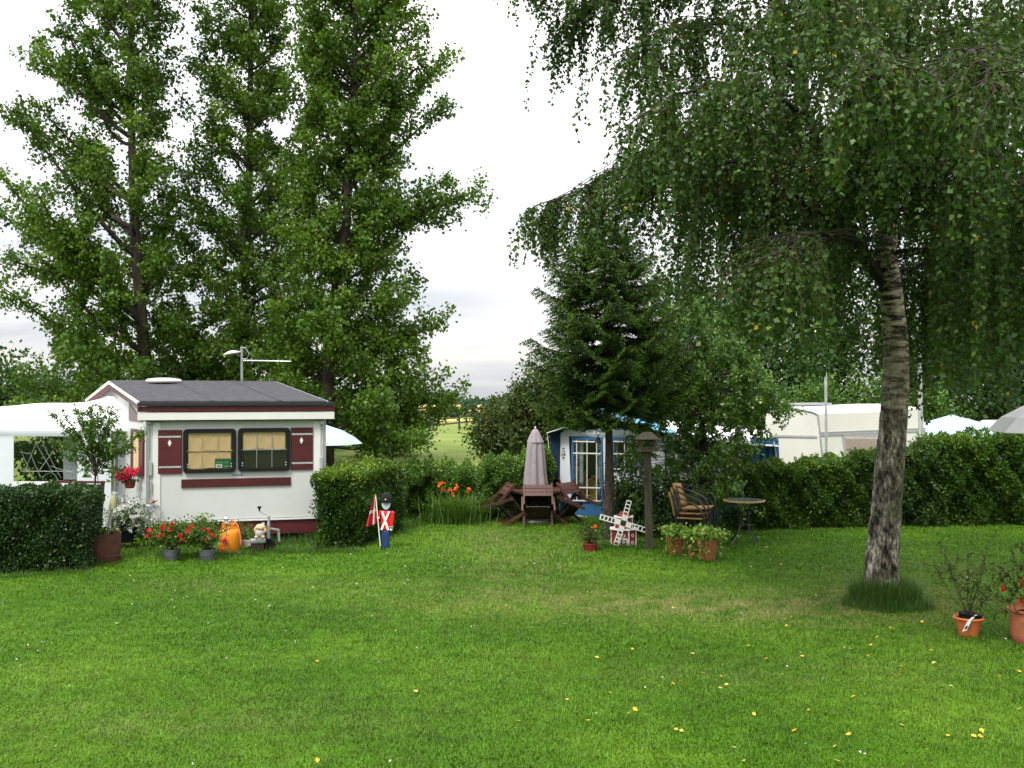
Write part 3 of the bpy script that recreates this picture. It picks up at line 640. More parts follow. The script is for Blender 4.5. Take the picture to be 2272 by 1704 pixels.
# ------------------------------------------------------------------ the birch
def birch():
    R = random.Random(9); rng = np.random.default_rng(9)
    base = G(1960, 1338)
    root = empty('birch_tree', base, 'large weeping birch with leaning pale flaky trunk', 'tree')
    Y0 = base.y
    tr = [base, W(1955, 1270, Y0), W(1962, 1180, Y0), W(1972, 1060, Y0), W(1981, 950, Y0), W(1988, 850, Y0), W(1986, 750, Y0), W(1977, 650, Y0), W(1966, 560, Y0)]
    rad = [.215, .188, .170, .160, .152, .144, .136, .128, .120]
    lead = [W(1966, 560, Y0), W(1980, 430, Y0), W(2005, 280, Y0 - .2), W(2000, 80, Y0 - .3), W(1970, -120, Y0 - .3), W(1950, -420, Y0 - .4)]
    P = smooth_path(tr + lead[1:], 5); rp = rad + [.095, .08, .065, .05, .02]
    rs = [float(np.interp(i / 5, range(len(rp)), rp)) for i in range(len(P))]
    # knobbly bark as real relief
    mb = MB(); n = 40; vs = []
    dense = []; dr = []
    for i in range(len(P) - 1):
        for k in range(4): dense.append(P[i].lerp(P[i+1], k/4)); dr.append(rs[i] + (rs[i+1]-rs[i]) * k/4)
    dense.append(P[-1]); dr.append(rs[-1])
    mb.tube(dense, dr, n, caps=False)
    from mathutils import noise as mn
    for i, v in enumerate(mb.v):
        ring = i // n; c = dense[ring]; d = (v - c); a = v.z
        low = max(0, min(1, (2.3 - a) / 1.6))
        nz = mn.noise(Vector((v.x * 16, v.y * 16, v.z * 5))); nz2 = mn.noise(Vector((v.x * 5, v.y * 5, v.z * 14)))
        ridg = 1 - abs(mn.noise(Vector((v.x * 22 + 9, v.y * 22, v.z * 7)))) * 2
        mb.v[i] = c + d * (1 + low * (.10 * nz + .09 * ridg - .05) + (1 - low) * .035 * nz2 + .03 * mn.noise(v * 2))
    # bark material: dark fissured plates low down, pale papery bands with dark lenticels above
    m, t, out = newmat('birch_bark'); L = t.links.new
    b = t.nodes.new('ShaderNodeBsdfPrincipled'); b.inputs['Roughness'].default_value = .75; b.inputs['Specular IOR Level'].default_value = .2; L(b.outputs[0], out.inputs[0])
    g = t.nodes.new('ShaderNodeNewGeometry'); sx = t.nodes.new('ShaderNodeSeparateXYZ'); L(g.outputs['Position'], sx.inputs[0])
    def nz(scale, st, det=8, ro=.65):
        mp = t.nodes.new('ShaderNodeMapping'); mp.inputs['Scale'].default_value = st; L(g.outputs['Position'], mp.inputs[0])
        q = t.nodes.new('ShaderNodeTexNoise'); q.inputs['Scale'].default_value = scale; q.inputs['Detail'].default_value = det; q.inputs['Roughness'].default_value = ro; L(mp.outputs[0], q.inputs[0]); return q
    n1 = nz(34, (1, 1, .36), 10, .72); r1 = ramp(t, [(.43, (.008, .007, .006)), (.47, (.08, .066, .05)), (.54, (.17, .148, .115)), (.61, (.44, .42, .37))]); nbig = nz(7, (1, 1, .5), 6, .6); nm_ = t.nodes.new('ShaderNodeMath'); nm_.operation = 'MULTIPLY_ADD'; nm_.inputs[1].default_value = .55; L(nbig.outputs[0], nm_.inputs[0])
    nm2 = t.nodes.new('ShaderNodeMath'); nm2.operation = 'MULTIPLY_ADD'; nm2.inputs[1].default_value = .72; nm2.inputs[2].default_value = -.135; L(n1.outputs[0], nm2.inputs[0]); L(nm2.outputs[0], nm_.inputs[2]); L(nm_.outputs[0], r1.inputs[0])
    n2 = nz(6, (1, 1, 3.6)); r2 = ramp(t, [(.42, (.014, .012, .010)), (.47, (.10, .08, .06)), (.53, (.30, .25, .18)), (.66, (.50, .45, .36))]); L(n2.outputs[0], r2.inputs[0])
    nb = nz(2.2, (1, 1, 1)); ad = t.nodes.new('ShaderNodeMath'); ad.operation = 'MULTIPLY_ADD'; ad.inputs[1].default_value = 2.4; L(nb.outputs[0], ad.inputs[0]); L(sx.outputs[2], ad.inputs[2])
    mr = t.nodes.new('ShaderNodeMapRange'); mr.inputs['From Min'].default_value = 3.1; mr.inputs['From Max'].default_value = 4.1; L(ad.outputs[0], mr.inputs[0])
    mx = t.nodes.new('ShaderNodeMixRGB'); L(mr.outputs[0], mx.inputs[0]); L(r1.outputs[0], mx.inputs[1]); L(r2.outputs[0], mx.inputs[2])
    ng_ = nz(3, (1, 1, 1)); rg = ramp(t, [(.48, (0, 0, 0)), (.70, (.5, .5, .5))]); L(ng_.outputs[0], rg.inputs[0])
    mg = t.nodes.new('ShaderNodeMixRGB'); L(rg.outputs[0], mg.inputs[0]); L(mx.outputs[0], mg.inputs[1]); mg.inputs[2].default_value = (.10, .105, .05, 1)
    L(mg.outputs[0], b.inputs['Base Color'])
    bp = t.nodes.new('ShaderNodeBump'); bp.inputs['Strength'].default_value = .9; bp.inputs['Distance'].default_value = .03; L(n1.outputs[0], bp.inputs['Height']); L(bp.outputs[0], b.inputs['Normal'])
    M['bark_birch'] = m
    mb.build('trunk', m, root, smooth=True)
    # limbs: control points (px, py, depth), start radius, strand length range, density
    limbs = [
        ([(1966, 640, Y0), (1925, 575, Y0), (1880, 480, Y0-.1), (1820, 330, Y0-.2), (1765, 150, Y0-.2), (1730, 0, Y0-.3), (1700, -260, Y0-.3)], .085, (.5, 1.3), .9),
        ([(1925, 575, Y0), (1850, 500, 11.2), (1760, 430, 10.9), (1640, 360, 10.8), (1540, 400, 10.9)], .045, (.8, 2.1), 1.2),
        ([(1870, 450, Y0), (1700, 330, 11.8), (1560, 300, 12.2), (1440, 340, 12.6), (1340, 395, 12.9), (1250, 450, 13.1)], .05, (.6, 1.25), 2.0),
        ([(1765, 150, Y0-.2), (1640, 60, 11.2), (1500, 60, 11.3), (1420, 120, 11.4)], .04, (.5, 1.4), 1.2),
        ([(1800, 260, Y0-.2), (1690, 200, 10.6), (1560, 190, 10.3), (1450, 250, 10.2)], .04, (.5, 1.5), 1.2),
        ([(1730, 0, Y0-.3), (1560, -110, 11.6), (1400, -130, 12.0), (1270, -80, 12.2), (1150, -90, 12.3)], .04, (.4, .85), 1.3),
        ([(1720, -60, Y0-.3), (1560, -60, 12), (1400, -30, 12.4), (1290, 30, 12.6)], .035, (.5, 1.1), 1.3),
        ([(1985, 500, Y0), (1880, 420, 12.3), (1760, 380, 13), (1640, 420, 13.4)], .04, (1.0, 2.6), 1.15),
        ([(1985, 480, Y0), (1850, 300, 12.6), (1700, 230, 13.2), (1580, 260, 13.6)], .04, (.8, 1.8), 1.1),
        ([(1975, 540, Y0), (1880, 530, 10.4), (1800, 520, 9.6), (1730, 560, 9.2)], .035, (.6, 1.5), 1.0),
        ([(1975, 530, Y0), (2060, 480, 11.8), (2150, 420, 12.2), (2260, 430, 12.4), (2380, 500, 12.4)], .045, (1.3, 3.1), 1.4),
        ([(1990, 430, Y0), (2060, 340, 10.7), (2130, 300, 9.8), (2200, 330, 9.1), (2260, 420, 8.7)], .045, (.9, 2.3), 1.4),
        ([(2005, 300, Y0-.2), (2080, 180, 10.2), (2130, 120, 8.8), (2170, 130, 7.9), (2210, 200, 7.4)], .04, (.5, 1.1), 1.1),
        ([(2005, 320, Y0-.2), (2010, 220, 10.0), (1990, 150, 8.9), (1960, 130, 8.0), (1930, 170, 7.5)], .035, (.4, .9), .9),
        ([(2000, 100, Y0-.3), (1930, 0, 10.2), (1860, -40, 9.2), (1800, -20, 8.6)], .035, (.5, 1.2), 1.0),
        ([(2000, 80, Y0-.3), (2100, -40, 10.6), (2220, -60, 9.8), (2330, 0, 9.4)], .035, (.6, 1.5), 1.1),
        ([(2000, 150, Y0-.3), (2120, 60, 12.4), (2240, 50, 13.4), (2380, 120, 13.8)], .035, (.7, 1.6), 1.0),
        ([(1985, 560, Y0), (2070, 560, 10.4), (2140, 560, 9.7), (2230, 600, 9.4)], .03, (.8, 1.75), 1.4),
        ([(1980, 600, Y0), (2040, 590, 12.4), (2110, 560, 13.2), (2220, 560, 13.6), (2330, 620, 13.8)], .03, (1.2, 2.5), 1.3),
        ([(1978, 380, Y0), (1940, 320, 10.9), (1965, 300, 10.3), (2040, 330, 9.9)], .025, (.5, 1.05), 2.0),
        ([(1985, 300, Y0), (2030, 230, 10.9), (1990, 200, 10.2), (1920, 240, 9.8)], .022, (.5, 1.1), 1.8),
        ([(1980, 250, Y0), (1940, 120, 12.6), (1900, 20, 13.6), (1830, 0, 14.2)], .03, (.6, 1.4), .8),
        ([(1970, -120, Y0-.3), (1850, -250, 11), (1700, -280, 10.6), (1560, -240, 10.4)], .03, (.5, 1.2), .6),
        ([(1970, -120, Y0-.3), (2080, -220, 11), (2250, -260, 10.6), (2380, -200, 10.4)], .03, (.5, 1.2), .5),
    ]
    br = MB(); tw = MB(); fo = Fol(); nstr = 0
    for pts, r0, (s0, s1), dens in limbs:
        P = smooth_path([W(*p) for p in pts], 5); k = len(P)
        P = [p + Vector((R.uniform(-1, 1), R.uniform(-1, 1), R.uniform(-1, 1))) * .025 for p in P]
        br.tube(P, [r0 * (1 - .85 * i / (k - 1)) for i in range(k)], 7, caps=False)
        Ln = sum((a - c).length for a, c in zip(P, P[1:])); ns = int(Ln * 10.5 * dens)
        for q in range(ns):
            t_ = .18 + .82 * (q + R.random()) / ns; p = lerp_path(P, t_)
            tan = (lerp_path(P, min(1, t_ + .04)) - lerp_path(P, t_ - .04)).normalized()
            az = R.uniform(0, 6.28); d = (Vector((math.cos(az), math.sin(az), R.uniform(-.1, .45))) + tan * .7).normalized(); ls = R.uniform(.25, .85)
            sec = [p + d * ls * u + Vector((0, 0, -.35 * ls * u * u)) for u in (0, .33, .66, 1)]
            br.tube(sec, [.010, .007, .005, .003], 4, caps=False)
            for h in range(int(ls * 10.5) + 1):
                u = R.uniform(.1, 1); p0 = lerp_path(sec, u); sl = R.uniform(s0, s1) * R.uniform(.55, 1.0)
                kx = 1136 + p0.x / p0.y * F; lim = float(np.interp(kx, [1180, 1290, 1400, 1500, 1560, 1620, 1700, 1850, 1900, 2040, 2110, 2180, 2240, 2400], [560, 620, 690, 770, 790, 700, 800, 860, 640, 880, 935, 880, 800, 800])) + R.gauss(0, 45)
                zl = EYE - (lim - 870) / F * p0.y; sl = min(sl, max(.12, p0.z - zl))
                dd = Vector((R.uniform(-.4, .4), R.uniform(-.4, .4), 0)) + d * .3; sp = [p0]; nseg = 5
                for j in range(nseg):
                    w = (j + .5) / nseg; v = (dd * (1 - w) ** 1.5 + Vector((0, 0, -.35 - w))).normalized(); sp.append(sp[-1] + v * sl / nseg)
                if sp[-1].z < .9 + R.random() * .3: continue
                if sp[-1].y < Y0 + .1 and abs((sp[-1].x - 4.28 * sp[-1].y / Y0)) < .42 and sp[-1].z < 3.55 + R.random() * .4: continue   # few shoots hang right before the stem
                tw.tube(sp, [.003, .0028, .0024, .002, .0016, .001], 3, caps=False); nstr += 1
                nl = int(sl / .027 * R.uniform(.8, 1.1)) + 3
                A = np.array([list(lerp_path(sp, x)) for x in np.linspace(.02, 1, nl)])
                A += rng.normal(size=A.shape) * .006
                D = rng.normal(size=A.shape) * .75 + np.array([[0, 0, -.75]])
                fo.put(A + nrm(D) * .012, D, .40 + R.uniform(-.16, .16) + rng.normal(size=nl) * .20 + (rng.random(nl) > .9988) * .8)
    br.build('branches', M['bark_dark'], root, kind='stuff', smooth=True)
    tw.build('hanging_twigs', M['twig'], root, kind='stuff')
    fo.obj(rng, 'foliage', M['l_birch'], .052, root, base, .80, .25)
    if 0: print('birch strands', nstr, 'leaves', sum(len(p) for p in fo.P))
    return base
BIRCH = birch()
rough_grass('rough_grass_tuft', [(BIRCH.x - .02, BIRCH.y - .1, .38, .34, 8000, .14, .50), (BIRCH.x - .05, BIRCH.y - .25, .50, .40, 4600, .06, .28), (BIRCH.x - .5, BIRCH.y - .35, .38, .2, 500, .04, .14)], 'long unmown grass ring around the birch foot', 77)

# ------------------------------------------------------------------ spruce
def spruce():
    R = random.Random(3); rng = np.random.default_rng(3); Y = 16.4
    b = Vector((W(1349, 1200, Y).x, Y, 0)); top = W(1335, 470, Y)
    root = empty('spruce_tree', b, 'spruce with bare lower trunk standing before the blue awning', 'tree')
    P = smooth_path([b, W(1352, 1050, Y), W(1350, 930, Y), W(1345, 700, Y), top], 4)
    MB().tube(P, [.095 - .085 * (i / (len(P) - 1)) for i in range(len(P))], 12).build('trunk', M['bark_spruce'], root, smooth=True)
    br = MB(); fo = Fol(); z = W(0, 925, Y).z; zt = top.z - .1; i = 0
    while z < zt:
        f = (z - W(0, 925, Y).z) / (zt - W(0, 925, Y).z)
        rad = float(np.interp(f, [0, .08, .3, .55, .8, 1], [.90, 1.15, 1.2, 1.02, .70, .18]))
        for q in range(7):
            az = R.uniform(0, 6.28) if q == 0 else az + 6.28 / 7 + R.uniform(-.25, .25); i += 1
            Lb = rad * R.uniform(.72, 1.15); p0 = trunk_at(P, z + R.uniform(-.05, .05))
            hd = Vector((math.cos(az), math.sin(az), 0)); drop = R.uniform(.10, .26) * (1 - .6 * f)
            path = [p0 + hd * Lb * u + Vector((0, 0, -drop * Lb * math.sin(u * 2.2) + .22 * Lb * u ** 3)) for u in (0, .2, .4, .6, .8, 1)]
            br.tube(path, [.016, .013, .010, .007, .005, .003], 4, caps=False)
            side = Vector((-hd.y, hd.x, 0)); nt_ = int(Lb * 25)
            brt = R.uniform(-.08, .12)
            for s_ in range(nt_ * 2):
                u = .12 + .88 * (s_ // 2 + R.random() * .6) / nt_; u = min(u, .99); sg = 1 if s_ % 2 else -1
                pp = lerp_path(path, u); tl = Lb * (.16 + .34 * (1 - u)) * R.uniform(.7, 1.15) + .05
                d = (hd * R.uniform(.5, .9) + side * sg + Vector((0, 0, R.uniform(-.16, .05)))).normalized()
                m_ = int(tl / .0125) + 4; tt = np.linspace(.02, 1, m_)
                sag = np.stack([np.zeros(m_), np.zeros(m_), -.22 * tl * tt ** 2], 1)
                A = np.array(pp)[None] + np.array(d)[None] * (tl * tt)[:, None] + sag
                D = rng.normal(size=(m_, 3)) * .55 + np.array(d)[None] * 1.1
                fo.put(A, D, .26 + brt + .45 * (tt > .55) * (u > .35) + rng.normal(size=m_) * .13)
            m_ = 22; A = np.array([list(lerp_path(path, x)) for x in np.linspace(.3, 1, m_)]); fo.put(A, rng.normal(size=(m_, 3)) + np.array(hd)[None] * 1.2 + np.array([[0, 0, .4]]), .5 + rng.normal(size=m_) * .2 + .2)
        z += .155 * (1.15 - .4 * f)
    br.build('branches', M['bark_spruce'], root, kind='stuff')
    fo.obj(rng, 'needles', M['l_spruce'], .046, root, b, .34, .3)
    print('spruce leaves', sum(len(p) for p in fo.P))
    return b
SPRUCE = spruce()

# ------------------------------------------------------------------ hedges and shrubs
def hedge(name, seed, a, b, depth, h0, h1, n, lsz, mat, label, top_boost=0, shoots=0, bump=.05, gap=0, group=None, stems=True, round_=.12, away=None):
    R = random.Random(seed); rng = np.random.default_rng(seed)
    a = Vector((a[0], a[1], 0)); b = Vector((b[0], b[1], 0)); u = (b - a); Ln = u.length; u.normalize(); v = Vector((-u.y, u.x, 0))
    if away is None and v.y < 0: v = -v
    if away is not None: v = Vector(away).normalized()
    root = empty(name, (a + b) / 2, label, 'hedge', group)
    hm = (h0 + h1) / 2
    area = np.array([Ln * hm, Ln * hm * .25, Ln * depth, depth * h0, depth * h1]); pr = area / area.sum()
    f = rng.choice(5, n, p=pr); s = rng.random(n) * Ln; q = rng.random(n) * depth; w = rng.random(n)
    H = h0 + (h1 - h0) * s / Ln
    inn = rng.exponential(.05, n); 
    nx = np.zeros((n, 3)); 
    s = np.where(f == 3, inn, np.where(f == 4, Ln - inn, s)); q = np.where(f == 0, inn, np.where(f == 1, depth - inn, q)); z = np.where(f == 2, H - inn, w * H)
    lump = bump * (np.sin(s * 7 + seed) * np.sin(z * 6 + 2 * seed) + .7 * np.sin(s * 15 + 1) * np.sin(z * 13 + s * 3))
    q = q + np.where(f == 0, -lump, 0) + np.where(f == 1, lump, 0); z = z + np.where(f == 2, bump * (np.sin(s * 6.1) * np.sin(q * 8) + .6 * np.sin(s * 17)), 0)
    s = s + np.where(f == 3, -lump, 0) + np.where(f == 4, lump, 0)
    # round the long edges
    e = np.maximum(0, z - (H - round_)) / round_; q = np.where(f == 0, q + round_ * .5 * e ** 2, q)
    e2 = np.maximum(0, round_ - s) / round_; z = np.where(f == 2, z - round_ * .3 * e2, z)
    un = np.array(u); vn = np.array(v); up_ = np.array([0, 0, 1.])
    P = np.array(a)[None] + s[:, None] * un + q[:, None] * vn + np.maximum(.01, z)[:, None] * up_
    on = np.stack([-vn, vn, up_, -un, un])[f]
    D = on * .9 + rng.normal(size=(n, 3)) * .8 + up_ * .25
    if gap:   # thin spots low down where stems show
        keep = rng.random(n) > gap * np.clip(1.2 - z / (H * .5), 0, 1) * (.5 + .5 * np.sin(s * 5 + seed))
        P, D, f, z = P[keep], D[keep], f[keep], z[keep]; H = H[keep]
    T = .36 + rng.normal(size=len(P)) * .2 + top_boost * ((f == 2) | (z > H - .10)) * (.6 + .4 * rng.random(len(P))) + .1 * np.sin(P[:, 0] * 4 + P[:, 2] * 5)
    V = [leaves(rng, P, D, lsz, .62, .6)]; Tn = [T]
    br = MB()
    for i in range(shoots):
        ss = R.uniform(.02, Ln - .02); qq = R.uniform(0, depth); base = a + u * ss + v * qq; hh = h0 + (h1 - h0) * ss / Ln
        p0 = base + Vector((0, 0, hh - .1)); d = Vector((R.uniform(-.3, .3), R.uniform(-.3, .3), 1)).normalized(); sl = R.uniform(.12, .26); p1 = p0 + d * sl
        br.tube([p0, p1], [.004, .002], 3, caps=False); m_ = int(sl / .016)
        A = np.array(p0)[None] + np.array(d)[None] * (np.linspace(.2, 1, m_) * sl)[:, None]; V.append(leaves(rng, A, rng.normal(size=(m_, 3)) + up_ * .7, lsz * 1.1, .6, .5)); Tn.append(.55 + top_boost + rng.normal(size=m_) * .15)
    for i in range(int(Ln * 9)):
        ss = R.uniform(.1, Ln - .1); qq = R.uniform(.15, .6) * depth; base = a + u * ss + v * qq; hh = h0 + (h1 - h0) * ss / Ln
        br.tube([base, base + Vector((R.uniform(-.1, .1), R.uniform(-.1, .1), hh * .5)), base + Vector((R.uniform(-.2, .2), R.uniform(-.2, .2), hh * .9))], [.014, .01, .004], 4, caps=False)
    br.build('stems', M['bark_dark'], root, kind='stuff')
    # twiggy inner mass: dense small leaves set back from the face
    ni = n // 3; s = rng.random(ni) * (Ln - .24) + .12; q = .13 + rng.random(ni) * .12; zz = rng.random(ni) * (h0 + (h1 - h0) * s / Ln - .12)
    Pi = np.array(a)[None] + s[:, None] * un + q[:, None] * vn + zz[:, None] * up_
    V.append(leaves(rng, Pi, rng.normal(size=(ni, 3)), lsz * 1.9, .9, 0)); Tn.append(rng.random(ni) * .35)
    leaf_obj('foliage', np.concatenate(V), np.clip(np.concatenate(Tn), 0, 1), mat, root, (a + b) / 2)
    return root
# clipped dark hedge at left edge
A_ = G(-60, 1282); B_ = G(186, 1272)
hedge('clipped_hedge', 201, (A_.x - 1.2, A_.y), (B_.x, B_.y), .8, 1.08, 1.09, 42000, .038, M['l_hedge_dark'], 'dark clipped box hedge at the left edge', bump=.05, shoots=22)
# hedge right of the caravan: an end facing us and a long side running back
A_ = G(702, 1222); B_ = G(800, 1218); 
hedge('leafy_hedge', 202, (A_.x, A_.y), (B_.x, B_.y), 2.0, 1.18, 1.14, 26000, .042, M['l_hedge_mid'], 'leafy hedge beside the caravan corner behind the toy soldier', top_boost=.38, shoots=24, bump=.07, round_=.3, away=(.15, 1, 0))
A_ = G(795, 1214); B_ = G(896, 1176)
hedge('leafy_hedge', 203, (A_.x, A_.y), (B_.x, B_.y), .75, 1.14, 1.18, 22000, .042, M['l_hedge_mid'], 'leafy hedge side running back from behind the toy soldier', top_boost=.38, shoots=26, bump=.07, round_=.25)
# loose shrub border at the back
for i, (p0, p1, pyb, hh, mt, n, lsz, lb) in enumerate((
    (893, 985, 1158, .90, 'l_hedge', 14000, .05, 'loose shrubs left of the orange lilies'),
    (980, 1075, 1156, .84, 'l_bright', 11000, .05, 'loose shrubs behind the orange lilies'),
    (1070, 1165, 1156, .98, 'l_bright', 13000, .055, 'bright leafed shrubs left of the folded parasol'),
    (1160, 1226, 1154, 1.08, 'l_bright', 12000, .055, 'bright leafed shrubs between folded parasol and blue awning'))):
    a = G(p0, pyb); b = G(p1, pyb)
    hedge('loose_shrub_border', 210 + i, (a.x, a.y), (b.x, b.y), 1.1, hh, hh * 1.05, n, lsz, M[mt], lb, top_boost=.15, shoots=80, bump=.24, gap=.85, group='shrubs along the back of the lawn', round_=.3)
# right hedge, three stretches of different leaf
a = G(1655, 1180); b = G(1905, 1172)
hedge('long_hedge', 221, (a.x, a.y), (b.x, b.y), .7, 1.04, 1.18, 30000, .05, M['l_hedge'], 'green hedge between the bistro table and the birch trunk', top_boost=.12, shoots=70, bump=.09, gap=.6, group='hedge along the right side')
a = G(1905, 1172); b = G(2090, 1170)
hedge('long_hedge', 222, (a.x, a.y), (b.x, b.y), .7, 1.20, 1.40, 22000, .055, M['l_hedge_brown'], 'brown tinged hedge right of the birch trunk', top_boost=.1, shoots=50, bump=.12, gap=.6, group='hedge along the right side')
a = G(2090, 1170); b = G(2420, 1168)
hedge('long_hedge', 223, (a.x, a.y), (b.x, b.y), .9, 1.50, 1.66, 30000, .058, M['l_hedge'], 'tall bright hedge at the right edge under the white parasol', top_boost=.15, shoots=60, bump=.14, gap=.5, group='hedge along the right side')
# ------------------------------------------------------------------ cloth helper
def cloth(name, rows, mat, parent, thick=.006, sub=3, kind=None, label=None, local=False):
    """rows: list of lists of points; smoothed grid with real thickness"""
    rows = [smooth_path([Vector(p) for p in r], sub) for r in rows]
    cols = [smooth_path([r[i] for r in rows], sub) for i in range(len(rows[0]))]
    nr = len(cols[0]); nc = len(cols); vs = [cols[c][r] for r in range(nr) for c in range(nc)]
    mb = MB(); mb.add(vs, [(r*nc+c, r*nc+c+1, (r+1)*nc+c+1, (r+1)*nc+c) for r in range(nr-1) for c in range(nc-1)])
    o = mb.build(name, mat, parent, smooth=True, kind=kind, label=label, local=local)
    s = o.modifiers.new('thickness', 'SOLIDIFY'); s.thickness = thick; s.offset = 0
    return o

# ------------------------------------------------------------------ the caravan with its pitched roof
OC = Vector(((325 - 1136) / F * 15.6, 15.6, 0)); a1, a2 = math.radians(16), math.radians(31)
CU = Vector((math.cos(a1), math.sin(a1), 0)); CV = Vector((-math.sin(a2), math.cos(a2), 0)); CN = Vector((CU.y, -CU.x, 0)); CW = 2.72
SN = Vector((-CV.y, CV.x, 0))                      # outward normal of the left side wall
Z3 = Vector((0, 0, 1))
def CP(s, t, z): return OC + CU * s + CV * t + Z3 * z
def plane_hit(px, py, O, U):
    r = W(px, py, 10) - Vector((0, 0, EYE)); k = r.x / r.y
    s = (k * O.y - O.x) / (U.x - k * U.y); Y = O.y + s * U.y
    return s, W(px, py, Y).z
def FW(px, py): return plane_hit(px, py, OC, CU)
def SW(px, py): return plane_hit(px, py, OC, CV)
car = empty('caravan', CP(0, 0, 0), 'white static caravan with dark pitched roof and maroon shutters', 'caravan')
ZE, ZR, TR, TB = 2.25, 2.58, 2.5, 5.0
ZB = FW(330, 1158)[1]
# body: gabled box
mb = MB(); k0 = [CP(0, 0, ZB), CP(0, TB, ZB), CP(0, TB, ZE - .03), CP(0, TR, ZR - .05), CP(0, 0, ZE - .03)]
mb.prism(k0, CU * CW); mb.build('wall', M['white'], car)
# roof sheets with lapped seams
for i, (sa, sb) in enumerate(((-.13, .93), (.93, 1.95), (1.95, CW - .03))):
    mb = MB(); th = .022; z_ = .003 * (2 - i)
    f0 = CP(sa, -.17, ZE - .012 + z_); f1 = CP(sb - .004, -.17, ZE - .012 + z_); r0 = CP(sa, TR, ZR + z_); r1 = CP(sb - .004, TR, ZR + z_)
    b0 = CP(sa, TB + .15, ZE + z_); b1 = CP(sb - .004, TB + .15, ZE + z_); up = Vector((0, 0, th))
    mb.add([f0, f1, r1, r0, b1, b0] + [p + up for p in (f0, f1, r1, r0, b1, b0)],
           [(0, 3, 2, 1), (3, 5, 4, 2), (6, 7, 8, 9), (9, 8, 10, 11), (0, 1, 7, 6), (5, 11, 10, 4), (1, 2, 8, 7), (2, 4, 10, 8), (0, 6, 9, 3), (3, 9, 11, 5)])
    mb.build('roof_sheet', M['roof'], car)
mb = MB()
for s_ in (.93, 1.95): mb.beam(CP(s_ + .01, -.17, ZE + .016), CP(s_ + .01, TR, ZR + .028), .045, .008)
mb.build('roof_seam', M['roof'], car)
def front_bar(name, pyt, pyb, mat, out, th, s0=-.12, s1=CW + .13, label=None):
    zt = FW(500, pyt)[1]; zb = FW(500, pyb)[1]
    return MB().slab(CP(s0, 0, zb) + CN * out, CU * (s1 - s0), CN * th, (0, 0, zt - zb)).build(name, mat, car, bevel=.004, label=label)
front_bar('roof_edge', 892, 900, M['blackpaint'], .135, .035)
front_bar('eaves_board', 901.5, 912.5, M['maroon'], .12, .022, label='maroon board under the black roof edge')
front_bar('awning_case', 914, 931, M['white_clean'], .03, .10, label='white rolled awning case')
front_bar('soffit', 931.6, 933.2, M['blackpaint'], .004, .11, -.06, CW - .04)
# barge boards on the left gable
for (t0, z0, t1, z1) in ((-.16, ZE - .03, TR, ZR - .02), (TR, ZR - .02, TB + .1, ZE - .03)):
    mb = MB(); mb.beam(CP(-.135, t0, z0 + .01), CP(-.135, t1, z1 + .01), .02, .05); mb.build('barge_board', M['white_clean'], car)
    mb = MB(); mb.beam(CP(-.115, t0, z0 - .06), CP(-.115, t1, z1 - .06), .02, .09); mb.build('gable_board', M['maroon'], car)
# right end gable boards
for (t0, z0, t1, z1) in ((-.16, ZE - .03, TR, ZR - .02),):
    mb = MB(); mb.beam(CP(CW - .018, t0, z0 + .005), CP(CW - .018, t1, z1 + .005), .02, .06); mb.build('barge_board', M['white_clean'], car)
# corner profiles
for s_ in (.0, CW):
    mb = MB(); mb.beam(CP(s_ + (.02 if s_ == 0 else -.02), -.012, ZB - .02), CP(s_ + (.02 if s_ == 0 else -.02), -.012, FW(400, 932)[1]), .05, .03, CN); mb.build('corner_profile', M['grey'], car)
for s_ in (.15, CW - .13):
    mb = MB(); mb.beam(CP(s_, -.008, ZB + .01), CP(s_, -.008, FW(400, 936)[1]), .11, .022, CN); mb.build('corner_panel', M['white_clean'], car, bevel=.006)
def on_front(name, px0, px1, pyt, pyb, mat, out=.001, th=.02, parent=None, bevel=.003, label=None):
    s0, _ = FW(px0, pyt); s1, _ = FW(px1, pyt); zt = FW((px0 + px1) / 2, pyt)[1]; zb = FW((px0 + px1) / 2, pyb)[1]
    return MB().slab(CP(s0, 0, zb) + CN * out, CU * (s1 - s0), CN * th, (0, 0, zt - zb)).build(name, mat, parent or car, bevel=bevel, label=label)
ORG['caravan'] = CP(0, 0, 0)
def rounded_ring(s0, s1, z0, z1, wd, out, th, r=.06, n=5):
    """rounded rectangular frame on the front wall"""
    def rr(a0, a1, b0, b1, r):
        pts = []
        for cx, cy, st in ((a1 - r, b1 - r, 0), (a0 + r, b1 - r, 90), (a0 + r, b0 + r, 180), (a1 - r, b0 + r, 270)):
            for i in range(n + 1):
                t = math.radians(st + 90 * i / n); pts.append((cx + r * math.cos(t), cy + r * math.sin(t)))
        return pts
    o = rr(s0, s1, z0, z1, r); i_ = rr(s0 + wd, s1 - wd, z0 + wd, z1 - wd, max(.012, r - wd * .6)); k = len(o); mb = MB(); vs = []
    for d in (out, out + th):
        vs += [CP(a, 0, b) + CN * d for a, b in o]; vs += [CP(a, 0, b) + CN * d for a, b in i_]
    fs = []
    for j in range(k):
        q = (j + 1) % k
        fs += [(2*k + j, 2*k + q, 3*k + q, 3*k + j), (j, k + j, k + q, q), (j, q, 2*k + q, 2*k + j), (k + j, 3*k + j, 3*k + q, k + q)]
    mb.add(vs, fs); return mb
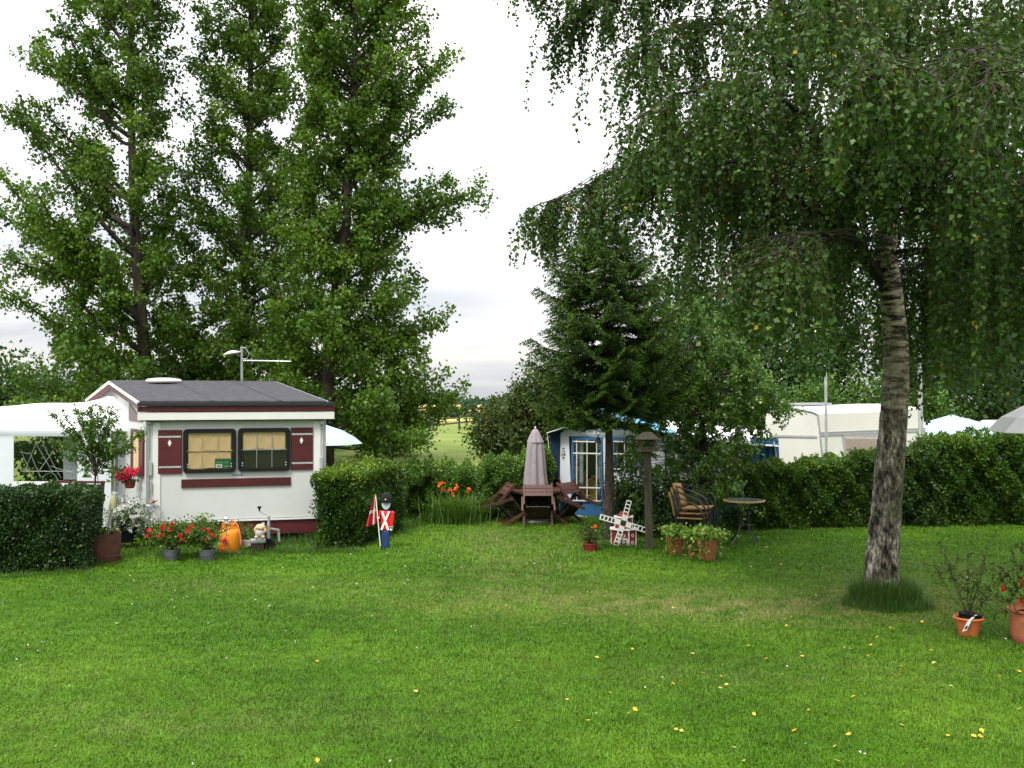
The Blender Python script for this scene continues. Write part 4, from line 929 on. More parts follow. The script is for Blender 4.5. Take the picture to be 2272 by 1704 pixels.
for wi, (px0, px1, pyt, pyb) in enumerate(((406.5, 524, 951.5, 1048.5), (528, 644, 949.5, 1045))):
    s0, _ = FW(px0, pyt); s1, _ = FW(px1, pyt); zt = FW((px0+px1)/2, pyt)[1]; zb = FW((px0+px1)/2, pyb)[1]
    fr = rounded_ring(s0, s1, zb, zt, .055, .002, .05).build('window', M['black'], car, smooth=True, label=['left window with drawn cream blind', 'right window with the blind half down'][wi])
    a, b, c, d = s0 + .05, s1 - .05, zb + .05, zt - .05
    MB().slab(CP(a, 0, c) + CN * .003, CU * (b - a), CN * .004, (0, 0, d - c)).build('room_shade_board', M['dark_in'], fr)  # near-black board on the wall, painted as the unlit room behind the pane
    zm = c + (d - c) * (.50 if wi == 0 else .50)
    # curtain with soft creases
    def curt(z0, z1, o_, dp, name='curtain', amp=.004):
        rows = []
        for j in range(4):
            z = z1 + (z0 - z1) * j / 3; rows.append([CP(a + .025 + (b - a - .05) * i / 8, 0, z - (.008 * math.sin(i * 1.1 + wi) if j == 3 else 0)) + CN * (o_ + amp * math.sin(i * 2.3 + j)) for i in range(9)])
        cloth(name, rows, M['curtain'], fr, .002)
    curt(zm - .005, d - .012, .014, 0)
    if wi == 0: curt(c + .006, zm - .02, .018, 0)
    mb = MB()
    for f in (1/3, 2/3): mb.beam(CP(a + (b - a) * f, 0, c) + CN * .030, CP(a + (b - a) * f, 0, d) + CN * .030, .010, .006, CN)
    mb.beam(CP(a, 0, zm) + CN * .033, CP(b, 0, zm) + CN * .033, .014, .006, CN)
    mb.build('glazing_bar', M['curtain' if wi == 0 else 'greyplastic'], fr)
    MB().slab(CP(a, 0, c) + CN * .042, CU * (b - a), CN * .004, (0, 0, d - c)).build('pane', M['glass'], fr)
    for x_ in (a + .02, b - .02):
        for z_ in (.045, .085): MB().sphere(CP(x_, 0, c + z_) + CN * .05, .009, 8).build('latch', M['white_clean'], fr)
# green card standing in the left window
gs = empty('green_window_card', CP(FW(492, 1030)[0], 0, FW(492, 1039)[1]) + CN * .03, 'green printed card standing inside the left caravan window', 'card')
s0, _ = FW(477, 1030); s1, _ = FW(512, 1030); zt = FW(495, 1017)[1]; zb = FW(495, 1038.5)[1]
MB().slab(CP(s0, 0, zb) + CN * .036, CU * (s1 - s0), CN * .003, (0, 0, zt - zb)).build('card', M['green_sign'], gs)
mb = MB(); R_ = random.Random(2); M['print_pale'] = solid('pale_green_print', (.16, .28, .12), .5, .05, 9)
for row, (f0, f1, n) in enumerate(((.52, .66, 13), (.14, .26, 7))):
    for i in range(n):
        u0 = (.10 if row == 0 else .56) + (.80 if row == 0 else .32) * i / n
        if row == 0 and i == 7: continue
        wq = (s1 - s0) * .042; mb.slab(CP(s0 + (s1 - s0) * u0, 0, zb + (zt - zb) * f0) + CN * .0395, CU * wq, CN * .0006, (0, 0, (zt - zb) * (f1 - f0) * R_.uniform(.7, 1)))
mb.build('print', M['print_pale'], gs, kind='stuff', label='two rows of small pale lettering, too small to read')
MB().slab(CP(s0 + (s1 - s0) * .05, 0, zb + (zt - zb) * .06) + CN * .0395, CU * (s1 - s0) * .40, CN * .0008, (0, 0, (zt - zb) * .36)).build('picture_label', M['cream'], gs)
MB().slab(CP(s0 + (s1 - s0) * .13, 0, zb + (zt - zb) * .14) + CN * .041, CU * (s1 - s0) * .24, CN * .0008, (0, 0, (zt - zb) * .18)).build('picture', solid('mauve_print', (.20, .14, .2), .5), gs)
# shutters with diamond opening
for px0, px1, pyt, pyb, pc in ((351, 404, 954, 1051, 376.5), (645.5, 694, 948.5, 1042, 668.5)):
    sh = on_front('shutter', px0, px1, pyt, pyb, M['maroon'], .002, .022)
    for y_ in ((969, 1036) if px0 < 500 else (963, 1027)):
        s0, _ = FW(px0 + 2, y_); s1, _ = FW(px1 - (2 if px0 < 500 else 0), y_); z = FW((px0 + px1) / 2, y_)[1]; z += 0
        mb = MB(); mb.prism([CP(s0 - .012, 0, z) + CN * .026, CP(s0 + .01, 0, z - .014) + CN * .026, CP(s1, 0, z - .014) + CN * .026, CP(s1, 0, z + .014) + CN * .026, CP(s0 + .01, 0, z + .014) + CN * .026], CN * .004)
        mb.build('hinge_strap', M['galv'], sh)
    s_, z = FW(pc, 983 if px0 < 500 else 977); mb = MB()
    mb.prism([CP(s_ + a * .026, 0, z + b * .055) + CN * .0245 for a, b in ((0, -1), (.75, -.35), (1, 0), (.75, .35), (0, 1), (-.75, .35), (-1, 0), (-.75, -.35))], CN * .003)
    mb.build('diamond', M['white_clean'], sh)
on_front('trim_board', 402.5, 645, 1061, 1079, M['maroon'], .002, .024)
on_front('name_plate', 514, 538.5, 1051, 1055.5, solid('blue_grey_badge', (.16, .24, .34), .35), .002, .008)
on_front('bottom_rail', 334, 727, 1155.5 - 3, 1158 - 2, M['white_clean'], .002, .03)
on_front('skirt', 334, 727, 1157.5 - 2, 1187, M['maroon'], -.03, .03, label='maroon skirt board under the front wall')
on_front('side_lamp', 331.5, 338, 1023, 1055, M['greyplastic'], .022, .03, bevel=.008)
on_front('marker_light', 333.5, 337.5, 1066, 1092, M['greyplastic'], .022, .03, bevel=.008)
on_front('side_lamp', 709, 716, 1014, 1040, M['greyplastic'], .022, .03, bevel=.008)
for px_ in (330, 713): on_front('awning_bracket', px_ - 4, px_ + 5, 933, 941, M['greyplastic'], .03, .05)
# roof vent, antenna mast, dish lamp
MB().lathe([(.30, 0), (.31, .03), (.27, .06), (.10, .08), (.0001, .082)], CP(.72, TR - .25, ZR - .01), 24).build('roof_vent', M['cream'], car, smooth=True)
# side wall: shutter window, panel, step rail
s0, zt = SW(321, 955); s1, _ = SW(294, 955); zb = SW(305, 1052)[1]
sd = MB().slab(CP(0, s0, zb) + SN * .002, CV * (s1 - s0), SN * .03, (0, 0, zt - zb)).build('side_shutter', M['maroon'], car)
MB().slab(CP(0, s0 + (s1 - s0) * .28, zb + .05) + SN * .033, CV * (s1 - s0) * .4, SN * .01, (0, 0, zt - zb - .1)).build('side_curtain', M['curtain'], car)
mb = MB(); zq = SW(305, 935)[1]; mb.prism([CP(0, .25, zq) + SN * .002, CP(0, 1.35, zq) + SN * .002, CP(0, 1.35, ZE - .02) + SN * .002], SN * .012); mb.build('gable_panel', M['maroon'], car)
MB().slab(CP(0, .02, .16) + SN * -.02, CV * 4.8, SN * .02, (0, 0, ZB - .16)).build('side_skirt', M['blackpaint'], car)
MB().slab(CP(.2, .4, .22), CU * (CW - .4), CV * 4.2, (0, 0, ZB - .24)).build('chassis', M['blackpaint'], car)
for s_ in (.05, CW - .35):
    MB().lathe([(.05, -.09), (.27, -.09), (.31, -.05), (.31, .05), (.27, .09), (.05, .09)], CP(s_ + .12, 2.4, .31), 22, Matrix.Rotation(math.pi/2, 3, 'X') @ Matrix.Rotation(0, 3, 'Z') if False else (Matrix(((CU.x, -CU.y, 0), (CU.y, CU.x, 0), (0, 0, 1))) @ Matrix.Rotation(math.pi / 2, 3, 'Y'))).build('wheel', M['black'], car, smooth=True)
# small wire trellis leaning by the corner and red bird ornament
mb = MB()
for ox in (0, .09):
    p = CP(.10 + ox, -.08, ZB + .02); q = CP(.02 + ox, -.03, ZB + .25)
    mb.tube([p, q, q + CU * .06, p + CU * .07], .006, 5); mb.tube([p.lerp(q, .3), p.lerp(q, .3) + CU * .065], .004, 4); mb.tube([p.lerp(q, .65), p.lerp(q, .65) + CU * .06], .004, 4)
tag(mb.build('wire_rack', M['greyplastic']), 'small grey wire rack leaning on the caravan corner', 'rack')
bd = empty('bird_ornament', CP(FW(336, 1112)[0], -.06, FW(336, 1114)[1]), 'small red bird ornament hanging on a string at the caravan corner', 'ornament')
p = CP(FW(336, 1112)[0], -.07, FW(336, 1112)[1])
MB().sphere(p, .036, 10, (1.25, .7, .75)).build('body', M['redtoy'], bd, smooth=True)
mb = MB(); mb.prism([p + CU * .03, p + CU * .075 + Z3 * .028, p + CU * .06 - Z3 * .004], CN * .012); mb.build('tail', M['redtoy'], bd)
mb = MB(); mb.tube([p + Z3 * .02, CP(FW(335, 1092)[0], -.05, FW(336, 1092)[1])], .003, 4); mb.tube([p - Z3 * .02, p - Z3 * .22], .003, 4); mb.build('string', M['greyplastic'], bd)

# drawbar, coupling, jockey wheel, steady leg
def FN(px, py, out):                     # point `out` metres in front of the caravan wall at a pixel
    o = OC + CN * out; s, z = plane_hit(px, py, o, CU); return o + CU * s + Z3 * z
hitch = FN(566, 1206, .95)
mb = MB(); mb.beam(FN(486, 1203, .35), FN(562, 1205, .93), .05, .085); mb.build('drawbar', M['galv'], car)
mb = MB(); mb.beam(CP(1.75, 0, .30), FN(574, 1204, .93), .05, .08); mb.build('drawbar', M['galv'], car)
MB().slab(FN(528, 1208, .78), CU * .045 , CN * .004, (0, 0, .05)).build('reflector', solid('orange_reflector', (.8, .09, .02), .3), car)
cp = FN(570, 1200, 1.0); mb = MB(); mb.beam(cp - CU * .10, cp + CU * .13, .09, .07); mb.build('coupling', M['grey'], car, bevel=.02)
mb = MB(); mb.tube([cp + Vector((-.03, 0, .03)), cp + Vector((.03, 0, .09)), cp + Vector((.12, 0, .06))], .016, 7); mb.build('coupling_handle', M['greyplastic'], car, smooth=True)
mb = MB(); mb.beam(cp - CU * .09 - Z3 * .11, cp + CU * .10 - Z3 * .11, .10, .12); mb.build('coupling_support', M['stain_dark'], car)
j0 = FN(596, 1222, .88); j0.z = .02; jt = Vector((j0.x, j0.y, FN(594, 1145, .88).z))
jw = MB().tube([j0 + Z3 * .12, Vector((jt.x, jt.y, jt.z - .12))], .030, 12).build('jockey_post', M['grey'], car, smooth=True)
MB().tube([Vector((jt.x, jt.y, jt.z - .12)), jt], .022, 12).build('jockey_sleeve', M['galv'], car, smooth=True)
mb = MB(); mb.tube([jt, jt + Vector((-.14, 0, .07)), jt + Vector((-.14, 0, .09))], .009, 6); mb.build('crank_arm', M['grey'], car, smooth=True)
MB().lathe([(.012, 0), (.016, .03), (.035, .055), (.03, .065)], jt + Vector((-.14, 0, .08)), 12).build('crank_knob', M['black'], car, smooth=True)
mb = MB(); mb.lathe([(.04, -.03), (.09, -.03), (.10, -.02), (.10, .02), (.09, .03), (.04, .03)], j0 + Z3 * .09, 18, Matrix.Rotation(math.pi / 2, 3, 'X')); mb.build('jockey_wheel', M['black'], car, smooth=True)
mb = MB(); mb.beam(j0 + Vector((-.02, 0, .34)), j0 + Vector((.16, 0, .31)), .05, .02); mb.beam(j0 + Vector((.15, 0, .32)), j0 + Vector((.16, 0, .14)), .02, .03); mb.build('jockey_clamp', M['grey'], car)
la = FN(635, 1184, -.25); lb = FN(642, 1221, -.12); lb.z = 0.0
mb = MB(); mb.tube([la, lb], .026, 8); mb.tube([la.lerp(lb, .5), FN(656, 1184, -.3)], .014, 6); mb.tube([la.lerp(lb, .42), FN(618, 1186, -.3)], .013, 6); mb.build('corner_steady', M['blackmetal'], car)
# antenna
an = empty('antenna_mast', CP(1.95, TR + .2, ZR - .02), 'thin antenna mast with dish lamp and aerial rods above the caravan roof', 'antenna')
Ya = CP(1.95, TR + .2, 0).y
m0 = W(537, 850, Ya); m1 = W(536, 769, Ya)
MB().tube([m0 - Z3 * .1, m1], .022, 8).build('mast', M['grey'], an, smooth=True)
dl = W(515, 784, Ya)
MB().lathe([(.0001, .055), (.06, .045), (.16, .005), (.165, -.005), (.05, .0)], dl, 20, Matrix.Rotation(math.radians(-10), 3, 'Y')).build('dish', M['white_clean'], an, smooth=True)
mb = MB(); mb.tube([dl + Vector((.1, 0, -.02)), W(528, 789, Ya), W(536, 790, Ya)], .012, 6)
mb.tube([W(538, 771, Ya), W(545, 772, Ya), W(553, 786, Ya), W(548, 795, Ya), W(537, 797, Ya)], .007, 5); mb.build('bracket', M['grey'], an)
mb = MB(); y0 = W(540, 800, Ya); y1 = W(646, 802, Ya); mb.tube([y0, y1], .010, 6)
for i in range(9):
    p = y0.lerp(y1, .06 + .92 * i / 8); l_ = .16 - .01 * i; mb.tube([p + Vector((0, -l_, .015)), p + Vector((0, l_, .015))], .005, 4)
mb.tube([W(558, 794, Ya), W(560, 806, Ya)], .008, 4); mb.build('aerial', M['grey'], an)

# ------------------------------------------------------------------ left awning
aw = empty('awning', (-7.2, 17, 0), 'white canvas awning with large clear window at the left edge', 'awning')
FL = lambda px, py: W(px, py, 16.97 + (CU.y / CU.x) * 0 - max(0, (282 - px)) * .00205)
rows = [[FL(-160, 952) , FL(0, 953), FL(90, 955.5), FL(180, 957), FL(286, 956)],
        [W(-160, 928, 17.5), W(0, 930, 17.6), W(100, 926, 17.7), W(190, 924, 17.7), W(284, 914, 17.5)],
        [W(-160, 908, 18.4), W(0, 903, 18.5), W(90, 895, 18.5), W(190, 893, 18.3), W(262, 872, 18.0)],
        [W(-160, 960, 20.2), W(0, 960, 20.2), W(90, 950, 20.2), W(190, 950, 20.2), W(240, 950, 20.0)]]
cloth('roof', rows, M['canvas'], aw, .01)
def fl_panel(name, px0, px1, pyt, pyb, mat, out=0, th=.012, parent=aw, z0=None):
    a, b = FL(px0, pyt), FL(px1, pyt); c, d = FL(px0, pyb), FL(px1, pyb)
    o_ = Vector((0, -out, 0)); mb = MB(); q = [a + o_, b + o_, d + o_, c + o_]
    if z0 is not None: q[2].z = q[3].z = z0
    mb.prism(q, Vector((0, -th, 0))); return mb.build(name, mat, parent)
fl_panel('side_panel', -160, 31, 956, 1080, M['greycanvas'], z0=0)
fl_panel('valance', 31, 172, 956, 968, M['greycanvas'])
fl_panel('lower_panel', 31, 172, 1068, 1080, M['canvas'], z0=0)
fl_panel('side_panel', 172, 247, 956, 1080, M['greycanvas'], z0=0)
fl_panel('door_flap', 249, 284, 940, 1080, M['greycanvas'], -.25, z0=0)
fl_panel('pole', 254.5, 257.5, 950, 1080, M['grey'], .02, z0=0)
fl_panel('window_pane', 31, 172, 968, 1068, M['plastic_pane'], .0, .003)
fl_panel('roof_hem', -160, 286, 954, 957, M['greycanvas'], .03)
fl_panel('inner_curtain', 120, 168, 970, 1068, M['greycanvas'], -.35)
mb = MB()
for a, b in (((45, 1052), (72, 985)), ((72, 985), (110, 1050)), ((80, 1045), (112, 1000)), ((40, 1005), (60, 1050)), ((58, 1004), (82, 1060)), ((88, 988), (128, 1062)), ((36, 1003), (56, 1008)), ((106, 1035), (160, 1055)), ((40, 1047), (160, 1047)), ((135, 1035), (166, 1050))):
    mb.tube([FL(*a) + Vector((0, .12, 0)), FL(*b) + Vector((0, .12, 0))], .007, 5)
mb.build('lattice', M['galv'], aw)
# green wall of garden plants seen through the vinyl is the real bush row behind; furnishings inside
wb = FL(80, 1066) + Vector((0, .5, 0)); mb = MB(); mb.tube([wb + Vector((.12 * math.cos(t / 12 * math.pi), 0, -.04 + .12 * math.sin(t / 12 * math.pi))) for t in range(13)], .01, 6)
tag(mb.build('wheel_rim', M['galv']), 'metal hoop showing at the bottom of the awning window', 'hoop')
crown_tree('indoor_plant', 301, -8.0, 18.0, .7, 1.75, .85, .25, 1800, .09, M['l_bright'], 'green plants seen through the vinyl awning window', 'plant', trunk=False, clumps=24)
# ------------------------------------------------------------------ pale blue parasol behind the caravan, right
pb = empty('blue_parasol', (W(700, 1000, 21).x, 21, 0), 'pale blue open parasol behind the caravan right corner', 'parasol')
c = W(690, 960, 21); rim = []; rows = []
mb = MB(); n = 16; Rr = 1.06
prof_ = [(0.001, .16), (.3, .13), (.6, .05), (.85, -.06), (1.0, -.16)]
mb.lathe([(r * Rr, z * 1.3) for r, z in prof_], c - Z3 * .02, n, wob=lambda t, z: 1 - .05 * abs(math.sin(t * 4)), cap=False)
o = mb.build('canopy', M['paleblue'], pb, smooth=False); s_ = o.modifiers.new('thickness', 'SOLIDIFY'); s_.thickness = .008
MB().tube([Vector((c.x, c.y, 0)), c + Z3 * .2], .022, 8).build('pole', M['grey'], pb)

# ------------------------------------------------------------------ blue awning on the right
TO = Vector(((1240 - 1136) / F * 19.6, 19.6, 0)); ta = math.radians(-14); TU = Vector((math.cos(ta), math.sin(ta), 0)); TN = Vector((TU.y, -TU.x, 0))
def TW(px, py): return plane_hit(px, py, TO, TU)
def TP(px, py, out=0):
    s, z = TW(px, py); return TO + TU * s + Z3 * z + TN * out
tent = empty('blue_awning', TO, 'blue and grey canvas awning with gabled roof and barred windows', 'awning')
def tquad(name, pts, mat, out=0, th=.012, parent=None, label=None):
    q = [TP(x, y, out) for x, y in pts]; return MB().prism(q, -TN * th).build(name, mat, parent or tent, label=label)
BACK = Vector((.35, 2.6, 0))
# front wall pieces round the windows (window openings really open)
tquad('front_wall', [(1240, 985), (1262, 968), (1268, 1112), (1243, 1112)], M['greycanvas'])
tquad('front_wall', [(1240, 985), (1241, 962), (1325, 925), (1380, 948), (1475, 985), (1475, 968), (1262, 968)], M['greycanvas'])
tquad('front_wall', [(1337.5, 968), (1358, 968), (1358, 1112), (1341, 1112)], M['greycanvas'])
tquad('front_wall', [(1425, 968), (1475, 968), (1475, 1112), (1425, 1112)], M['greycanvas'])
tquad('front_wall', [(1358, 1046), (1425, 1046), (1425, 1112), (1358, 1112)], M['greycanvas'])
z0q = 0
def tlow(name, px0, px1, pyt, mat, out=.004):
    a, b = TP(px0, pyt, out), TP(px1, pyt, out); mb = MB(); mb.prism([a, b, Vector((b.x, b.y, .01)), Vector((a.x, a.y, .01))], -TN * .012); return mb.build(name, mat, tent)
tlow('skirt', 1243, 1475, 1113, M['bluecanvas'])
mb = MB(); mb.tube([TP(1243, 1140, .03)] + [TP(x, 1141 + (x - 1243) * .11 + 1.5 * math.sin(x), .03) for x in range(1250, 1480, 12)], .008, 5); mb.build('bottom_cord', M['white_clean'], tent)
def twin(px0, px1, pyt, pyb, vb, hb, label):
    fr = empty('window', TP((px0 + px1) / 2, pyb), parent=tent, label=label)
    def bar(a, b, w, mat, nm, out=.016, par=fr):
        mb = MB(); mb.beam(TP(*a, out), TP(*b, out), w, .012, TN); return mb.build(nm, mat, par)
    bar((px0, pyt + 3), (px1, pyt + 3), .05, M['bluecanvas'], 'frame', .010); bar((px0 + 2.5, pyt), (px0 + 2.5, pyb), .045, M['bluecanvas'], 'frame', .012)
    bar((px1 - 2, pyt), (px1 - 2, pyb), .035, M['bluecanvas'], 'frame', .012)
    for x in vb: bar((x, pyt + 6), (x, pyb), .014, M['white_clean'], 'glazing_bar', .024)
    for y in hb: bar((px0 + 4, y), (px1 - 3, y + 1.2), .024, M['white_clean'], 'glazing_bar', .032)
    q = [TP(x, y, .002) for x, y in ((px0, pyt), (px1, pyt), (px1, pyb), (px0, pyb))]
    MB().prism(q, -TN * .002).build('pane', M['plastic_pane'], fr)
    return fr
w1 = twin(1268, 1337, 970, 1112, (1280, 1303, 1324), (979, 1005, 1081, 1110), 'tall left window with a yellow garment behind it')
w2 = twin(1358, 1425, 970, 1046, (1386,), (979, 1006.5, 1040), 'shorter window behind the spruce trunk')
# patterned curtains inside
m, t, out = newmat('patterned_curtain'); L = t.links.new; b = t.nodes.new('ShaderNodeBsdfPrincipled'); b.inputs['Roughness'].default_value = .9; L(b.outputs[0], out.inputs[0])
tcn = t.nodes.new('ShaderNodeTexCoord'); v = t.nodes.new('ShaderNodeTexVoronoi'); v.inputs['Scale'].default_value = 26; L(tcn.outputs['Object'], v.inputs[0])
sx_ = t.nodes.new('ShaderNodeSeparateColor'); L(v.outputs['Color'], sx_.inputs[0])
r = ramp(t, [(0, (.42, .44, .46)), (.35, (.5, .5, .5)), (.5, (.06, .10, .14)), (.66, (.10, .16, .12)), (.84, (.42, .43, .45)), (1, (.45, .06, .06))]); r.color_ramp.interpolation = 'CONSTANT'; L(sx_.outputs[0], r.inputs[0]); L(r.outputs[0], b.inputs['Base Color'])
M['pattern'] = m
def tcurtain(px0, px1, pyt, pyb, mat, depth, n=7, amp=.03, name='curtain', parent=None, label=None):
    rows = []
    for y in (pyt, (pyt + pyb) / 2, pyb): rows.append([TP(px0 + (px1 - px0) * i / n, y) - TN * (depth + amp * (i % 2)) for i in range(n + 1)])
    return cloth(name, rows, mat, parent or tent, .003, 3, label=label)
tcurtain(1270, 1282, 980, 1110, M['pattern'], .06); tcurtain(1284, 1292, 980, 1082, M['greycanvas'], .09, 5)
tcurtain(1321, 1336, 980, 1111, M['pattern'], .06); tcurtain(1359, 1370, 980, 1044, M['pattern'], .06, 5); tcurtain(1410, 1424, 980, 1044, M['pattern'], .06, 5)
# things inside: dark rear, yellow garment, arm chair
def deep(px, py, d):
    o = TO - TN * d; s, z = plane_hit(px, py, o, TU); return o + TU * s + Z3 * z
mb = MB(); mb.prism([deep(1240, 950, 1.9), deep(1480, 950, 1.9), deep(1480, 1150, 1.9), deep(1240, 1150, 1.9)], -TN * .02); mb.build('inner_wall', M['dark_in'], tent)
mb = MB(); mb.prism([deep(1295, 1050, .4), deep(1302, 1040, .4), deep(1304, 1095, .4), deep(1291, 1096, .4)], -TN * .05)
tag(mb.build('yellow_garment', M['yellowcloth']), 'yellow garment hanging inside the blue awning window', 'garment')
ac = empty('armchair', deep(1320, 1110, .7), 'beige high backed chair inside the blue awning window', 'chair')
mb = MB(); mb.prism([deep(x, y, .65) for x, y in ((1304, 1062), (1333, 1062), (1333, 1095), (1322, 1106), (1312, 1102), (1304, 1088))], -TN * .1); mb.build('backrest', M['fabric'], ac, bevel=.03)
mb = MB(); mb.prism([deep(x, y, .62) for x, y in ((1312, 1055), (1322, 1055), (1322, 1062), (1312, 1062))], -TN * .08); mb.build('headrest', M['fabric'], ac)
mb = MB(); cc = deep(1320, 1125, .75); mb.box((cc.x, cc.y, .28), (.42, .4, .14)); mb.box((cc.x, cc.y, .11), (.08, .08, .22)); mb.build('seat', M['fabric'], ac)
# side return, dark navy
mb = MB(); e0 = TP(1222, 960, .12); b1 = TP(1243, 985, 0); f0 = TP(1240, 1140, 0)
mb.add([e0, TP(1243, 955, .0), Vector((f0.x, f0.y, .02)), Vector((TP(1236, 1100, .05).x, TP(1236, 1100, .05).y, .02))], [(0, 1, 2, 3)])
o = mb.build('side_wall', M['bluedark'], tent); s_ = o.modifiers.new('thickness', 'SOLIDIFY'); s_.thickness = .012
mb = MB(); mb.tube([TP(1219, 960, .2), TP(1222, 1000, .14), TP(1233, 1075, .08), TP(1238, 1110, .05)], .009, 6); mb.build('edge_piping', M['white_clean'], tent)
# roof: left slope, ridge, long right slope
def roofrow(pts, out): return [TP(x, y, out) for x, y in pts]
fr_ = [(1218, 960), (1270, 943), (1316, 915)]; 
rows = [roofrow(fr_, .22), [p - TN * .22 for p in roofrow(fr_, 0)], [p + BACK for p in roofrow(fr_, 0)]]
cloth('roof_slope', rows, M['blueroof'], tent, .012, label='light blue left roof slope')
fr_ = [(1316, 915), (1345, 926), (1420, 944), (1500, 965)]
rows = [roofrow(fr_, .22), [p - TN * .22 for p in roofrow(fr_, 0)], [p + BACK + Vector((0, 0, .08)) for p in roofrow(fr_, 0)]]
cloth('roof_slope', rows, M['blueroof'], tent, .012, label='right roof slope')
mb = MB(); mb.tube([TP(1218, 960, .23), TP(1268, 944.5, .23), TP(1316, 916, .23), TP(1345, 927, .23), TP(1420, 945, .23)], .009, 6); mb.build('roof_piping', M['white_clean'], tent)
# oval badge
bx, bz = TW(1250, 1006); cb = TO + TU * bx + Z3 * bz
def oval(rx, rz, out, th, n=24): 
    mb = MB(); mb.prism([cb + TU * rx * math.cos(2*math.pi*i/n) + Z3 * rz * math.sin(2*math.pi*i/n) + TN * out for i in range(n)], TN * th); return mb
bdg = empty('badge', cb, parent=tent, label='oval white badge with black blocks and marks'); 
oval(.052, .137, .002, .003).build('plate', M['white_clean'], bdg); M['ink'] = M['blackpaint']
mb = MB()
for (x, z, w, h) in ((0, .098, .038, .022), (.012, .083, .03, .012), (-.018, .045, .012, .036), (.012, .048, .012, .03), (.030, .035, .012, .04), (-.038, .008, .010, .03), (.0, .006, .03, .01), (.025, .0, .03, .012), (-.026, -.03, .026, .036), (.02, -.03, .036, .034), (0, -.075, .05, .018), (0, -.098, .028, .022), (-.005, .028, .02, .01), (.01, -.003, .01, .014)):
    mb.slab(cb + TU * (x - w/2) + Z3 * (z - h/2) + TN * .0055, TU * w, TN * .001, (0, 0, h))
mb.build('mark', M['ink'], bdg)
# second awning bay to the right, white curtain sheets and blue corner
t2 = empty('awning_annex', TP(1600, 1100), 'awning annex with white curtains and a bright blue corner panel behind the shrub', 'awning')
def tq2(name, pts, mat, out=0, th=.012):
    return MB().prism([TP(x, y, out) for x, y in pts], -TN * th).build(name, mat, t2)
tcurtain(1478, 1560, 985, 1105, M['canvas'], .05, 14, .06, 'wall_curtain', t2); tcurtain(1562, 1664, 985, 1112, M['canvas'], .05, 18, .06, 'wall_curtain', t2)
tq2('roof_beam', [(1476, 966), (1664, 978), (1664, 985), (1476, 985)], M['greycanvas'], .02)
rows = []
for y in (972, 1010, 1060, 1150): rows.append([TP(1664 + (1727 - 1664) * i / 9 + (y - 972) * .05, y) - TN * (.04 * (i % 2)) for i in range(10)])
cloth('corner_panel', rows, M['bluecanvas'], t2, .005)
mb = MB(); mb.beam(TP(1717, 980, .03), TP(1727, 1035, .03), .02, .012, TN); mb.build('corner_piping', M['white_clean'], t2)
q = [TP(x, 1112, .0) for x in (1478, 1672)]; MB().prism([q[0], q[1], Vector((q[1].x, q[1].y, .01)), Vector((q[0].x, q[0].y, .01))], -TN * .012).build('skirt', M['bluecanvas'], t2)
rows = [[TP(x, 975 + (x - 1476) * .06, .15) for x in (1476, 1540, 1610, 1680, 1728)], [TP(x, 940 + (x - 1476) * .10) + BACK * .8 for x in (1476, 1540, 1610, 1680, 1728)]]
cloth('roof', rows, M['canvas'], t2, .012)

# ------------------------------------------------------------------ white touring caravan behind the right hedge
Y2 = 21.5; WO = W(1812, 1000, Y2); WO.z = 0; wa = math.radians(24); WU = Vector((math.cos(wa), math.sin(wa), 0)); WV = Vector((-math.cos(math.radians(14)), math.sin(math.radians(14)), 0)) * 1.0
tour = empty('touring_caravan', WO, 'white touring caravan behind the hedge with pink curtained window', 'caravan')
def WR(px, py, out=0):
    s, z = plane_hit(px, py, WO, WU); return WO + WU * s + Z3 * z + Vector((WU.y, -WU.x, 0)) * out
def WL(px, py, out=0):
    s, z = plane_hit(px, py, WO, WV); return WO + WV * s + Z3 * z + Vector((WV.y * 1, -WV.x, 0)).normalized() * (-out if WV.x > 0 else -out)
WN = Vector((WU.y, -WU.x, 0)); WLN = Vector((-WV.y, WV.x, 0)).normalized()
if WLN.y > 0: WLN = -WLN
# long side: leaning bulkhead edges, low wall hidden by the hedge
side = [WR(1812, 919), WR(1958, 913), WR(2046, 906), WR(2057, 990), WR(2062, 1010), WR(2062, 1130), WR(1826, 1150), WR(1822, 1010)]
mb = MB(); mb.prism(side, -WN * .03); mb.build('side_wall', M['cream'], tour)
tops = [WR(1812, 919), WR(2046, 906)]; off = -WN * 1.1
mb = MB(); r0 = WL(1783, 905) ; 
rt = [WR(1784, 903) - WN * .55, WR(1960, 894.5) - WN * .8, WR(2030, 900) - WN * .7]
for q in rt: q.z = W(0, 896 if q is not rt[0] else 903, q.y).z
mb.add([tops[0], WR(1958, 913), tops[1], rt[2], rt[1], rt[0]], [(0, 1, 4, 5), (1, 2, 3, 4)])
bk = [p + Vector((-.3, 1.3, -.25)) for p in (rt[0], rt[1], rt[2])]
mb.add([rt[0], rt[1], rt[2], bk[2], bk[1], bk[0]], [(0, 1, 4, 5), (1, 2, 3, 4)])
o = mb.build('roof', M['white_clean'], tour, smooth=False); s_ = o.modifiers.new('thickness', 'SOLIDIFY'); s_.thickness = .03
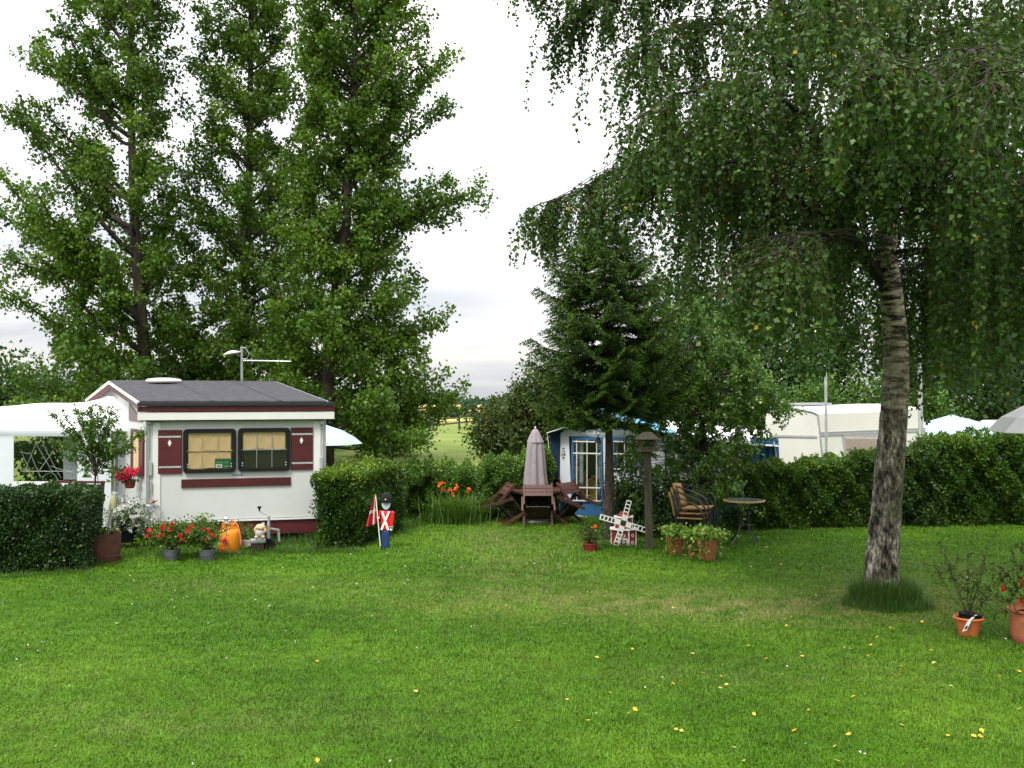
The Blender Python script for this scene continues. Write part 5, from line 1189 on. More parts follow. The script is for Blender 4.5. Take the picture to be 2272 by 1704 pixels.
# end face (left), its top edge rounding down to the side
endp = [WL(1813, 919), WL(1803, 914), WL(1770, 907), WL(1735, 903), WL(1700, 903), WL(1690, 1150), WL(1826, 1150), WL(1822, 1010)]
mb = MB(); mb.prism(endp, -WLN * .03); mb.build('end_wall', M['cream'], tour)
mb = MB(); mb.tube([WL(1814, 919, .0) + WLN * .015, WL(1803, 914) + WLN * .015, WL(1770, 907) + WLN * .015, WL(1735, 904) + WLN * .015, WL(1700, 904) + WLN * .015], .014, 6); mb.tube([WR(1813, 919, .02), WR(1816, 950, .02), WR(1823, 1012, .02)], .022, 6); mb.build('edge_trim', M['greyplastic'], tour)
mb = MB(); mb.beam(WL(1700, 967) + WLN * .01, WL(1813, 969) + WLN * .01, .012, .045); mb.build('waist_strip', M['greyplastic'], tour)
mb = MB()
for dy, h in ((0, .022), (5.5, .03)): mb.beam(WR(1818, 960 + dy, .012), WR(2053, 950 + dy, .012), .012, h)
mb.build('waist_strip', M['greyplastic'], tour)
wn = empty('window', WR(1910, 1005), parent=tour)
mb = MB(); mb.prism([WR(x, y, .004) for x, y in ((1868, 966), (1960, 962), (1960, 1012), (1874, 1012))], WN * .02); mb.build('frame', M['greyplastic'], wn)
M['pinkcurtain'] = solid('pink_curtain', (.48, .36, .34), .9, .12, 14, .3, 20, stretch=(9, 9, .3))
rows = []
for y in (970, 990, 1012): rows.append([WR(1875 + (1956 - 1875) * i / 12, y, .028 + .008 * (i % 2)) for i in range(13)])
cloth('curtain', rows, M['pinkcurtain'], wn, .003)
mb = MB(); mb.prism([WR(x, y, .040) for x, y in ((1873, 969.5), (1957, 966), (1957, 1012), (1876, 1012))], WN * .003); mb.build('pane', M['glass'], wn)
mb = MB(); q = rt[0].lerp(rt[1], .12); q2 = rt[0].lerp(rt[1], .55); mb.beam(q + Vector((0, .25, .05)), q2 + Vector((0, .25, .03)), .5, .045); mb.beam(q.lerp(q2, .1) + Vector((0, .25, -.0)), q.lerp(q2, .9) + Vector((0, .25, -.0)), .4, .10); mb.build('roof_hatch', M['greyplastic'], tour)
# flag poles
fp = W(1834, 1010, 20.2); mb = MB(); mb.tube([Vector((fp.x, 20.2, 0)), W(1832, 825, 20.2)], .028, 8); tag(mb.build('slim_pole', M['galv']), 'slim grey pole standing before the white touring caravan', 'pole')
fp = W(2046, 1000, 19.6); tall = empty('flag_pole', (fp.x, 19.6, 0), 'tall grey flagpole with halyard right of the birch trunk', 'flagpole')
MB().tube([Vector((fp.x, 19.6, 0)), W(2038, 680, 19.6)], [.05, .035], 10).build('pole', M['galv'], tall, smooth=True)
mb = MB(); mb.tube([W(2037, 840, 19.5), W(2038, 860, 19.5), W(2042, 880, 19.5), W(2041, 990, 19.5)], .008, 5); mb.build('halyard', M['white_clean'], tall)
# pale blue pavilion and further white roof
pv = empty('pavilion_tent', W(2120, 1000, 24), 'pale blue pavilion tent roof behind the hedge right of the birch', 'tent'); pv.location.z = 0; ORG[pv.name] = Vector((pv.location.x, 24, 0))
rows = [[W(2052, 937, 24), W(2052, 968, 23.2)], [W(2095, 930, 24), W(2100, 967, 23)], [W(2111, 919, 25), W(2200, 966, 23)], ]
mb = MB(); ap = W(2111, 920, 25); c1 = W(2050, 968, 23); c2 = W(2215, 968, 23); c3 = W(2190, 940, 27.5); c4 = W(2040, 940, 27.5)
mb.add([ap, c1, c2, c3, c4], [(0, 1, 2), (0, 2, 3), (0, 3, 4), (0, 4, 1)]); o = mb.build('roof', M['paleblue'], pv); s_ = o.modifiers.new('thickness', 'SOLIDIFY'); s_.thickness = .02
mb = MB(); mb.prism([c1 + Vector((0, .02, -.02)), c2 + Vector((0, .02, -.02)), Vector((c2.x, c2.y + .02, c2.z - .05)), Vector((c1.x, c1.y + .02, c1.z - .05))], Vector((0, .02, 0))); mb.build('valance', M['paleblue'], pv)
mb = MB(); mb.prism([c1 + Vector((0, .3, -.06)), c2 + Vector((0, .3, -.06)), Vector((c2.x, c2.y + .3, .0)), Vector((c1.x, c1.y + .3, .0))], Vector((0, .02, 0))); mb.build('wall', M['bluedark'], pv)
wr = empty('white_tent', (W(2190, 940, 27).x, 28.5, 0), 'white tent roof seen behind the pale blue pavilion', 'tent')
mb = MB(); ap = W(2180, 932, 29); ap2 = W(2290, 930, 29); c1 = W(2150, 965, 28); c2 = W(2330, 965, 28); mb.add([ap, ap2, c2, c1, ap + Vector((0, 2.5, -.5)), ap2 + Vector((0, 2.5, -.5))], [(0, 3, 2, 1), (0, 1, 5, 4)])
o = mb.build('roof', M['canvas'], wr); s_ = o.modifiers.new('thickness', 'SOLIDIFY'); s_.thickness = .02
mb = MB(); mb.prism([c1 + Vector((.05, .1, -.02)), c2 + Vector((-.05, .1, -.02)), Vector((c2.x, c2.y + .1, 0)), Vector((c1.x, c1.y + .1, 0))], Vector((0, .02, 0))); mb.build('wall', M['canvas'], wr)
# white parasol at the right edge
wp = empty('white_parasol', (W(2395, 1000, 10).x, 10, 0), 'white open parasol cut off by the right edge', 'parasol')
c = W(2395, 912, 10)
mb = MB(); mb.lathe([(.001, .15), (.22, .13), (.5, .04), (.70, -.07), (.83, -.21)], c, 8, Matrix.Rotation(.2, 3, 'Z'), cap=False); o = mb.build('canopy', M['canvas'], wp); s_ = o.modifiers.new('thickness', 'SOLIDIFY'); s_.thickness = .006
mb = MB()
for i in range(8):
    t_ = .2 + 2 * math.pi * i / 8; q = c + Vector((.82 * math.cos(t_), .82 * math.sin(t_), -.215)); mb.tube([c + Vector((0, 0, .10)), c + Vector((.4 * math.cos(t_), .4 * math.sin(t_), .03)), q], .006, 4)
mb.build('ribs', M['grey'], wp); MB().tube([Vector((c.x, c.y, 0)), c + Z3 * .16], .018, 8).build('pole', M['grey'], wp)
# meadow fence
mf = empty('meadow_fence', G(1019, 953), 'weathered post and rail fence across the meadow', 'fence')
for px, pt, pb_ in ((1019, 925, 953), (1061, 919, 947), (962, 930, 957), (1105, 914, 942), (1150, 912, 938)):
    g0 = G(px, pb_); MB().beam(g0, W(px, pt, g0.y), .13, .13).build('post', M['oldwood'], mf)
ra = [(940, 932), (962, 931.5), (1019, 926), (1061, 921), (1105, 916), (1150, 914)]
def rail(off):
    for (xa, ya), (xb, yb) in zip(ra[:-1], ra[1:]):
        ga = G(xa, ya + 27).y; gb = G(xb, yb + 27).y; MB().beam(W(xa, ya + off, ga - .12), W(xb, yb + off, gb - .12), .05, .10).build('rail', M['oldwood'], mf)
rail(0); rail(12)
# ------------------------------------------------------------------ small things
def px_frame(px0, py0, Y, sc):
    """local 2-D frame: zoom pixels -> world, standing upright facing the camera"""
    o = W(px0, py0, Y)
    return lambda x, y, d=0: o + Vector((x * sc, d, y * sc))
def petals(rng, R, spots, per, spread, size, mat, name, parent, origin):
    V = []; T = []
    for c, sc in spots:
        P = np.array(c)[None] + rng.normal(size=(per, 3)) * spread * sc; V.append(leaves(rng, P, rng.normal(size=(per, 3)), size, 1.0, .3)); T.append(np.clip(rng.random() * .5 + rng.random(per) * .5, 0, 1))
    return leaf_obj(name, np.concatenate(V), np.concatenate(T), mat, parent, origin)
def bush_part(seed, parent, origin, c, rad, n, lsz, mat, name='foliage', stems_from=None, clumps=14, width=.8, up=.6, stem_r=.006):
    R = random.Random(seed); rng = np.random.default_rng(seed); fo = Fol(); br = MB(); tips = []
    for i in range(clumps):
        d = rnd_dir(R); s = R.random() ** .4; q = Vector((c[0] + d.x * rad[0] * s, c[1] + d.y * rad[1] * s, c[2] + d.z * rad[2] * s)); tips.append(q)
        if stems_from is not None:
            b = Vector(stems_from) + Vector((R.uniform(-.03, .03), R.uniform(-.03, .03), 0)); br.tube([b, b.lerp(q, .5) + Vector((0, 0, .03)), q], [stem_r, stem_r * .7, stem_r * .3], 4, caps=False)
        m_ = max(3, int(n / clumps * R.uniform(.6, 1.4))); g_ = rng.normal(size=(m_, 3))
        fo.put(np.array(q)[None] + g_ * np.array([rad]) * .30, g_ * .5 + rng.normal(size=(m_, 3)), .42 + R.uniform(-.2, .2) + rng.normal(size=m_) * .2)
    if stems_from is not None: br.build('stems', M['twig'], parent, kind='stuff')
    fo.obj(rng, name, mat, lsz, parent, origin, width, up); return tips

# toy soldier -------------------------------------------------------
g0 = G(857, 1219); SY = g0.y; k = SY / F / 11.06
sf = lambda x, y, d=0: Vector((W(800, 1100, SY).x + x * k, SY + d, (1530 - y) * k + .0))
sol = empty('toy_soldier', (g0.x, SY, 0), 'painted wooden toy soldier in a black bearskin holding a flag', 'garden figure')
MB().prism([sf(x, y, -.04) for x, y in ((505, 1050), (718, 1058), (712, 1300), (690, 1500), (512, 1500), (503, 1300))], (0, .08, 0)).build('trousers', M['bluepaint'], sol, bevel=.02)
MB().prism([sf(x, y, -.05) for x, y in ((500, 1500), (560, 1500), (560, 1528), (490, 1528))], (0, .09, 0)).build('boot', M['blackpaint'], sol, bevel=.006)
MB().prism([sf(x, y, -.06) for x, y in ((625, 1500), (690, 1500), (685, 1528), (620, 1528))], (0, .1, 0)).build('boot', M['blackpaint'], sol, bevel=.006)
MB().prism([sf(x, y, -.05) for x, y in ((500, 580), (740, 590), (735, 760), (718, 1056), (498, 1048), (505, 800))], (0, .10, 0)).build('tunic', M['red'], sol, bevel=.02)
for a, b in (((538, 588), (690, 1045)), ((712, 592), (520, 1040))):
    MB().beam(sf(*a, -.055 if a[0] < 600 else -.059), sf(*b, -.055 if a[0] < 600 else -.059), .031, .006, (0, -1, 0)).build('chest_belt', M['whitepaint'], sol)
MB().prism([sf(x, y, -.045) for x, y in ((742, 592), (800, 596), (832, 612), (822, 780), (803, 962), (716, 958), (722, 800), (738, 700))], (0, .085, 0)).build('sleeve', M['red'], sol, bevel=.015)
MB().prism([sf(x, y, -.047) for x, y in ((716, 963), (800, 966), (797, 978), (716, 975))], (0, .085, 0)).build('cuff_stripe', M['whitepaint'], sol)
MB().prism([sf(x, y, -.046) for x, y in ((717, 976), (797, 979), (793, 1000), (718, 998))], (0, .085, 0)).build('cuff', M['blackpaint'], sol)
MB().prism([sf(x, y, -.040) for x, y in ((718, 1000), (790, 1003), (784, 1072), (712, 1060))], (0, .07, 0)).build('glove', M['whitepaint'], sol, bevel=.012)
MB().prism([sf(x, y, -.045) for x, y in ((446, 600), (470, 570), (506, 575), (500, 700), (482, 728), (452, 722), (440, 660))], (0, .08, 0)).build('sleeve', M['red'], sol, bevel=.015)
MB().sphere(sf(450, 748, -.07), .022, 12, (1, 1, .9)).build('glove', M['whitepaint'], sol, smooth=True)
MB().prism([sf(x, y, -.035) for x, y in ((585, 540), (680, 540), (690, 588), (575, 584))], (0, .06, 0)).build('collar', M['bluepaint'], sol)
MB().prism([sf(630 + 106 * math.cos(t), 405 + (148 if math.sin(t) > 0 else 40) * math.sin(t), -.045) for t in [2 * math.pi * i / 20 for i in range(20)]][::-1], (0, .08, 0)).build('head', M['face'], sol, bevel=.012)
for ex in (600, 662): MB().sphere(sf(ex, 410, -.047), .006, 8).build('eye', M['blackpaint'], sol)
MB().sphere(sf(632, 440, -.047), .005, 8).build('nose', M['face'], sol)
MB().beam(sf(612, 480, -.0465), sf(655, 480, -.0465), .004, .003, (0, -1, 0)).build('mouth', M['redtoy'], sol)
m_hat = solid('bearskin', (.012, .013, .015), .95, .3, 40, 1.0, 180)
MB().lathe([(.001, .150), (.035, .146), (.062, .125), (.080, .085), (.086, .04), (.082, .0), (.070, -.008), (.001, -.008)], sf(636, 372, 0), 20, wob=lambda t, z: 1 + .03 * math.sin(t * 9 + z * 60)).build('bearskin_hat', m_hat, sol, smooth=True)
MB().sphere(sf(630, 295, -.086), .011, 10).build('hat_badge', M['whitepaint'], sol, smooth=True)
fl = empty('hand_flag', sf(500, 1430, -.1), 'red flag with a white cross on a pale stick in the toy soldier hand', 'flag')
MB().tube([sf(502, 1425, -.085), sf(445, 745, -.095), sf(392, 195, -.10)], .008, 8).build('stick', M['whitepaint'], fl, smooth=True)
MB().sphere(sf(390, 186, -.10), .012, 8).build('finial', M['orange'], fl, smooth=True)
# limp cloth, cross woven in as faces of the other colour
nu, nv = 24, 18; mb = MB(); vs = []
for j in range(nv + 1):
    v = j / nv; a = sf(396, 215, -.10).lerp(sf(430, 850, -.09), v)
    fr = sf(350, 245, -.10).lerp(sf(138, 965, -.05), min(1, v * 1.0))
    for i in range(nu + 1):
        u = i / nu; p = a.lerp(fr, u); p += Vector((0, .035 * math.sin(u * 11 + v * 2) * (.3 + v), -.02 * math.sin(u * 3.14) * v)); vs.append(p)
fs = []; ms = []
for j in range(nv):
    for i in range(nu):
        fs.append((j*(nu+1)+i, j*(nu+1)+i+1, (j+1)*(nu+1)+i+1, (j+1)*(nu+1)+i)); u = (i + .5) / nu; v = (j + .5) / nv
        ms.append(1 if (.24 < u < .40 or .42 < v < .58) else 0)
mb.add(vs, fs); mb.m = ms
M['flagred'] = solid('flag_red', (.50, .02, .045), .8, .08, 6); M['flagwhite'] = solid('flag_white', (.60, .56, .50), .8, .05, 6)
o = mb.build('cloth', [M['flagred'], M['flagwhite']], fl, smooth=True); s_ = o.modifiers.new('thickness', 'SOLIDIFY'); s_.thickness = .003

# toy windmill ------------------------------------------------------
g0 = G(1385, 1214); WY = g0.y + .1; k = WY / F / 11.85
wf = lambda x, y, d=0: Vector((W(1320, 1100, WY).x + x * k, WY + d, (1452 - y) * k))
wm = empty('toy_windmill', (wf(750, 0).x, WY, 0), 'red wooden garden windmill with four white lattice sails', 'garden windmill')
c0 = wf(752, 1452)
def octo(r0, r1, z0, z1, rot): 
    mb = MB(); vs = []
    for r, z in ((r0, z0), (r1, z1)):
        for i in range(8): t = rot + math.pi / 4 * i; vs.append(Vector((c0.x + r * math.cos(t), c0.y + r * math.sin(t), z)))
    mb.add(vs, [tuple(range(8))[::-1], tuple(range(8, 16))] + [(i, (i+1) % 8, (i+1) % 8 + 8, i + 8) for i in range(8)]); return mb
rot = math.radians(22.5 - 6)
octo(.205, .200, 0, .27, rot).build('lower_tower', M['redtoy'], wm); octo(.232, .228, .27, .288, rot).build('gallery', M['whitepaint'], wm)
octo(.145, .135, .288, .455, rot).build('upper_tower', M['redtoy'], wm); octo(.165, .160, .455, .470, rot).build('cap_rim', M['whitepaint'], wm)
octo(.12, .05, .470, .54, rot).build('cap', M['redtoy'], wm)
for i in range(8):
    t = rot + math.pi / 4 * i
    for r, z0_, z1_, w in ((.205, .005, .268, .016), (.144, .29, .453, .012)):
        p = Vector((c0.x + (r + .002) * math.cos(t), c0.y + (r + .002) * math.sin(t), 0)); MB().beam(p + Z3 * z0_, p + Z3 * z1_, w, .012, Vector((math.cos(t), math.sin(t), 0))).build('corner_batten', M['whitepaint'], wm)
def on_face(t, R_, off, z): 
    n = Vector((math.cos(t), math.sin(t), 0)); s = Vector((-n.y, n.x, 0)); return Vector((c0.x, c0.y, z)) + n * (R_ * math.cos(math.pi / 8) + .002) + s * off, n, s
tf = rot + math.pi / 4 * 5.5; tr_ = tf + math.pi / 4                    # facet towards the camera and the next one to the right
def ring(t, off, z, r=.026):
    p, n, s = on_face(t, .203, off, z); mb = MB(); kk = 16; vs = []
    for rr, d in ((r, 0), (r * .62, 0), (r, .007), (r * .62, .007)): vs += [p + s * rr * math.cos(2*math.pi*i/kk) + Z3 * rr * math.sin(2*math.pi*i/kk) + n * d for i in range(kk)]
    fs = []
    for i in range(kk):
        q = (i + 1) % kk; fs += [(2*kk+i, 2*kk+q, 3*kk+q, 3*kk+i), (i, q, 2*kk+q, 2*kk+i), (kk+i, 3*kk+i, 3*kk+q, kk+q)]
    mb.add(vs, fs); f = mb.build('porthole', M['whitepaint'], wm)
    MB().prism([p + s * r * .6 * math.cos(2*math.pi*i/kk) + Z3 * r * .6 * math.sin(2*math.pi*i/kk) for i in range(kk)], n * .003).build('pane', M['blackpaint'], f)
ring(tf, .0, .185); ring(tf, .0, .095, .022); ring(tr_, .0, .19); ring(tr_, .0, .075)
for a, b in (((-.055, 0), (-.055, .14)), ((.055, 0), (.055, .14)), ((-.062, .135), (.062, .135))):
    p, n, s = on_face(tf, .204, a[0], a[1] + .005); q, _, _ = on_face(tf, .204, b[0], b[1]); MB().beam(p + n * .004, q + n * .004, .015, .008, n).build('door_frame', M['whitepaint'], wm)
hub = wf(700, 800, -.205)
MB().lathe([(.03, -.02), (.034, 0), (.02, .02), (.001, .022)], hub, 14, Matrix.Rotation(math.pi / 2, 3, 'X')).build('hub', M['blackmetal'], wm, smooth=True)
MB().tube([hub, hub + Vector((.02, .1, 0))], .010, 8).build('axle', M['blackmetal'], wm)
for ang, ln in ((75, .36), (-17, .37), (-109, .36), (164, .37)):
    a = math.radians(ang); d = Vector((math.cos(a), 0, math.sin(a))); s = Vector((-d.z, 0, d.x)); tilt = Vector((0, -.012, 0))
    sl = empty('sail', hub, parent=wm); h = hub + Vector((0, -.02, 0)); w = .042
    MB().slab(h + d * .045 - s * w, d * .085, s * 2 * w, (0, -.008, 0)).build('root_board', M['whitepaint'], sl)
    for e in (-w + .007, w - .007): MB().beam(h + d * .13 + s * e + Vector((0, -.004, 0)), h + d * ln + s * e + Vector((0, -.004, 0)), .014, .008, (0, -1, 0)).build('rail', M['whitepaint'], sl)
    for i in range(4):
        q = h + d * (.13 + (ln - .13) * (i + 1) / 4 - .007) + Vector((0, -.004, 0)); MB().beam(q - s * (w - .014), q + s * (w - .014), .018, .0075, (0, -1, 0)).build('slat', M['whitepaint'], sl)

# bird table with lantern, bell ---------------------------------------
g0 = G(1441, 1222); BY = g0.y; bt = empty('bird_table', (g0.x, BY, 0), 'weathered bird table with hipped roof on a thick square post', 'bird table')
pt = W(1436, 1003, BY); MB().beam((g0.x, BY, 0), pt, .105, .105, (0, 1, 0)).build('post', M['oldwood'], bt, bevel=.008)
tr0 = W(1436, 1001, BY); MB().box(tr0 + Vector((0, 0, .015)), (.31, .28, .03)).build('tray', M['oldwood'], bt)
for sx_, sy_ in ((-1, -1), (1, -1), (-1, 1), (1, 1)): MB().beam(tr0 + Vector((sx_ * .10, sy_ * .10, .03)), tr0 + Vector((sx_ * .10, sy_ * .10, .19)), .04, .04).build('pillar', M['oldwood'], bt)
MB().box(tr0 + Vector((0, -.135, .05)), (.31, .014, .04)).build('tray_edge', M['oldwood'], bt)
mb = MB(); b_ = tr0 + Vector((0, 0, .185)); mb.add([b_ + Vector(v) for v in ((-.18, -.17, 0), (.18, -.17, 0), (.18, .17, 0), (-.18, .17, 0), (-.06, -.05, .105), (.06, -.05, .105), (.06, .05, .105), (-.06, .05, .105))], [(0, 3, 2, 1), (4, 5, 6, 7), (0, 1, 5, 4), (1, 2, 6, 5), (2, 3, 7, 6), (3, 0, 4, 7)])
mb.build('roof', M['oldwood'], bt)
lc = W(1416, 1040, BY - .12)
MB().beam(W(1413, 1060, BY - .12), W(1434, 1060, BY - .05), .05, .02).build('bracket', M['oldwood'], bt); MB().beam(W(1431, 1060, BY - .06), W(1431, 1040, BY - .06), .03, .02, (0, 1, 0)).build('bracket', M['oldwood'], bt)
ln_ = empty('lantern', lc, 'small black glass lantern on a bracket of the bird table post', 'lantern')
lz = W(0, 1059, BY - .12).z; L0 = Vector((lc.x, lc.y, lz))
MB().lathe([(.055, 0), (.055, .018), (.04, .024)], L0, 6).build('base', M['blackmetal'], ln_)
MB().lathe([(.038, .025), (.062, .155)], L0, 6).build('glass', M['glass'], ln_)
for i in range(6):
    t = math.pi / 3 * i; MB().tube([L0 + Vector((.04 * math.cos(t), .04 * math.sin(t), .024)), L0 + Vector((.064 * math.cos(t), .064 * math.sin(t), .156))], .004, 4).build('bar', M['blackmetal'], ln_)
MB().lathe([(.080, .155), (.06, .185), (.03, .215), (.028, .23), (.012, .245), (.012, .265), (.001, .27)], L0, 6).build('cap', M['blackmetal'], ln_)
MB().tube([L0 + Z3 * .03, L0 + Z3 * .10], .012, 8).build('candle', M['whitepaint'], ln_)
bl = W(1327, 975, 16.1); be = empty('bell', bl, 'small bronze bell hanging from the spruce before the blue awning', 'bell')
MB().lathe([(.055, -.05), (.05, -.035), (.034, 0), (.025, .03), (.008, .045), (.008, .06)], bl, 16).build('bell_body', M['bronze'], be, smooth=True)
mb = MB(); mb.tube([bl + Vector((.033 * math.sin(t), 0, .10 - .038 * math.cos(t))) for t in [2 * math.pi * i / 14 for i in range(15)]], .007, 6); mb.build('ring', M['bronze'], be, smooth=True)
MB().tube([bl + Z3 * .14, W(1326, 935, 16.15)], .003, 4).build('string', M['twig'], be)

# garden table, chairs, parasol ----------------------------------------
TC = Vector((.47, 18.75, 0)); tb = empty('garden_table', TC, 'round dark stained slatted wooden table with chairs tipped against it', 'table')
H_ = .60; Rt = .54
for i in range(9):
    y = -Rt + (i + .5) * 2 * Rt / 9; hw = math.sqrt(max(.01, Rt * Rt - y * y)); MB().box(TC + Vector((0, y, H_)), (2 * hw, 2 * Rt / 9 - .012, .022)).build('slat', M['stain'], tb)
MB().lathe([(Rt - .03, 0), (Rt + .005, 0), (Rt + .005, .045), (Rt - .03, .045), (Rt - .03, 0)], TC + Z3 * (H_ - .035), 28, cap=False).build('rim', M['stain'], tb)
for i in range(4):
    t = math.pi / 4 + math.pi / 2 * i; d = Vector((math.cos(t), math.sin(t), 0)); MB().beam(TC + d * .40, TC - d * .05 + Z3 * (H_ - .04), .05, .04).build('leg', M['stain_dark'], tb)
MB().box(TC + Z3 * (H_ - .05), (.9, .06, .03)).build('crossbar', M['stain_dark'], tb)
def tipped_chair():
    """wooden folding armchair tipped on its front legs: profile (s towards the table, z) mirrored to both sides; local frame, s = +X"""
    r = empty('folding_chair', (0, 0, 0)); hw = .25
    def bm(name, a, b, y, w, h, mat='stain'): MB().beam((a[0], y, a[1]), (b[0], y, b[1]), w, h, (0, 1, 0)).build(name, M[mat], r, local=True)
    for sg in (-1, 1):
        bm('arm', (-.60, .34), (-.02, .51), sg * (hw + .03), .05, .028)
        bm('back_post', (-.30, .42), (.02, .76), sg * hw, .045, .025)
        bm('cross_leg', (-.12, .61), (.20, .22), sg * (hw - .03), .04, .024, 'stain_dark')
        bm('leg', (.20, .25), (-.22, .015), sg * (hw + .0), .05, .026)
        bm('seat_rail', (-.24, .38), (.03, .11), sg * (hw - .055), .04, .02, 'stain_dark')
    for f in (.50, .68, .87):
        c = Vector((-.30 + .32 * f, 0, .42 + .34 * f)); d = Vector((.32, 0, .34)).normalized(); MB().beam(c - Vector((0, hw - .014, 0)), c + Vector((0, hw - .014, 0)), .075, .016, Vector((d.z, 0, -d.x))).build('back_slat', M['stain'], r, local=True)
    for f in (.08, .29, .50, .71, .92):
        c = Vector((-.24 + .27 * f, 0, .38 - .27 * f)); d = Vector((.27, 0, -.27)).normalized(); MB().beam(c - Vector((0, hw - .067, 0)), c + Vector((0, hw - .067, 0)), .072, .014, Vector((d.z, 0, -d.x))).build('seat_slat', M['stain_dark'], r, local=True)
    MB().beam((-.02, -hw + .02, .125), (-.02, hw - .02, .125), .03, .022).build('rung', M['stain'], r, local=True)
    return r
def copy_tree(o, parent=None):
    c = o.copy(); COL.objects.link(c)
    if parent: c.parent = parent
    for ch in [x for x in bpy.data.objects if x.parent == o]: copy_tree(ch, c)
    return c
ch0 = tipped_chair()
spec = [((-.02, 18.35, 0), 14, 'folding chair seen from the side, tipped against the left of the wooden table'),
        ((.46, 18.12, 0), 90, 'folding chair with its back slats facing us, front of the wooden table'),
        ((.98, 18.55, 0), 142, 'folding chair tipped against the right of the wooden table, seat underside showing'),
        ((.66, 19.38, 0), 250, 'folding chair mostly hidden behind the wooden table')]
srcs = [ch0] + [copy_tree(ch0) for _ in range(3)]
for o, (loc, rz, lb) in zip(srcs, spec):
    o.location = loc; o.rotation_euler = (0, 0, math.radians(rz)); tag(o, lb, 'chair', 'wooden folding chairs tipped against the garden table')
ps = empty('closed_parasol', TC, 'closed mauve grey parasol standing through the wooden table', 'parasol')
c = Vector((TC.x - .02, TC.y, 0)); zb_ = .70
MB().tube([Vector((c.x, c.y, 0)), Vector((c.x - .03, c.y, 1.74))], .02, 10).build('pole', M['oldwood'], ps, smooth=True)
fold = lambda t, z: 1 + (.13 * math.cos(t * 8 + .4 * math.sin(z * 4)) + .05 * math.cos(t * 3 + 1)) * (1.0 if z < .85 else .6)
cz = Vector((c.x - .02, c.y, zb_))
mb = MB(); mb.lathe([(.205, 0), (.20, .05), (.185, .22), (.168, .42), (.150, .60), (.132, .76), (.10, .86)], cz, 64, wob=fold)
o = mb.build('canopy', M['mauve'], ps, smooth=True)
mb = MB(); mb.lathe([(.145, .775), (.135, .80), (.105, .88), (.078, .95), (.05, 1.0), (.022, 1.02), (.001, 1.025)], cz, 64, wob=lambda t, z: 1 + .10 * math.cos(t * 8 + 1) * (1.0 if z < .9 else .4)); o = mb.build('valance', M['mauve'], ps, smooth=True)
MB().lathe([(.012, 1.02), (.02, 1.04), (.014, 1.06), (.001, 1.065)], cz, 10).build('finial', M['whitepaint'], ps, smooth=True)
MB().lathe([(.25, 0), (.25, .03), (.06, .07), (.04, .2)], (TC.x, TC.y, 0), 18).build('foot', M['greyplastic'], ps, smooth=True)

# bistro set -----------------------------------------------------------
g0 = G(1648, 1207); BT = Vector((g0.x, 15.95, 0)); bi = empty('bistro_table', BT, 'round glass topped bistro table on black bent tube legs', 'table')
zt = .70
MB().lathe([(.305, 0), (.325, .004), (.327, .022), (.305, .028), (.305, 0)], BT + Z3 * (zt - .018), 36, cap=False).build('rim', M['rattan'], bi, smooth=True)
m_gt = solid('dark_table_glass', (.10, .13, .12), .12, .1, 5, spec=.8); MB().lathe([(.001, -.001), (.304, -.001), (.304, .011), (.001, .011)], BT + Z3 * zt, 36).build('glass_top', m_gt, bi)
for i in range(4):
    t = math.radians(35 + 90 * i); d = Vector((math.cos(t), math.sin(t), 0))
    MB().tube(smooth_path([BT + d * .26 + Z3 * (zt - .02), BT + d * .17 + Z3 * (zt - .06), BT + d * .10 + Z3 * (zt - .17), BT + d * .09 + Z3 * .40, BT + d * .10 + Z3 * .28, BT + d * .20 + Z3 * .11, BT + d * .33 + Z3 * .012], 4), .0125, 8).build('leg', M['blackmetal'], bi, smooth=True)
for z in (.50, .32): MB().tube([BT + Vector((.105 * math.cos(t), .105 * math.sin(t), z)) for t in [2 * math.pi * i / 20 for i in range(21)]], .008, 6).build('ring', M['blackmetal'], bi, smooth=True)
def bistro_chair():
    r = empty('bistro_chair', (0, 0, 0)); hw = .255
    # rattan seat, faces +X
    n = 6; rows = [[Vector((-.20 + .42 * i / n, -.21 + .42 * j / 4, .44 - .015 * math.sin(math.pi * i / n) * math.sin(math.pi * j / 4))) for j in range(5)] for i in range(n + 1)]
    cloth('seat', rows, M['rattan'], r, .022, 2, local=True)
    rows = []
    for z, lean in ((.46, 0), (.58, -.02), (.70, -.05), (.80, -.08)):
        rows.append([Vector((-.21 + lean - .07 * math.cos(math.pi * (j / 6 - .5)) , -.215 + .43 * j / 6, z + (.025 * math.sin(math.pi * j / 6) if z > .75 else 0))) for j in range(7)])
    cloth('backrest', rows, M['rattan'], r, .020, 2, local=True)
    for sg in (-1, 1):
        P = smooth_path([Vector((-.28, sg * .20, .795)), Vector((-.12, sg * .245, .75)), Vector((.05, sg * .27, .69)), Vector((.19, sg * .27, .60)), Vector((.245, sg * .26, .46)), Vector((.25, sg * .25, .25)), Vector((.26, sg * .255, .012))], 4)
        MB().tube(P, .0125, 8).build('arm_leg', M['blackmetal'], r, smooth=True, local=True)
        P = smooth_path([Vector((-.26, sg * .205, .80)), Vector((-.20, sg * .22, .46)), Vector((-.22, sg * .235, .20)), Vector((-.26, sg * .25, .012))], 3)
        MB().tube(P, .0115, 8).build('rear_leg', M['blackmetal'], r, smooth=True, local=True)
    for x, y0, y1, z in ((.235, -.25, .25, .425), (-.20, -.22, .22, .425)): MB().tube([(x, y0, z), (x, y1, z)], .010, 6).build('rail', M['blackmetal'], r, smooth=True, local=True)
    return r
b0 = bistro_chair(); g1 = G(1585, 1212)
bs = [b0, copy_tree(b0), copy_tree(b0)]
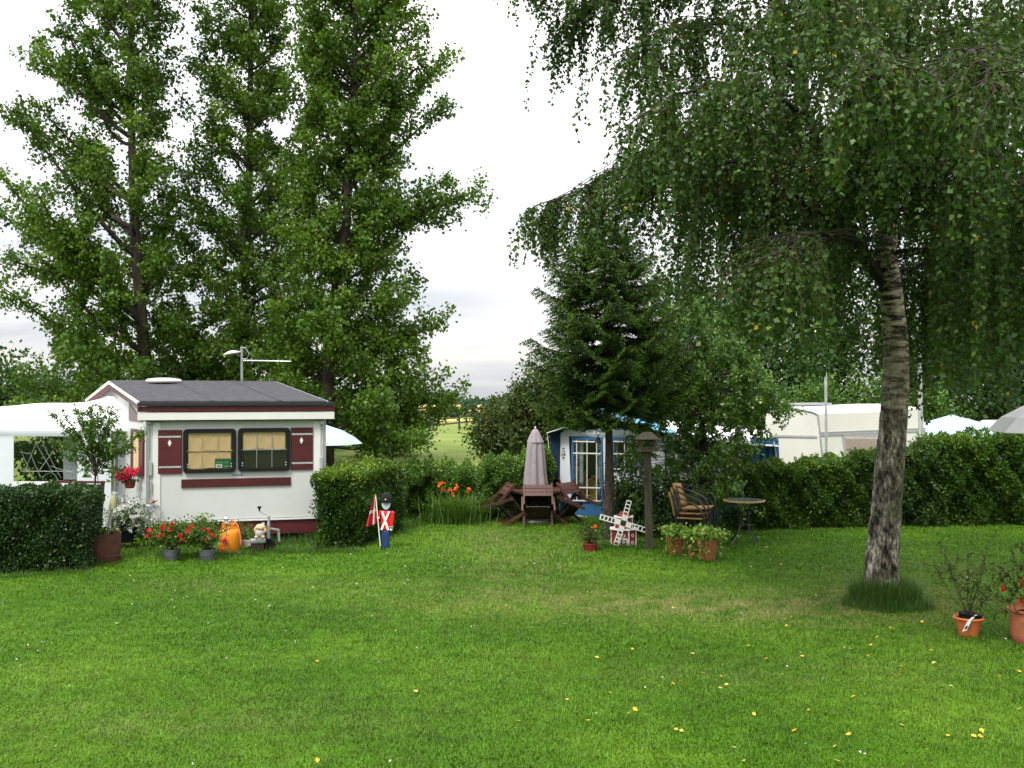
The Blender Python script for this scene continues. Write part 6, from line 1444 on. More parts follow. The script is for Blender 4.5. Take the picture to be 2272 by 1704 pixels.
for i, o in enumerate(bs):
    o.location = (g1.x - .22 - .055 * (2 - i), g1.y + .12 + .01 * i, .075 * i); o.rotation_euler = (0, math.radians(-1.5 * i), math.radians(-24))
    tag(o, ['lowest rattan chair of the stack of three by the bistro table', 'middle rattan chair of the stack of three by the bistro table', 'topmost rattan chair of the stack of three by the bistro table'][i], 'chair', 'stacked rattan bistro chairs')

# terracotta pots with ivy ------------------------------------------------
def pot_profile(r, h):
    return [(.001, 0), (r * .62, 0), (r * .66, .01), (r * .84, h * .66), (r * .90, h * .67), (r * .93, h * .78), (r * .90, h * .80), (r * .96, h * .82), (r, h * .97), (r, h), (r * .90, h), (r * .86, h * .88), (.001, h * .88)]
def ivy_pot(px, pyb, r, h, seed, label, n=330, trail=5, lean=0):
    g = G(px, pyb); g = Vector((g.x, g.y + r * .6, 0)); root = empty('terracotta_pot', g, label, 'pot', 'terracotta pots of ivy')
    MB().lathe(pot_profile(r, h), g, 28).build('pot', M['terracotta'], root, smooth=True)
    MB().lathe([(.001, 0), (r * .86, 0)], g + Z3 * h * .93, 20).build('soil', M['soil'], root)
    R = random.Random(seed); rng = np.random.default_rng(seed); fo = Fol(); br = MB()
    for i in range(n // 11):
        a = R.uniform(0, 6.28); q = R.random() ** .5; d = Vector((math.cos(a), math.sin(a), 0)); p = g + d * r * 1.15 * q + Z3 * (h + .03 + (.13 * (1 - q * .6)) * R.random()); 
        br.tube([g + Z3 * h * .9, (g + Z3 * (h + .05)).lerp(p, .6), p], [.003, .002, .0015], 3, caps=False)
        m_ = 11; fo.put(np.array(p)[None] + rng.normal(size=(m_, 3)) * np.array([[.045, .045, .03]]), rng.normal(size=(m_, 3)) + np.array(d)[None] * .6, .5 + R.uniform(-.25, .25) + rng.normal(size=m_) * .18)
    for i in range(trail):
        a = R.uniform(3.4, 6.1); d = Vector((math.cos(a), math.sin(a), 0)); P = [g + d * r * .8 + Z3 * (h + .02), g + d * r * 1.12 + Z3 * (h - .01), g + d * r * 1.15 + Z3 * (h * .62), g + d * r * 1.2 + Z3 * h * R.uniform(.08, .4)]
        P = smooth_path(P, 4); br.tube(P, .002, 3, caps=False); m_ = R.randint(7, 12); A = np.array([list(lerp_path(P, x)) for x in np.linspace(.1, 1, m_)]) + rng.normal(size=(m_, 3)) * .014
        fo.put(A, rng.normal(size=(m_, 3)) * .6 + np.array(d)[None] + np.array([[0, 0, -.4]]), .5 + rng.normal(size=m_) * .2)
    br.build('stems', M['twig'], root, kind='stuff'); fo.obj(rng, 'ivy', M['l_ivy'], .048, root, g, 1.0, .5)
ivy_pot(1501, 1234, .145, .285, 401, 'terracotta pot of ivy nearest the bird table post', 480, 7)
ivy_pot(1543, 1240, .125, .27, 402, 'terracotta pot almost buried in ivy between two others', 520, 10)
ivy_pot(1572, 1247, .155, .325, 403, 'large terracotta pot of ivy nearest the bistro chairs', 600, 8)
# trailing shoots right of the large pot
g = G(1620, 1236); tr_o = empty('ivy_runner', g, 'thin ivy runners creeping over the grass right of the large ivy pot', 'plant')
rng = np.random.default_rng(44); A = []; mb = MB()
for a, b in (((1596, 1195), (1645, 1190)), ((1596, 1200), (1630, 1212)), ((1590, 1192), (1622, 1185))):
    P = [W(a[0], a[1], g.y + .1), W((a[0] + b[0]) / 2, min(a[1], b[1]) - 4, g.y), W(b[0], b[1], g.y + .05)]; P = smooth_path(P, 4); mb.tube(P, .002, 3); A += [list(lerp_path(P, x)) for x in np.linspace(.2, 1, 8)]
mb.build('stems', M['twig'], tr_o, kind='stuff'); A = np.array(A) + rng.normal(size=(len(A), 3)) * .01; leaf_obj('ivy', leaves(rng, A, rng.normal(size=A.shape), .04, .9, .4), rng.random(len(A)), M['l_ivy'], tr_o, g)
# small pot with orange flower left of the spruce trunk
g = G(1311, 1227); g.y += .1; op = empty('flower_pot', g, 'small red brown pot with one orange flower left of the spruce trunk', 'pot')
MB().lathe([(.001, 0), (.085, 0), (.115, .115), (.122, .117), (.122, .135), (.108, .135), (.10, .12), (.001, .12)], g, 24).build('pot', M['redtoy'], op, smooth=True)
bush_part(411, op, g, (g.x - .02, g.y, .29), (.19, .15, .13), 420, .032, M['l_haw'], stems_from=(g.x, g.y, .12), clumps=22)
bush_part(412, op, g, (g.x + .14, g.y + .05, .26), (.13, .12, .12), 200, .034, M['l_bright'], name='green_foliage', clumps=10)
petals(np.random.default_rng(413), None, [(W(1318, 1170, g.y), 1)], 26, .016, .035, M['petal_orange'], 'flower', op, g)

# planter with standard tree ------------------------------------------------
g = G(217, 1253); g.y += .2; pl = empty('planter_tree', g, 'small tree in a rusty steel drum beside the clipped hedge', 'potted tree')
MB().lathe([(.001, 0), (.205, 0), (.222, .02), (.228, .20), (.236, .40), (.238, .42), (.225, .42), (.22, .38), (.001, .36)], g, 30).build('drum', M['rust'], pl, smooth=True)
mb = MB()
for z in (.10, .32): mb.lathe([(.226, 0), (.238, .006), (.226, .012)], g + Z3 * z, 30)
mb.build('hoop', M['rust'], pl, smooth=True)
MB().lathe([(.001, 0), (.218, 0)], g + Z3 * .385, 20).build('soil', M['soil'], pl)
PY = g.y; tp = smooth_path([W(208, 1190, PY), W(210, 1120, PY), W(211, 1075, PY), W(212, 1045, PY)], 3); MB().tube(tp, [.018, .017, .016, .016, .015, .014, .014, .013, .012, .012], 8).build('trunk', M['twig'], pl, smooth=True)
R = random.Random(77); rng = np.random.default_rng(77); br = MB(); fo = Fol(); top = W(212, 1045, PY)
ends = [(118, 920), (140, 915), (110, 975), (135, 1010), (165, 900), (195, 895), (225, 893), (250, 900), (262, 920), (268, 955), (300, 985), (315, 960), (285, 990), (180, 930), (210, 930), (235, 945), (160, 955), (195, 965), (225, 975), (250, 985), (150, 990), (262, 1040), (190, 1045), (275, 970), (245, 925), (175, 915), (205, 905), (140, 945), (230, 960), (200, 945)]
for i, (x, y) in enumerate(ends):
    e_ = W(x, y, PY + R.uniform(-.35, .35)); P = smooth_path([top + Vector((0, 0, R.uniform(-.1, .1))), top.lerp(e_, .5) + Vector((R.uniform(-.04, .04), R.uniform(-.05, .05), .04)), e_], 4); br.tube(P, [.009, .008, .0075, .007, .006, .005, .004, .003, .002], 4, caps=False)
    Lx = (e_ - top).length
    for q in range(int(8 + Lx * 20)):
        t_ = .30 + .70 * R.random(); p = lerp_path(P, t_); d = rnd_dir(R); m_ = 12; l_ = R.uniform(.04, .13); A = np.array(p)[None] + np.array(d)[None] * (rng.random(m_) * l_)[:, None] + rng.normal(size=(m_, 3)) * .014
        fo.put(A, rng.normal(size=(m_, 3)) + np.array(d)[None] * .6, .40 + R.uniform(-.2, .2) + rng.normal(size=m_) * .2)
br.build('branches', M['twig'], pl, kind='stuff'); fo.obj(rng, 'crown', M['l_hedge'], .036, pl, g, .6, .6)
fo = Fol(); pts = [(195, 1053), (229, 1047), (236, 1063), (225, 1095), (198, 1134), (205, 1060), (222, 1052)]
A = np.array([list(W(x, y, PY - .05)) for x, y in pts]); fo.put(A, np.array([[-.8, 0, -.3], [1, 0, 0], [.9, -.2, -.6], [.5, -.2, -.8], [-.2, -.2, -1], [-.9, 0, .1], [.6, 0, .4]]), np.full(7, .55)); fo.obj(rng, 'large_leaf', M['l_bright'], .12, pl, g, .75, .2)
mb = MB(); mb.tube([W(214, 1190, PY - .04), W(219, 1090, PY - .04), W(216, 1050, PY - .03)], .006, 5); mb.build('cane', M['oldwood'], pl)
bush_part(78, pl, g, (g.x, g.y - .02, .44), (.18, .15, .05), 160, .05, M['l_hedge'], name='weeds', clumps=10)
# solar garden lamp
sl = empty('solar_lamp', W(240, 1186, PY + .1), 'leaning steel solar garden lamp with yellowed lens, stuck in the rusty drum', 'garden lamp')
a = W(237, 1190, PY + .05); b = W(248, 1130, PY + .05); c = W(254, 1096, PY + .05); MB().tube([a, b], .022, 12).build('stem', M['galv'], sl, smooth=True); MB().tube([b, c], .040, 14).build('lens', M['solarlens'], sl, smooth=True)
MB().tube([c, c + (c - b).normalized() * .03], [.046, .040], 14).build('cap', M['galv'], sl, smooth=True)
# daisies bush in a black tub on stand
g = G(265, 1222); g.y += .25; db = empty('daisy_bush', g, 'bush of small white daisies in a black tub left of the caravan', 'plant')
MB().lathe([(.001, 0), (.13, 0), (.16, .20), (.17, .20), (.17, .22), (.001, .22)], g + Z3 * .10, 20).build('tub', M['black'], db, smooth=True)
mb = MB()
for sx_ in (-1, 1):
    for sy_ in (-1, 1): mb.beam(g + Vector((sx_ * .17, sy_ * .1, 0)), g + Vector((sx_ * .1, sy_ * .08, .16)), .02, .02)
mb.build('stand', M['stain_dark'], db, kind='stuff')
tips = bush_part(421, db, g, (g.x, g.y, .50), (.33, .28, .20), 1900, .03, M['l_shrub'], stems_from=(g.x, g.y, .3), clumps=46)
R = random.Random(5); petals(np.random.default_rng(422), None, [(Vector((g.x + R.gauss(0, .20), g.y - abs(R.gauss(.1, .14)), .50 + R.gauss(.05, .12))), 1) for _ in range(170)], 7, .011, .028, M['petal_white'], 'blossom', db, g)
# wooden garden chair behind the hedge
GY = 15.2; wc = empty('wooden_chair_back', Vector((W(200, 1100, GY).x, GY, 0)), 'brown wooden garden seat with slatted back beside the potted tree', 'garden seat')
for (a, b) in (((125, 1068), (157, 1070)), ((158, 1069), (232, 1070))): MB().beam(W(*a, GY), W(*b, GY), .03, .075, (0, 1, 0)).build('top_rail', M['stain'], wc)
for x in (187, 197, 207, 219): MB().beam(W(x, 1075, GY), W(x - 7, 1150, GY - .08), .045, .018, (0, -1, 0)).build('back_slat', M['stain'], wc)
for x in (183, 228): 
    q = W(x - 10, 1185, GY - .1); q.z = .0; MB().beam(W(x, 1067, GY), q, .05, .04, (0, -1, 0)).build('leg', M['stain'], wc)
MB().beam(W(172, 1150, GY - .1), W(225, 1150, GY - .1), .04, .06, (0, 1, 0)).build('seat_rail', M['stain'], wc)
for i in range(4): MB().beam(W(172, 1148, GY - .15 - .1 * i), W(225, 1148, GY - .15 - .1 * i), .08, .02, (0, 1, 0)).build('seat_slat', M['stain'], wc)
for x in (174, 222): q = W(x, 1185, GY - .5); q.z = 0; MB().beam(W(x, 1150, GY - .5), q, .04, .04, (0, -1, 0)).build('leg', M['stain'], wc)
# geranium pot hanging on the caravan side
hp = W(288, 1083, 15.9); hg = empty('hanging_flower_pot', hp, 'hanging pot of crimson geraniums on the left side of the caravan', 'flower pot')
MB().lathe([(.001, 0), (.065, 0), (.09, .11), (.095, .13), (.001, .13)], hp - Z3 * .0, 20).build('pot', M['redtoy'], hg, smooth=True)
bush_part(431, hg, hp, (hp.x - .05, hp.y, hp.z + .21), (.18, .15, .10), 600, .035, M['l_haw'], stems_from=hp + Z3 * .1, clumps=20)
petals(np.random.default_rng(432), None, [(W(x, y, 15.75), s) for x, y, s in ((278, 1048, 1), (288, 1043, 1.2), (296, 1052, 1), (283, 1056, 1), (267, 1060, .7), (305, 1043, .9), (262, 1053, .6), (292, 1048, 1))], 40, .026, .03, M['petal_pink'], 'blossom', hg, hp)
MB().beam(hp + Vector((.09, .05, .1)), hp + Vector((.26, .14, .1)), .02, .02).build('bracket', M['grey'], hg)
# two geranium buckets in front of the caravan
def bucket(px, pyb, seed, label, spots, wx, plx):
    g = G(px, pyb); g.y += .12; b_ = empty('flower_bucket', g, label, 'flower pot', 'zinc buckets of red geraniums')
    MB().lathe([(.001, 0), (.092, 0), (.122, .16), (.130, .165), (.130, .18), (.118, .178), (.112, .15), (.001, .14)], g, 24).build('bucket', M['zinc'], b_, smooth=True)
    mb = MB(); mb.tube([g + Vector((.128 * math.cos(t), -.128 * abs(math.sin(t)), .13 - .05 * math.sin(t))) for t in [math.pi * i / 12 for i in range(13)]], .004, 5); mb.build('handle', M['blackmetal'], b_)
    bush_part(seed, b_, g, (g.x + plx, g.y, .40), (wx, .24, .17), 1500, .034, M['l_bright'], stems_from=(g.x, g.y, .15), clumps=38)
    bush_part(seed + 5, b_, g, (g.x + plx, g.y + .1, .34), (wx, .2, .2), 500, .034, M['l_haw'], name='dark_foliage', clumps=16)
    petals(np.random.default_rng(seed), None, [(W(x, y, g.y - .18), s) for x, y, s in spots], 26, .016, .024, M['petal_red'], 'blossom', b_, g)
bucket(374, 1249, 441, 'zinc bucket of red geraniums, the left one of two before the caravan', [(332, 1177, 1.2), (328, 1188, 1), (357, 1187, 1.2), (363, 1168, 1), (358, 1173, .8), (378, 1175, .9), (398, 1187, .6), (405, 1198, .6), (382, 1163, .6)], .36, -.02)
bucket(455, 1249, 442, 'zinc bucket of red geraniums nearest the gas bottle', [(420, 1178, 1.2), (424, 1170, 1), (415, 1180, .8), (452, 1174, .8), (457, 1196, 1), (472, 1187, 1.1), (463, 1178, .7), (492, 1217, .8)], .21, -.07)
petals(np.random.default_rng(9), None, [(W(498, 1200, 14.9), 1.1)], 40, .021, .03, M['petal_pink'], 'crimson_blossom', bpy.data.objects['flower_bucket.001'], ORG['flower_bucket.001'])
# tall seedling behind the right bucket
g = G(449, 1240); g.y += .3; sd_ = empty('tall_seedling', g, 'thin tall seedling with flat pale top behind the right flower bucket', 'plant')
MB().tube([g, W(450, 1140, g.y)], .006, 5).build('stem', M['l_bright'], sd_)
rng = np.random.default_rng(3); A = np.array([list(W(450, 1140, g.y))] * 6 + [list(W(449, 1165, g.y))] * 7 + [list(W(449, 1150, g.y))] * 3); D = np.array([[math.cos(a), math.sin(a) * .6, .05] for a in np.linspace(0, 6, 6)] + [[math.cos(a), math.sin(a) * .6, .7] for a in np.linspace(0, 6, 7)] + [[-1, 0, -.2], [1, 0, .1], [.3, -1, 0]])
leaf_obj('leaves', leaves(rng, A, D, .11, .3, 1), np.full(16, .75), M['l_ivy'], sd_, g, kind=None)
# gas bottle
g = G(507, 1228); g.y = 15.1; g.x = W(509, 1200, 15.1).x; gb = empty('gas_bottle', g, 'orange gas bottle behind the caravan drawbar', 'gas bottle')
MB().lathe([(.001, .0), (.13, 0), (.155, .03), (.155, .31), (.145, .345), (.11, .375), (.05, .392), (.001, .395)], g, 28).build('body', M['orange'], gb, smooth=True)
mb = MB(); n = 20
for i in range(n):
    t0 = 2 * math.pi * i / n
    if i % 5 == 2: continue
    t1 = t0 + 2 * math.pi / n; mb.beam(g + Vector((.105 * math.cos(t0), .105 * math.sin(t0), .43)), g + Vector((.105 * math.cos(t1), .105 * math.sin(t1), .43)), .014, .035)
for i in range(4): t0 = math.pi / 4 + math.pi / 2 * i; mb.beam(g + Vector((.105 * math.cos(t0), .105 * math.sin(t0), .35)), g + Vector((.105 * math.cos(t0), .105 * math.sin(t0), .43)), .03, .014)
mb.build('collar', M['orange'], gb, kind='stuff')
MB().tube([g + Z3 * .39, g + Z3 * .46], .02, 8).build('valve', M['galv'], gb)
M['hose'] = solid('orange_hose', (.62, .22, .12), .4, .06, 8)
MB().tube(smooth_path([g + Z3 * .46, g + Vector((.06, -.05, .50)), g + Vector((.14, -.06, .42)), g + Vector((.18, -.06, .25)), g + Vector((.185, -.04, .12)), g + Vector((.2, .1, .03))], 6), .010, 8).build('hose', M['hose'], gb, smooth=True)
lt = W(502, 1156, 14.95); lo = empty('garden_lantern', lt, 'small grey lantern head above the gas bottle', 'lantern')
MB().lathe([(.045, -.03), (.045, -.02), (.028, -.012), (.030, .03), (.044, .034), (.036, .055), (.014, .07), (.012, .085), (.001, .09)], lt, 14).build('head', M['galv'], lo, smooth=True); MB().tube([Vector((lt.x, lt.y, 0)), lt - Z3 * .03], .008, 6).build('stake', M['grey'], lo)
# fern
g = G(548, 1228); g.y += .25; fe = empty('fern', g, 'green fern between the gas bottle and the plush toy', 'plant'); rng = np.random.default_rng(12); R = random.Random(12); V = []; T = []; mb = MB()
for x, y in ((528, 1152), (536, 1160), (553, 1163), (560, 1168), (520, 1175), (572, 1185), (546, 1155), (530, 1190)):
    e_ = W(x, y, g.y - .1); P = smooth_path([g, g.lerp(e_, .6) + Vector((R.uniform(-.05, .05), 0, .05)), e_], 6); mb.tube(P, .004, 4, caps=False)
    for q in range(15):
        u = .25 + .75 * q / 15; p = lerp_path(P, u); tan = (lerp_path(P, min(1, u + .05)) - lerp_path(P, u - .05)).normalized(); sd2 = tan.cross(Vector((0, 1, 0))).normalized()
        for sg in (-1, 1): V.append(leaves(rng, np.array([list(p)]), np.array([list(sd2 * sg + tan * .4)]), .085 * (1.15 - u), .22, 1)); T.append([.6 + R.random() * .4])
mb.build('stems', M['l_bright'], fe, kind='stuff'); leaf_obj('fronds', np.concatenate(V), np.concatenate(T), M['l_bright'], fe, g)
# plush toy on the coupling
pc_ = W(578, 1178, cp.y - .02); pt_ = empty('plush_toy', pc_, 'cream and grey plush animal sitting on the caravan coupling', 'soft toy')
MB().sphere(pc_ + Vector((-.01, 0, -.03)), .075, 16, (1, .9, .95)).build('body', M['plush2'], pt_, smooth=True)
MB().sphere(pc_ + Vector((0, 0, .055)), .068, 16, (1.15, 1, .72)).build('head', M['plush'], pt_, smooth=True)
for sg, zz in ((-1, .02), (1, .01)): MB().sphere(pc_ + Vector((sg * .072, -.02, zz)), .028, 10, (.8, .7, 1.4)).build('ear', M['plush'], pt_, smooth=True)
for sg in (-1, 1): MB().sphere(pc_ + Vector((sg * .05, -.05, -.08)), .026, 10, (1, 1.2, .8)).build('paw', M['plush'], pt_, smooth=True)

# lilies -------------------------------------------------------------------
def lily(px, pyb, seed, flowers, label):
    g = G(px, pyb); R = random.Random(seed); rng = np.random.default_rng(seed); root = empty('orange_lily', g, label, 'flower', 'clumps of orange lilies'); n = 240
    P = np.stack([g.x + rng.normal(size=n) * .16, g.y + rng.normal(size=n) * .12, np.zeros(n)], 1); V = blade_verts(rng, P, .35 + .35 * rng.random(n),   .011 + .006 * rng.random(n), .2 + .7 * rng.random(n))
    me = blades_obj('leaves', V - np.array(g)[None, None], .35 + .4 * rng.random(n), None); o = link_mesh('leaves', me, M['l_bright'], root, g); o['kind'] = 'stuff'
    for x, y in flowers:
        p = W(x, y, g.y - .1); MB().tube([g + Vector((R.uniform(-.1, .1), 0, 0)), g.lerp(p, .7) + Vector((0, 0, .05)), p], .005, 4).build('stem', M['l_bright'], root)
        petals(rng, None, [(p, 1)], 8, .010, .052, M['petal_orange'], 'flower', root, g)
lily(985, 1163, 1, [(976, 1073), (984, 1073), (981, 1085)], 'clump of orange lilies, left one before the shrubs')
lily(1008, 1164, 2, [(998, 1087), (1012, 1080), (1013, 1088), (1006, 1096)], 'middle clump of orange lilies with the most flowers')
lily(1036, 1163, 3, [(1039, 1087)], 'clump of lilies with one single orange flower at the right')
# fallen grey branch in the shrubs
# shrub behind the bistro chairs ----------------------------------------------
SH = Vector((W(1560, 1180, 17.6).x, 17.6, 0)); R = random.Random(8); rng = np.random.default_rng(8)
sh = empty('glossy_shrub', SH, 'large glossy leaved shrub tree behind the bistro chairs', 'shrub'); tk = [SH, W(1556, 1060, 17.6), W(1560, 960, 17.6), W(1540, 850, 17.6), W(1530, 720, 17.7)]
MB().tube(smooth_path(tk, 3), [.09 - .0055 * i for i in range(13)], 8).build('trunk', M['bark_dark'], sh, smooth=True)
br = MB(); fo = Fol()
cl = []
for i in range(330):
    px_ = R.uniform(1400, 1752); f = (px_ - 1400) / 352; top = float(np.interp(px_, [1400, 1450, 1530, 1600, 1680, 1752], [780, 700, 650, 690, 800, 900])); bot = float(np.interp(px_, [1400, 1460, 1560, 1660, 1700, 1752], [1130, 1170, 1165, 1140, 1040, 975])); py_ = top + (bot - top) * R.random()
    if py_ > 1050 and px_ > 1560 and R.random() < .25: continue
    if (py_ > 955 and px_ > 1655) or (py_ > 900 and px_ > 1705): continue
    cl.append(W(px_, py_, 17.4 + R.uniform(-.9, .8)))
for q in cl:
    b = trunk_at(tk, min(q.z - .2, 2.4)) if q.z > .6 else SH; br.tube([b, b.lerp(q, .55) + Vector((0, 0, .12)), q], [.008, .005, .002], 4, caps=False)
    # drooping sprays
    for k_ in range(5):
        d = (rnd_dir(R) + Vector((0, 0, -.5))).normalized(); l_ = R.uniform(.15, .40); m_ = int(l_ * 130); tt = rng.random(m_); A = np.array(q)[None] + np.array(d)[None] * (tt * l_)[:, None] + rng.normal(size=(m_, 3)) * .03; A[:, 2] = np.maximum(A[:, 2], .03)
        fo.put(A, rng.normal(size=(m_, 3)) * .8 + np.array([[0, 0, -.6]]), .42 + R.uniform(-.2, .25) + rng.normal(size=m_) * .2)
br.build('branches', M['bark_dark'], sh, kind='stuff'); fo.obj(rng, 'foliage', M['l_shrub2'], .055, sh, SH, .72, .5)
# dark low bush between spruce and bird table post
g = G(1395, 1185); g.y = 17.2; g.x = W(1395, 1150, 17.2).x; lb_ = empty('low_bush', g, 'dark low bush between the spruce trunk and bird table post', 'bush'); bush_part(501, lb_, g, (g.x, g.y, .55), (.36, .4, .50), 4200, .045, M['l_hedge_dark'], stems_from=g, clumps=50)
g = G(1480, 1185); g.y = 16.9; g.x = W(1480, 1150, 16.9).x; lb_ = empty('low_bush', g, 'dark low bush under the shrub behind the ivy pots', 'bush'); bush_part(502, lb_, g, (g.x, g.y, .40), (.45, .4, .42), 4000, .05, M['l_hedge_dark'], stems_from=g, clumps=50)

# right foreground pots ------------------------------------------------------
g = G(2159, 1417); g.y += .1; sp = empty('potted_sapling', g, 'spindly sapling in a small orange pot with a white tag', 'potted plant')
MB().lathe([(.001, 0), (.085, 0), (.115, .13), (.132, .175), (.145, .18), (.135, .195), (.115, .18), (.10, .10), (.001, .10)], g, 30, wob=lambda t, z: 1 + (.018 * math.sin(t * 14) if z > .17 else 0)).build('pot', solid('orange_terracotta', (.50, .13, .035), .75, .15, 10, dirt=(.35, .14, .06), dirt_amt=.5), sp, smooth=True)
MB().lathe([(.001, .08), (.085, .08), (.105, .21), (.112, .225), (.100, .225), (.001, .20)], g, 14, Matrix.Rotation(.08, 3, 'Y')).build('inner_pot', M['black'], sp)
MB().lathe([(.001, 0), (.09, 0)], g + Z3 * .206, 16).build('soil', M['soil'], sp)
a = W(2140, 1400, g.y - .15); b = W(2152, 1376, g.y - .14); c = W(2165, 1364, g.y - .08)
mb = MB(); wv = Vector((.022, 0, .006)); mb.add([a - wv, a + wv, b + wv, c + wv * .7, c - wv * .7, b - wv], [(0, 1, 2, 5), (5, 2, 3, 4)]); o = mb.build('plant_tag', M['white_clean'], sp); s_ = o.modifiers.new('thickness', 'SOLIDIFY'); s_.thickness = .0015
mb = MB(); t_ = Vector((.0, -.002, 0)); 
for i in range(7): q = a.lerp(b, .18 + .045 * i) + t_; mb.beam(q - wv * .55, q + wv * .55, .004, .001, (0, -1, 0))
mb.build('bar_marks', M['blackpaint'], sp, kind='stuff')
mb = MB(); mb.add([a + wv * 1.0 + t_, a + wv * 1.35, b + wv * 1.35, b + wv * 1.0 + t_], [(0, 1, 2, 3)]); o = mb.build('tag_edge', M['bluepaint'], sp); s_ = o.modifiers.new('thickness', 'SOLIDIFY'); s_.thickness = .0015
def sapling(root, g, zb, tips, seed, mat, lsz, tw=10, mid=.5):
    R = random.Random(seed); rng = np.random.default_rng(seed); br = MB(); fo = Fol()
    for x, y in tips:
        e_ = W(x, y, g.y + R.uniform(-.25, .2)); b = g + Vector((R.uniform(-.02, .02), 0, zb)); P = smooth_path([b, b.lerp(e_, .5) + Vector((R.uniform(-.03, .03), 0, R.uniform(-.05, .03))), e_], 5)
        br.tube(P, [.0034 - .00024 * i for i in range(len(P))], 5, caps=False)
        for q in range(tw):
            u = R.uniform(.42, 1); p = lerp_path(P, u); d = (rnd_dir(R) + Vector((0, 0, .5))).normalized(); l_ = R.uniform(.03, .14); p2 = p + d * l_; br.tube([p, p2], .0016, 3, caps=False)
            m_ = int(4 + l_ * 90); A = np.array(p)[None] + np.array(d)[None] * (rng.random(m_) * l_)[:, None]; fo.put(A, rng.normal(size=(m_, 3)) + np.array(d)[None] * .6, .4 + rng.normal(size=m_) * .3)
    br.build('stems', M['twig'], root, kind='stuff'); fo.obj(rng, 'leaves', mat, lsz, root, g, .45, .5)
sapling(sp, g, .2, [(2083, 1205), (2072, 1250), (2098, 1232), (2118, 1250), (2145, 1225), (2150, 1270), (2190, 1218), (2180, 1250), (2215, 1262), (2235, 1275), (2175, 1290), (2205, 1300), (2160, 1300), (2240, 1350)], 601, M['l_haw'], .022)
g = G(2312, 1440); g.y += .2; bp_ = empty('large_terracotta_pot', g, 'large terracotta pot with red leaved plant cut by the right edge', 'pot')
MB().lathe([(.001, 0), (.15, 0), (.165, .02), (.18, .10), (.182, .24), (.19, .30), (.21, .315), (.212, .335), (.19, .335), (.175, .30), (.001, .27)], g, 36).build('pot', M['terracotta'], bp_, smooth=True)
MB().lathe([(.001, 0), (.178, 0)], g + Z3 * .295, 20).build('soil', M['soil'], bp_)
sapling(bp_, g, .33, [(2225, 1260), (2215, 1290), (2245, 1230), (2262, 1215), (2268, 1260), (2300, 1220), (2330, 1260), (2210, 1330), (2250, 1300)], 602, M['l_haw'], .03, 9)
petals(np.random.default_rng(603), None, [(W(2230, 1305, g.y - .1), 1.2), (W(2268, 1292, g.y - .1), 1), (W(2262, 1334, g.y - .1), .8)], 5, .012, .036, M['petal_red'], 'red_leaves', bp_, g)

# rough grass along the feet of hedges, caravan and pots -------------------------
sp_ = []; R = random.Random(31)
def along(p, q, n, w=.12, h=(.05, .16), cnt=60):
    a, b = G(*p), G(*q)
    for i in range(n): c = a.lerp(b, (i + R.random()) / n); sp_.append((c.x, c.y + R.uniform(-.05, .12), w * R.uniform(.6, 1.6), w * .8, int(cnt * R.uniform(.4, 1.5)), h[0], h[1] * R.uniform(.6, 1.2)))
along((0, 1285), (190, 1275), 26); along((190, 1262), (330, 1225), 18, h=(.05, .2)); along((330, 1240), (700, 1228), 46, .16, (.06, .22), 90); along((560, 1215), (700, 1205), 16, .2, (.08, .24), 90)
along((700, 1230), (800, 1226), 18, .12, (.05, .2)); along((800, 1218), (900, 1180), 16); along((893, 1163), (1060, 1160), 20, .14, (.06, .22)); along((1060, 1160), (1262, 1156), 18, .14, (.05, .2))
along((1330, 1215), (1460, 1222), 26, .14, (.05, .17), 90); along((1455, 1240), (1600, 1252), 14, .1, (.04, .12)); along((1640, 1190), (1900, 1182), 30, .16, (.05, .16)); along((1900, 1180), (2272, 1176), 30, .14, (.04, .10)); along((1245, 1160), (1345, 1172), 14, .1, (.05, .14)); along((2130, 1420), (2190, 1420), 6, .08, (.03, .07)); along((2230, 1445), (2310, 1440), 8, .1, (.03, .08))
rough_grass('rough_grass_fringe', sp_, 'longer grass left standing along hedge feet, pots and caravan', 88)

# daisies and clover dots in the lawn --------------------------------------------
R = random.Random(61); rng = np.random.default_rng(61); P = []
for i in range(230):
    y = 6.2 + (22 - 6.2) * R.random() ** .9; x = R.uniform(-1, 1) * (y * .52); 
    if R.random() < .55: cx = R.choice([(-3, 11.8), (0, 14), (4.5, 14.5), (-4.5, 9), (-1.5, 15.5), (5.5, 13)]); x = cx[0] + R.gauss(0, 1.2); y = cx[1] + R.gauss(0, .9)
    P.append((x, max(6.2, y), R.uniform(.022, .036)))
P = np.array(P); V = leaves(rng, np.repeat(P, 2, 0) + rng.normal(size=(len(P) * 2, 3)) * .004, rng.normal(size=(len(P) * 2, 3)) * np.array([[1, 1, .2]]), .016, 1.0, 2.5)
o = leaf_obj('lawn_daisies', V, rng.random(len(V) // 4), M['petal_white'], None, (0, 0, 0)); tag(o, 'tiny white daisy heads scattered through the lawn', 'daisies')
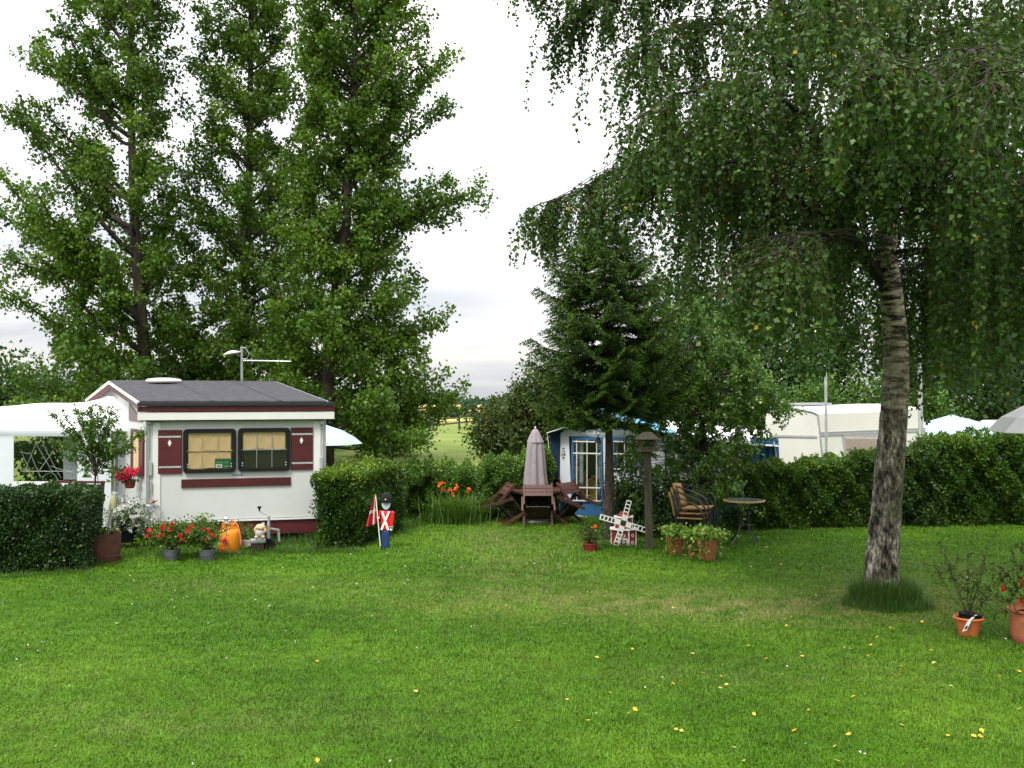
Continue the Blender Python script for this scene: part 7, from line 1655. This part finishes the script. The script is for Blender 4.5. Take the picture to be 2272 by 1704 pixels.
# fallen birch leaves, each lying on the grass
R = random.Random(19); leafm = []
for k_ in range(6):
    n = 7; curl = R.uniform(.15, .5); vs = [(0, 0, 0)]; out_ = [(-.5, 0), (-.25, .30), (.0, .40), (.30, .24), (.62, 0), (.30, -.24), (0, -.40), (-.25, -.30)]
    vs = [(x, y, curl * (y * y * 1.1 + x * x * .3)) for x, y in out_] + [(0, 0, .0), (.3, 0, .01)]
    me = bpy.data.meshes.new('fallen_leaf'); me.from_pydata([Vector(v) for v in vs], [], [(0, 8, 1), (1, 8, 2), (2, 8, 9, 3), (3, 9, 4), (4, 9, 5), (5, 9, 8, 6), (6, 8, 7), (7, 8, 0)])
    at = me.attributes.new('tint', 'FLOAT', 'FACE'); tv = R.random(); at.data.foreach_set('value', [tv] * 8); me.materials.append(M['leaf_yellow']); leafm.append(me)
known = [(704, 1697), (704, 1475), (463, 1513), (808, 1333), (923, 1543), (670, 1545), (1305, 1608), (1500, 1628), (1512, 1632), (1150, 1608), (1258, 1560), (1612, 1527), (1427, 1345), (1354, 1545), (1893, 1553), (1794, 1585), (2052, 1563), (1883, 1640), (2262, 1498), (2218, 1508), (2262, 1582), (2103, 1642), (2175, 1645), (1629, 1668), (1650, 1698), (1762, 1632), (1852, 1665), (1537, 1457), (1424, 1444), (1661, 1440), (1740, 1381), (1756, 1374), (1745, 1395), (1975, 1400), (1984, 1402), (2011, 1427), (2046, 1387), (1926, 1462), (1874, 1445), (2000, 1487), (1946, 1420), (2066, 1450), (1858, 1700), (1980, 1620), (2240, 1560), (2110, 1530), (1700, 1470), (1600, 1510), (1560, 1500), (1810, 1410)]
for x in range(24): known.append((R.uniform(1300, 2260), R.uniform(1330, 1690) ))
for x in range(10): known.append((R.uniform(1660, 1900), R.uniform(1190, 1290)))
for i, (x, y) in enumerate(known):
    p = G(x, y); o = bpy.data.objects.new('fallen_leaf', R.choice(leafm)); COL.objects.link(o); s_ = R.uniform(.028, .044); o.scale = (s_, s_, s_)
    o.location = (p.x, p.y, .030 + R.random() * .008); o.rotation_euler = (R.uniform(-.5, .6), R.uniform(-.5, .5), R.uniform(0, 6.28)); lab, grp = next((l, q) for c, l, q in (
        (p.y > 13.0, 'small yellow leaf fallen on the far lawn between bistro table and birch', 'leaves fallen beyond the birch'),
        (abs(x - 1960) < 190 and p.y > 9.5, 'yellow leaf fallen close in front of the birch foot', 'leaves fallen at the birch foot'),
        (x > 2080, 'yellow leaf fallen below the two pots at the right edge', 'leaves fallen below the right hand pots'),
        (x > 1640, 'yellow leaf fallen on the lawn left of and below the birch', 'leaves fallen below the birch'),
        (x > 1136 and p.y > 9.2, 'yellow leaf fallen on the strawy middle of the lawn', 'leaves fallen on the dry middle of the lawn'),
        (x > 1136, 'yellow leaf fallen on the near lawn just right of the centre', 'leaves fallen on the near lawn right of centre'),
        (True, 'yellow leaf fallen on the left half of the lawn', 'leaves fallen on the left half of the lawn')) if c)
    tag(o, lab, 'leaf', grp)
print('objects', len(bpy.data.objects), 'tris ~', sum(len(m.loops) - 2 * len(m.polygons) for m in bpy.data.meshes))
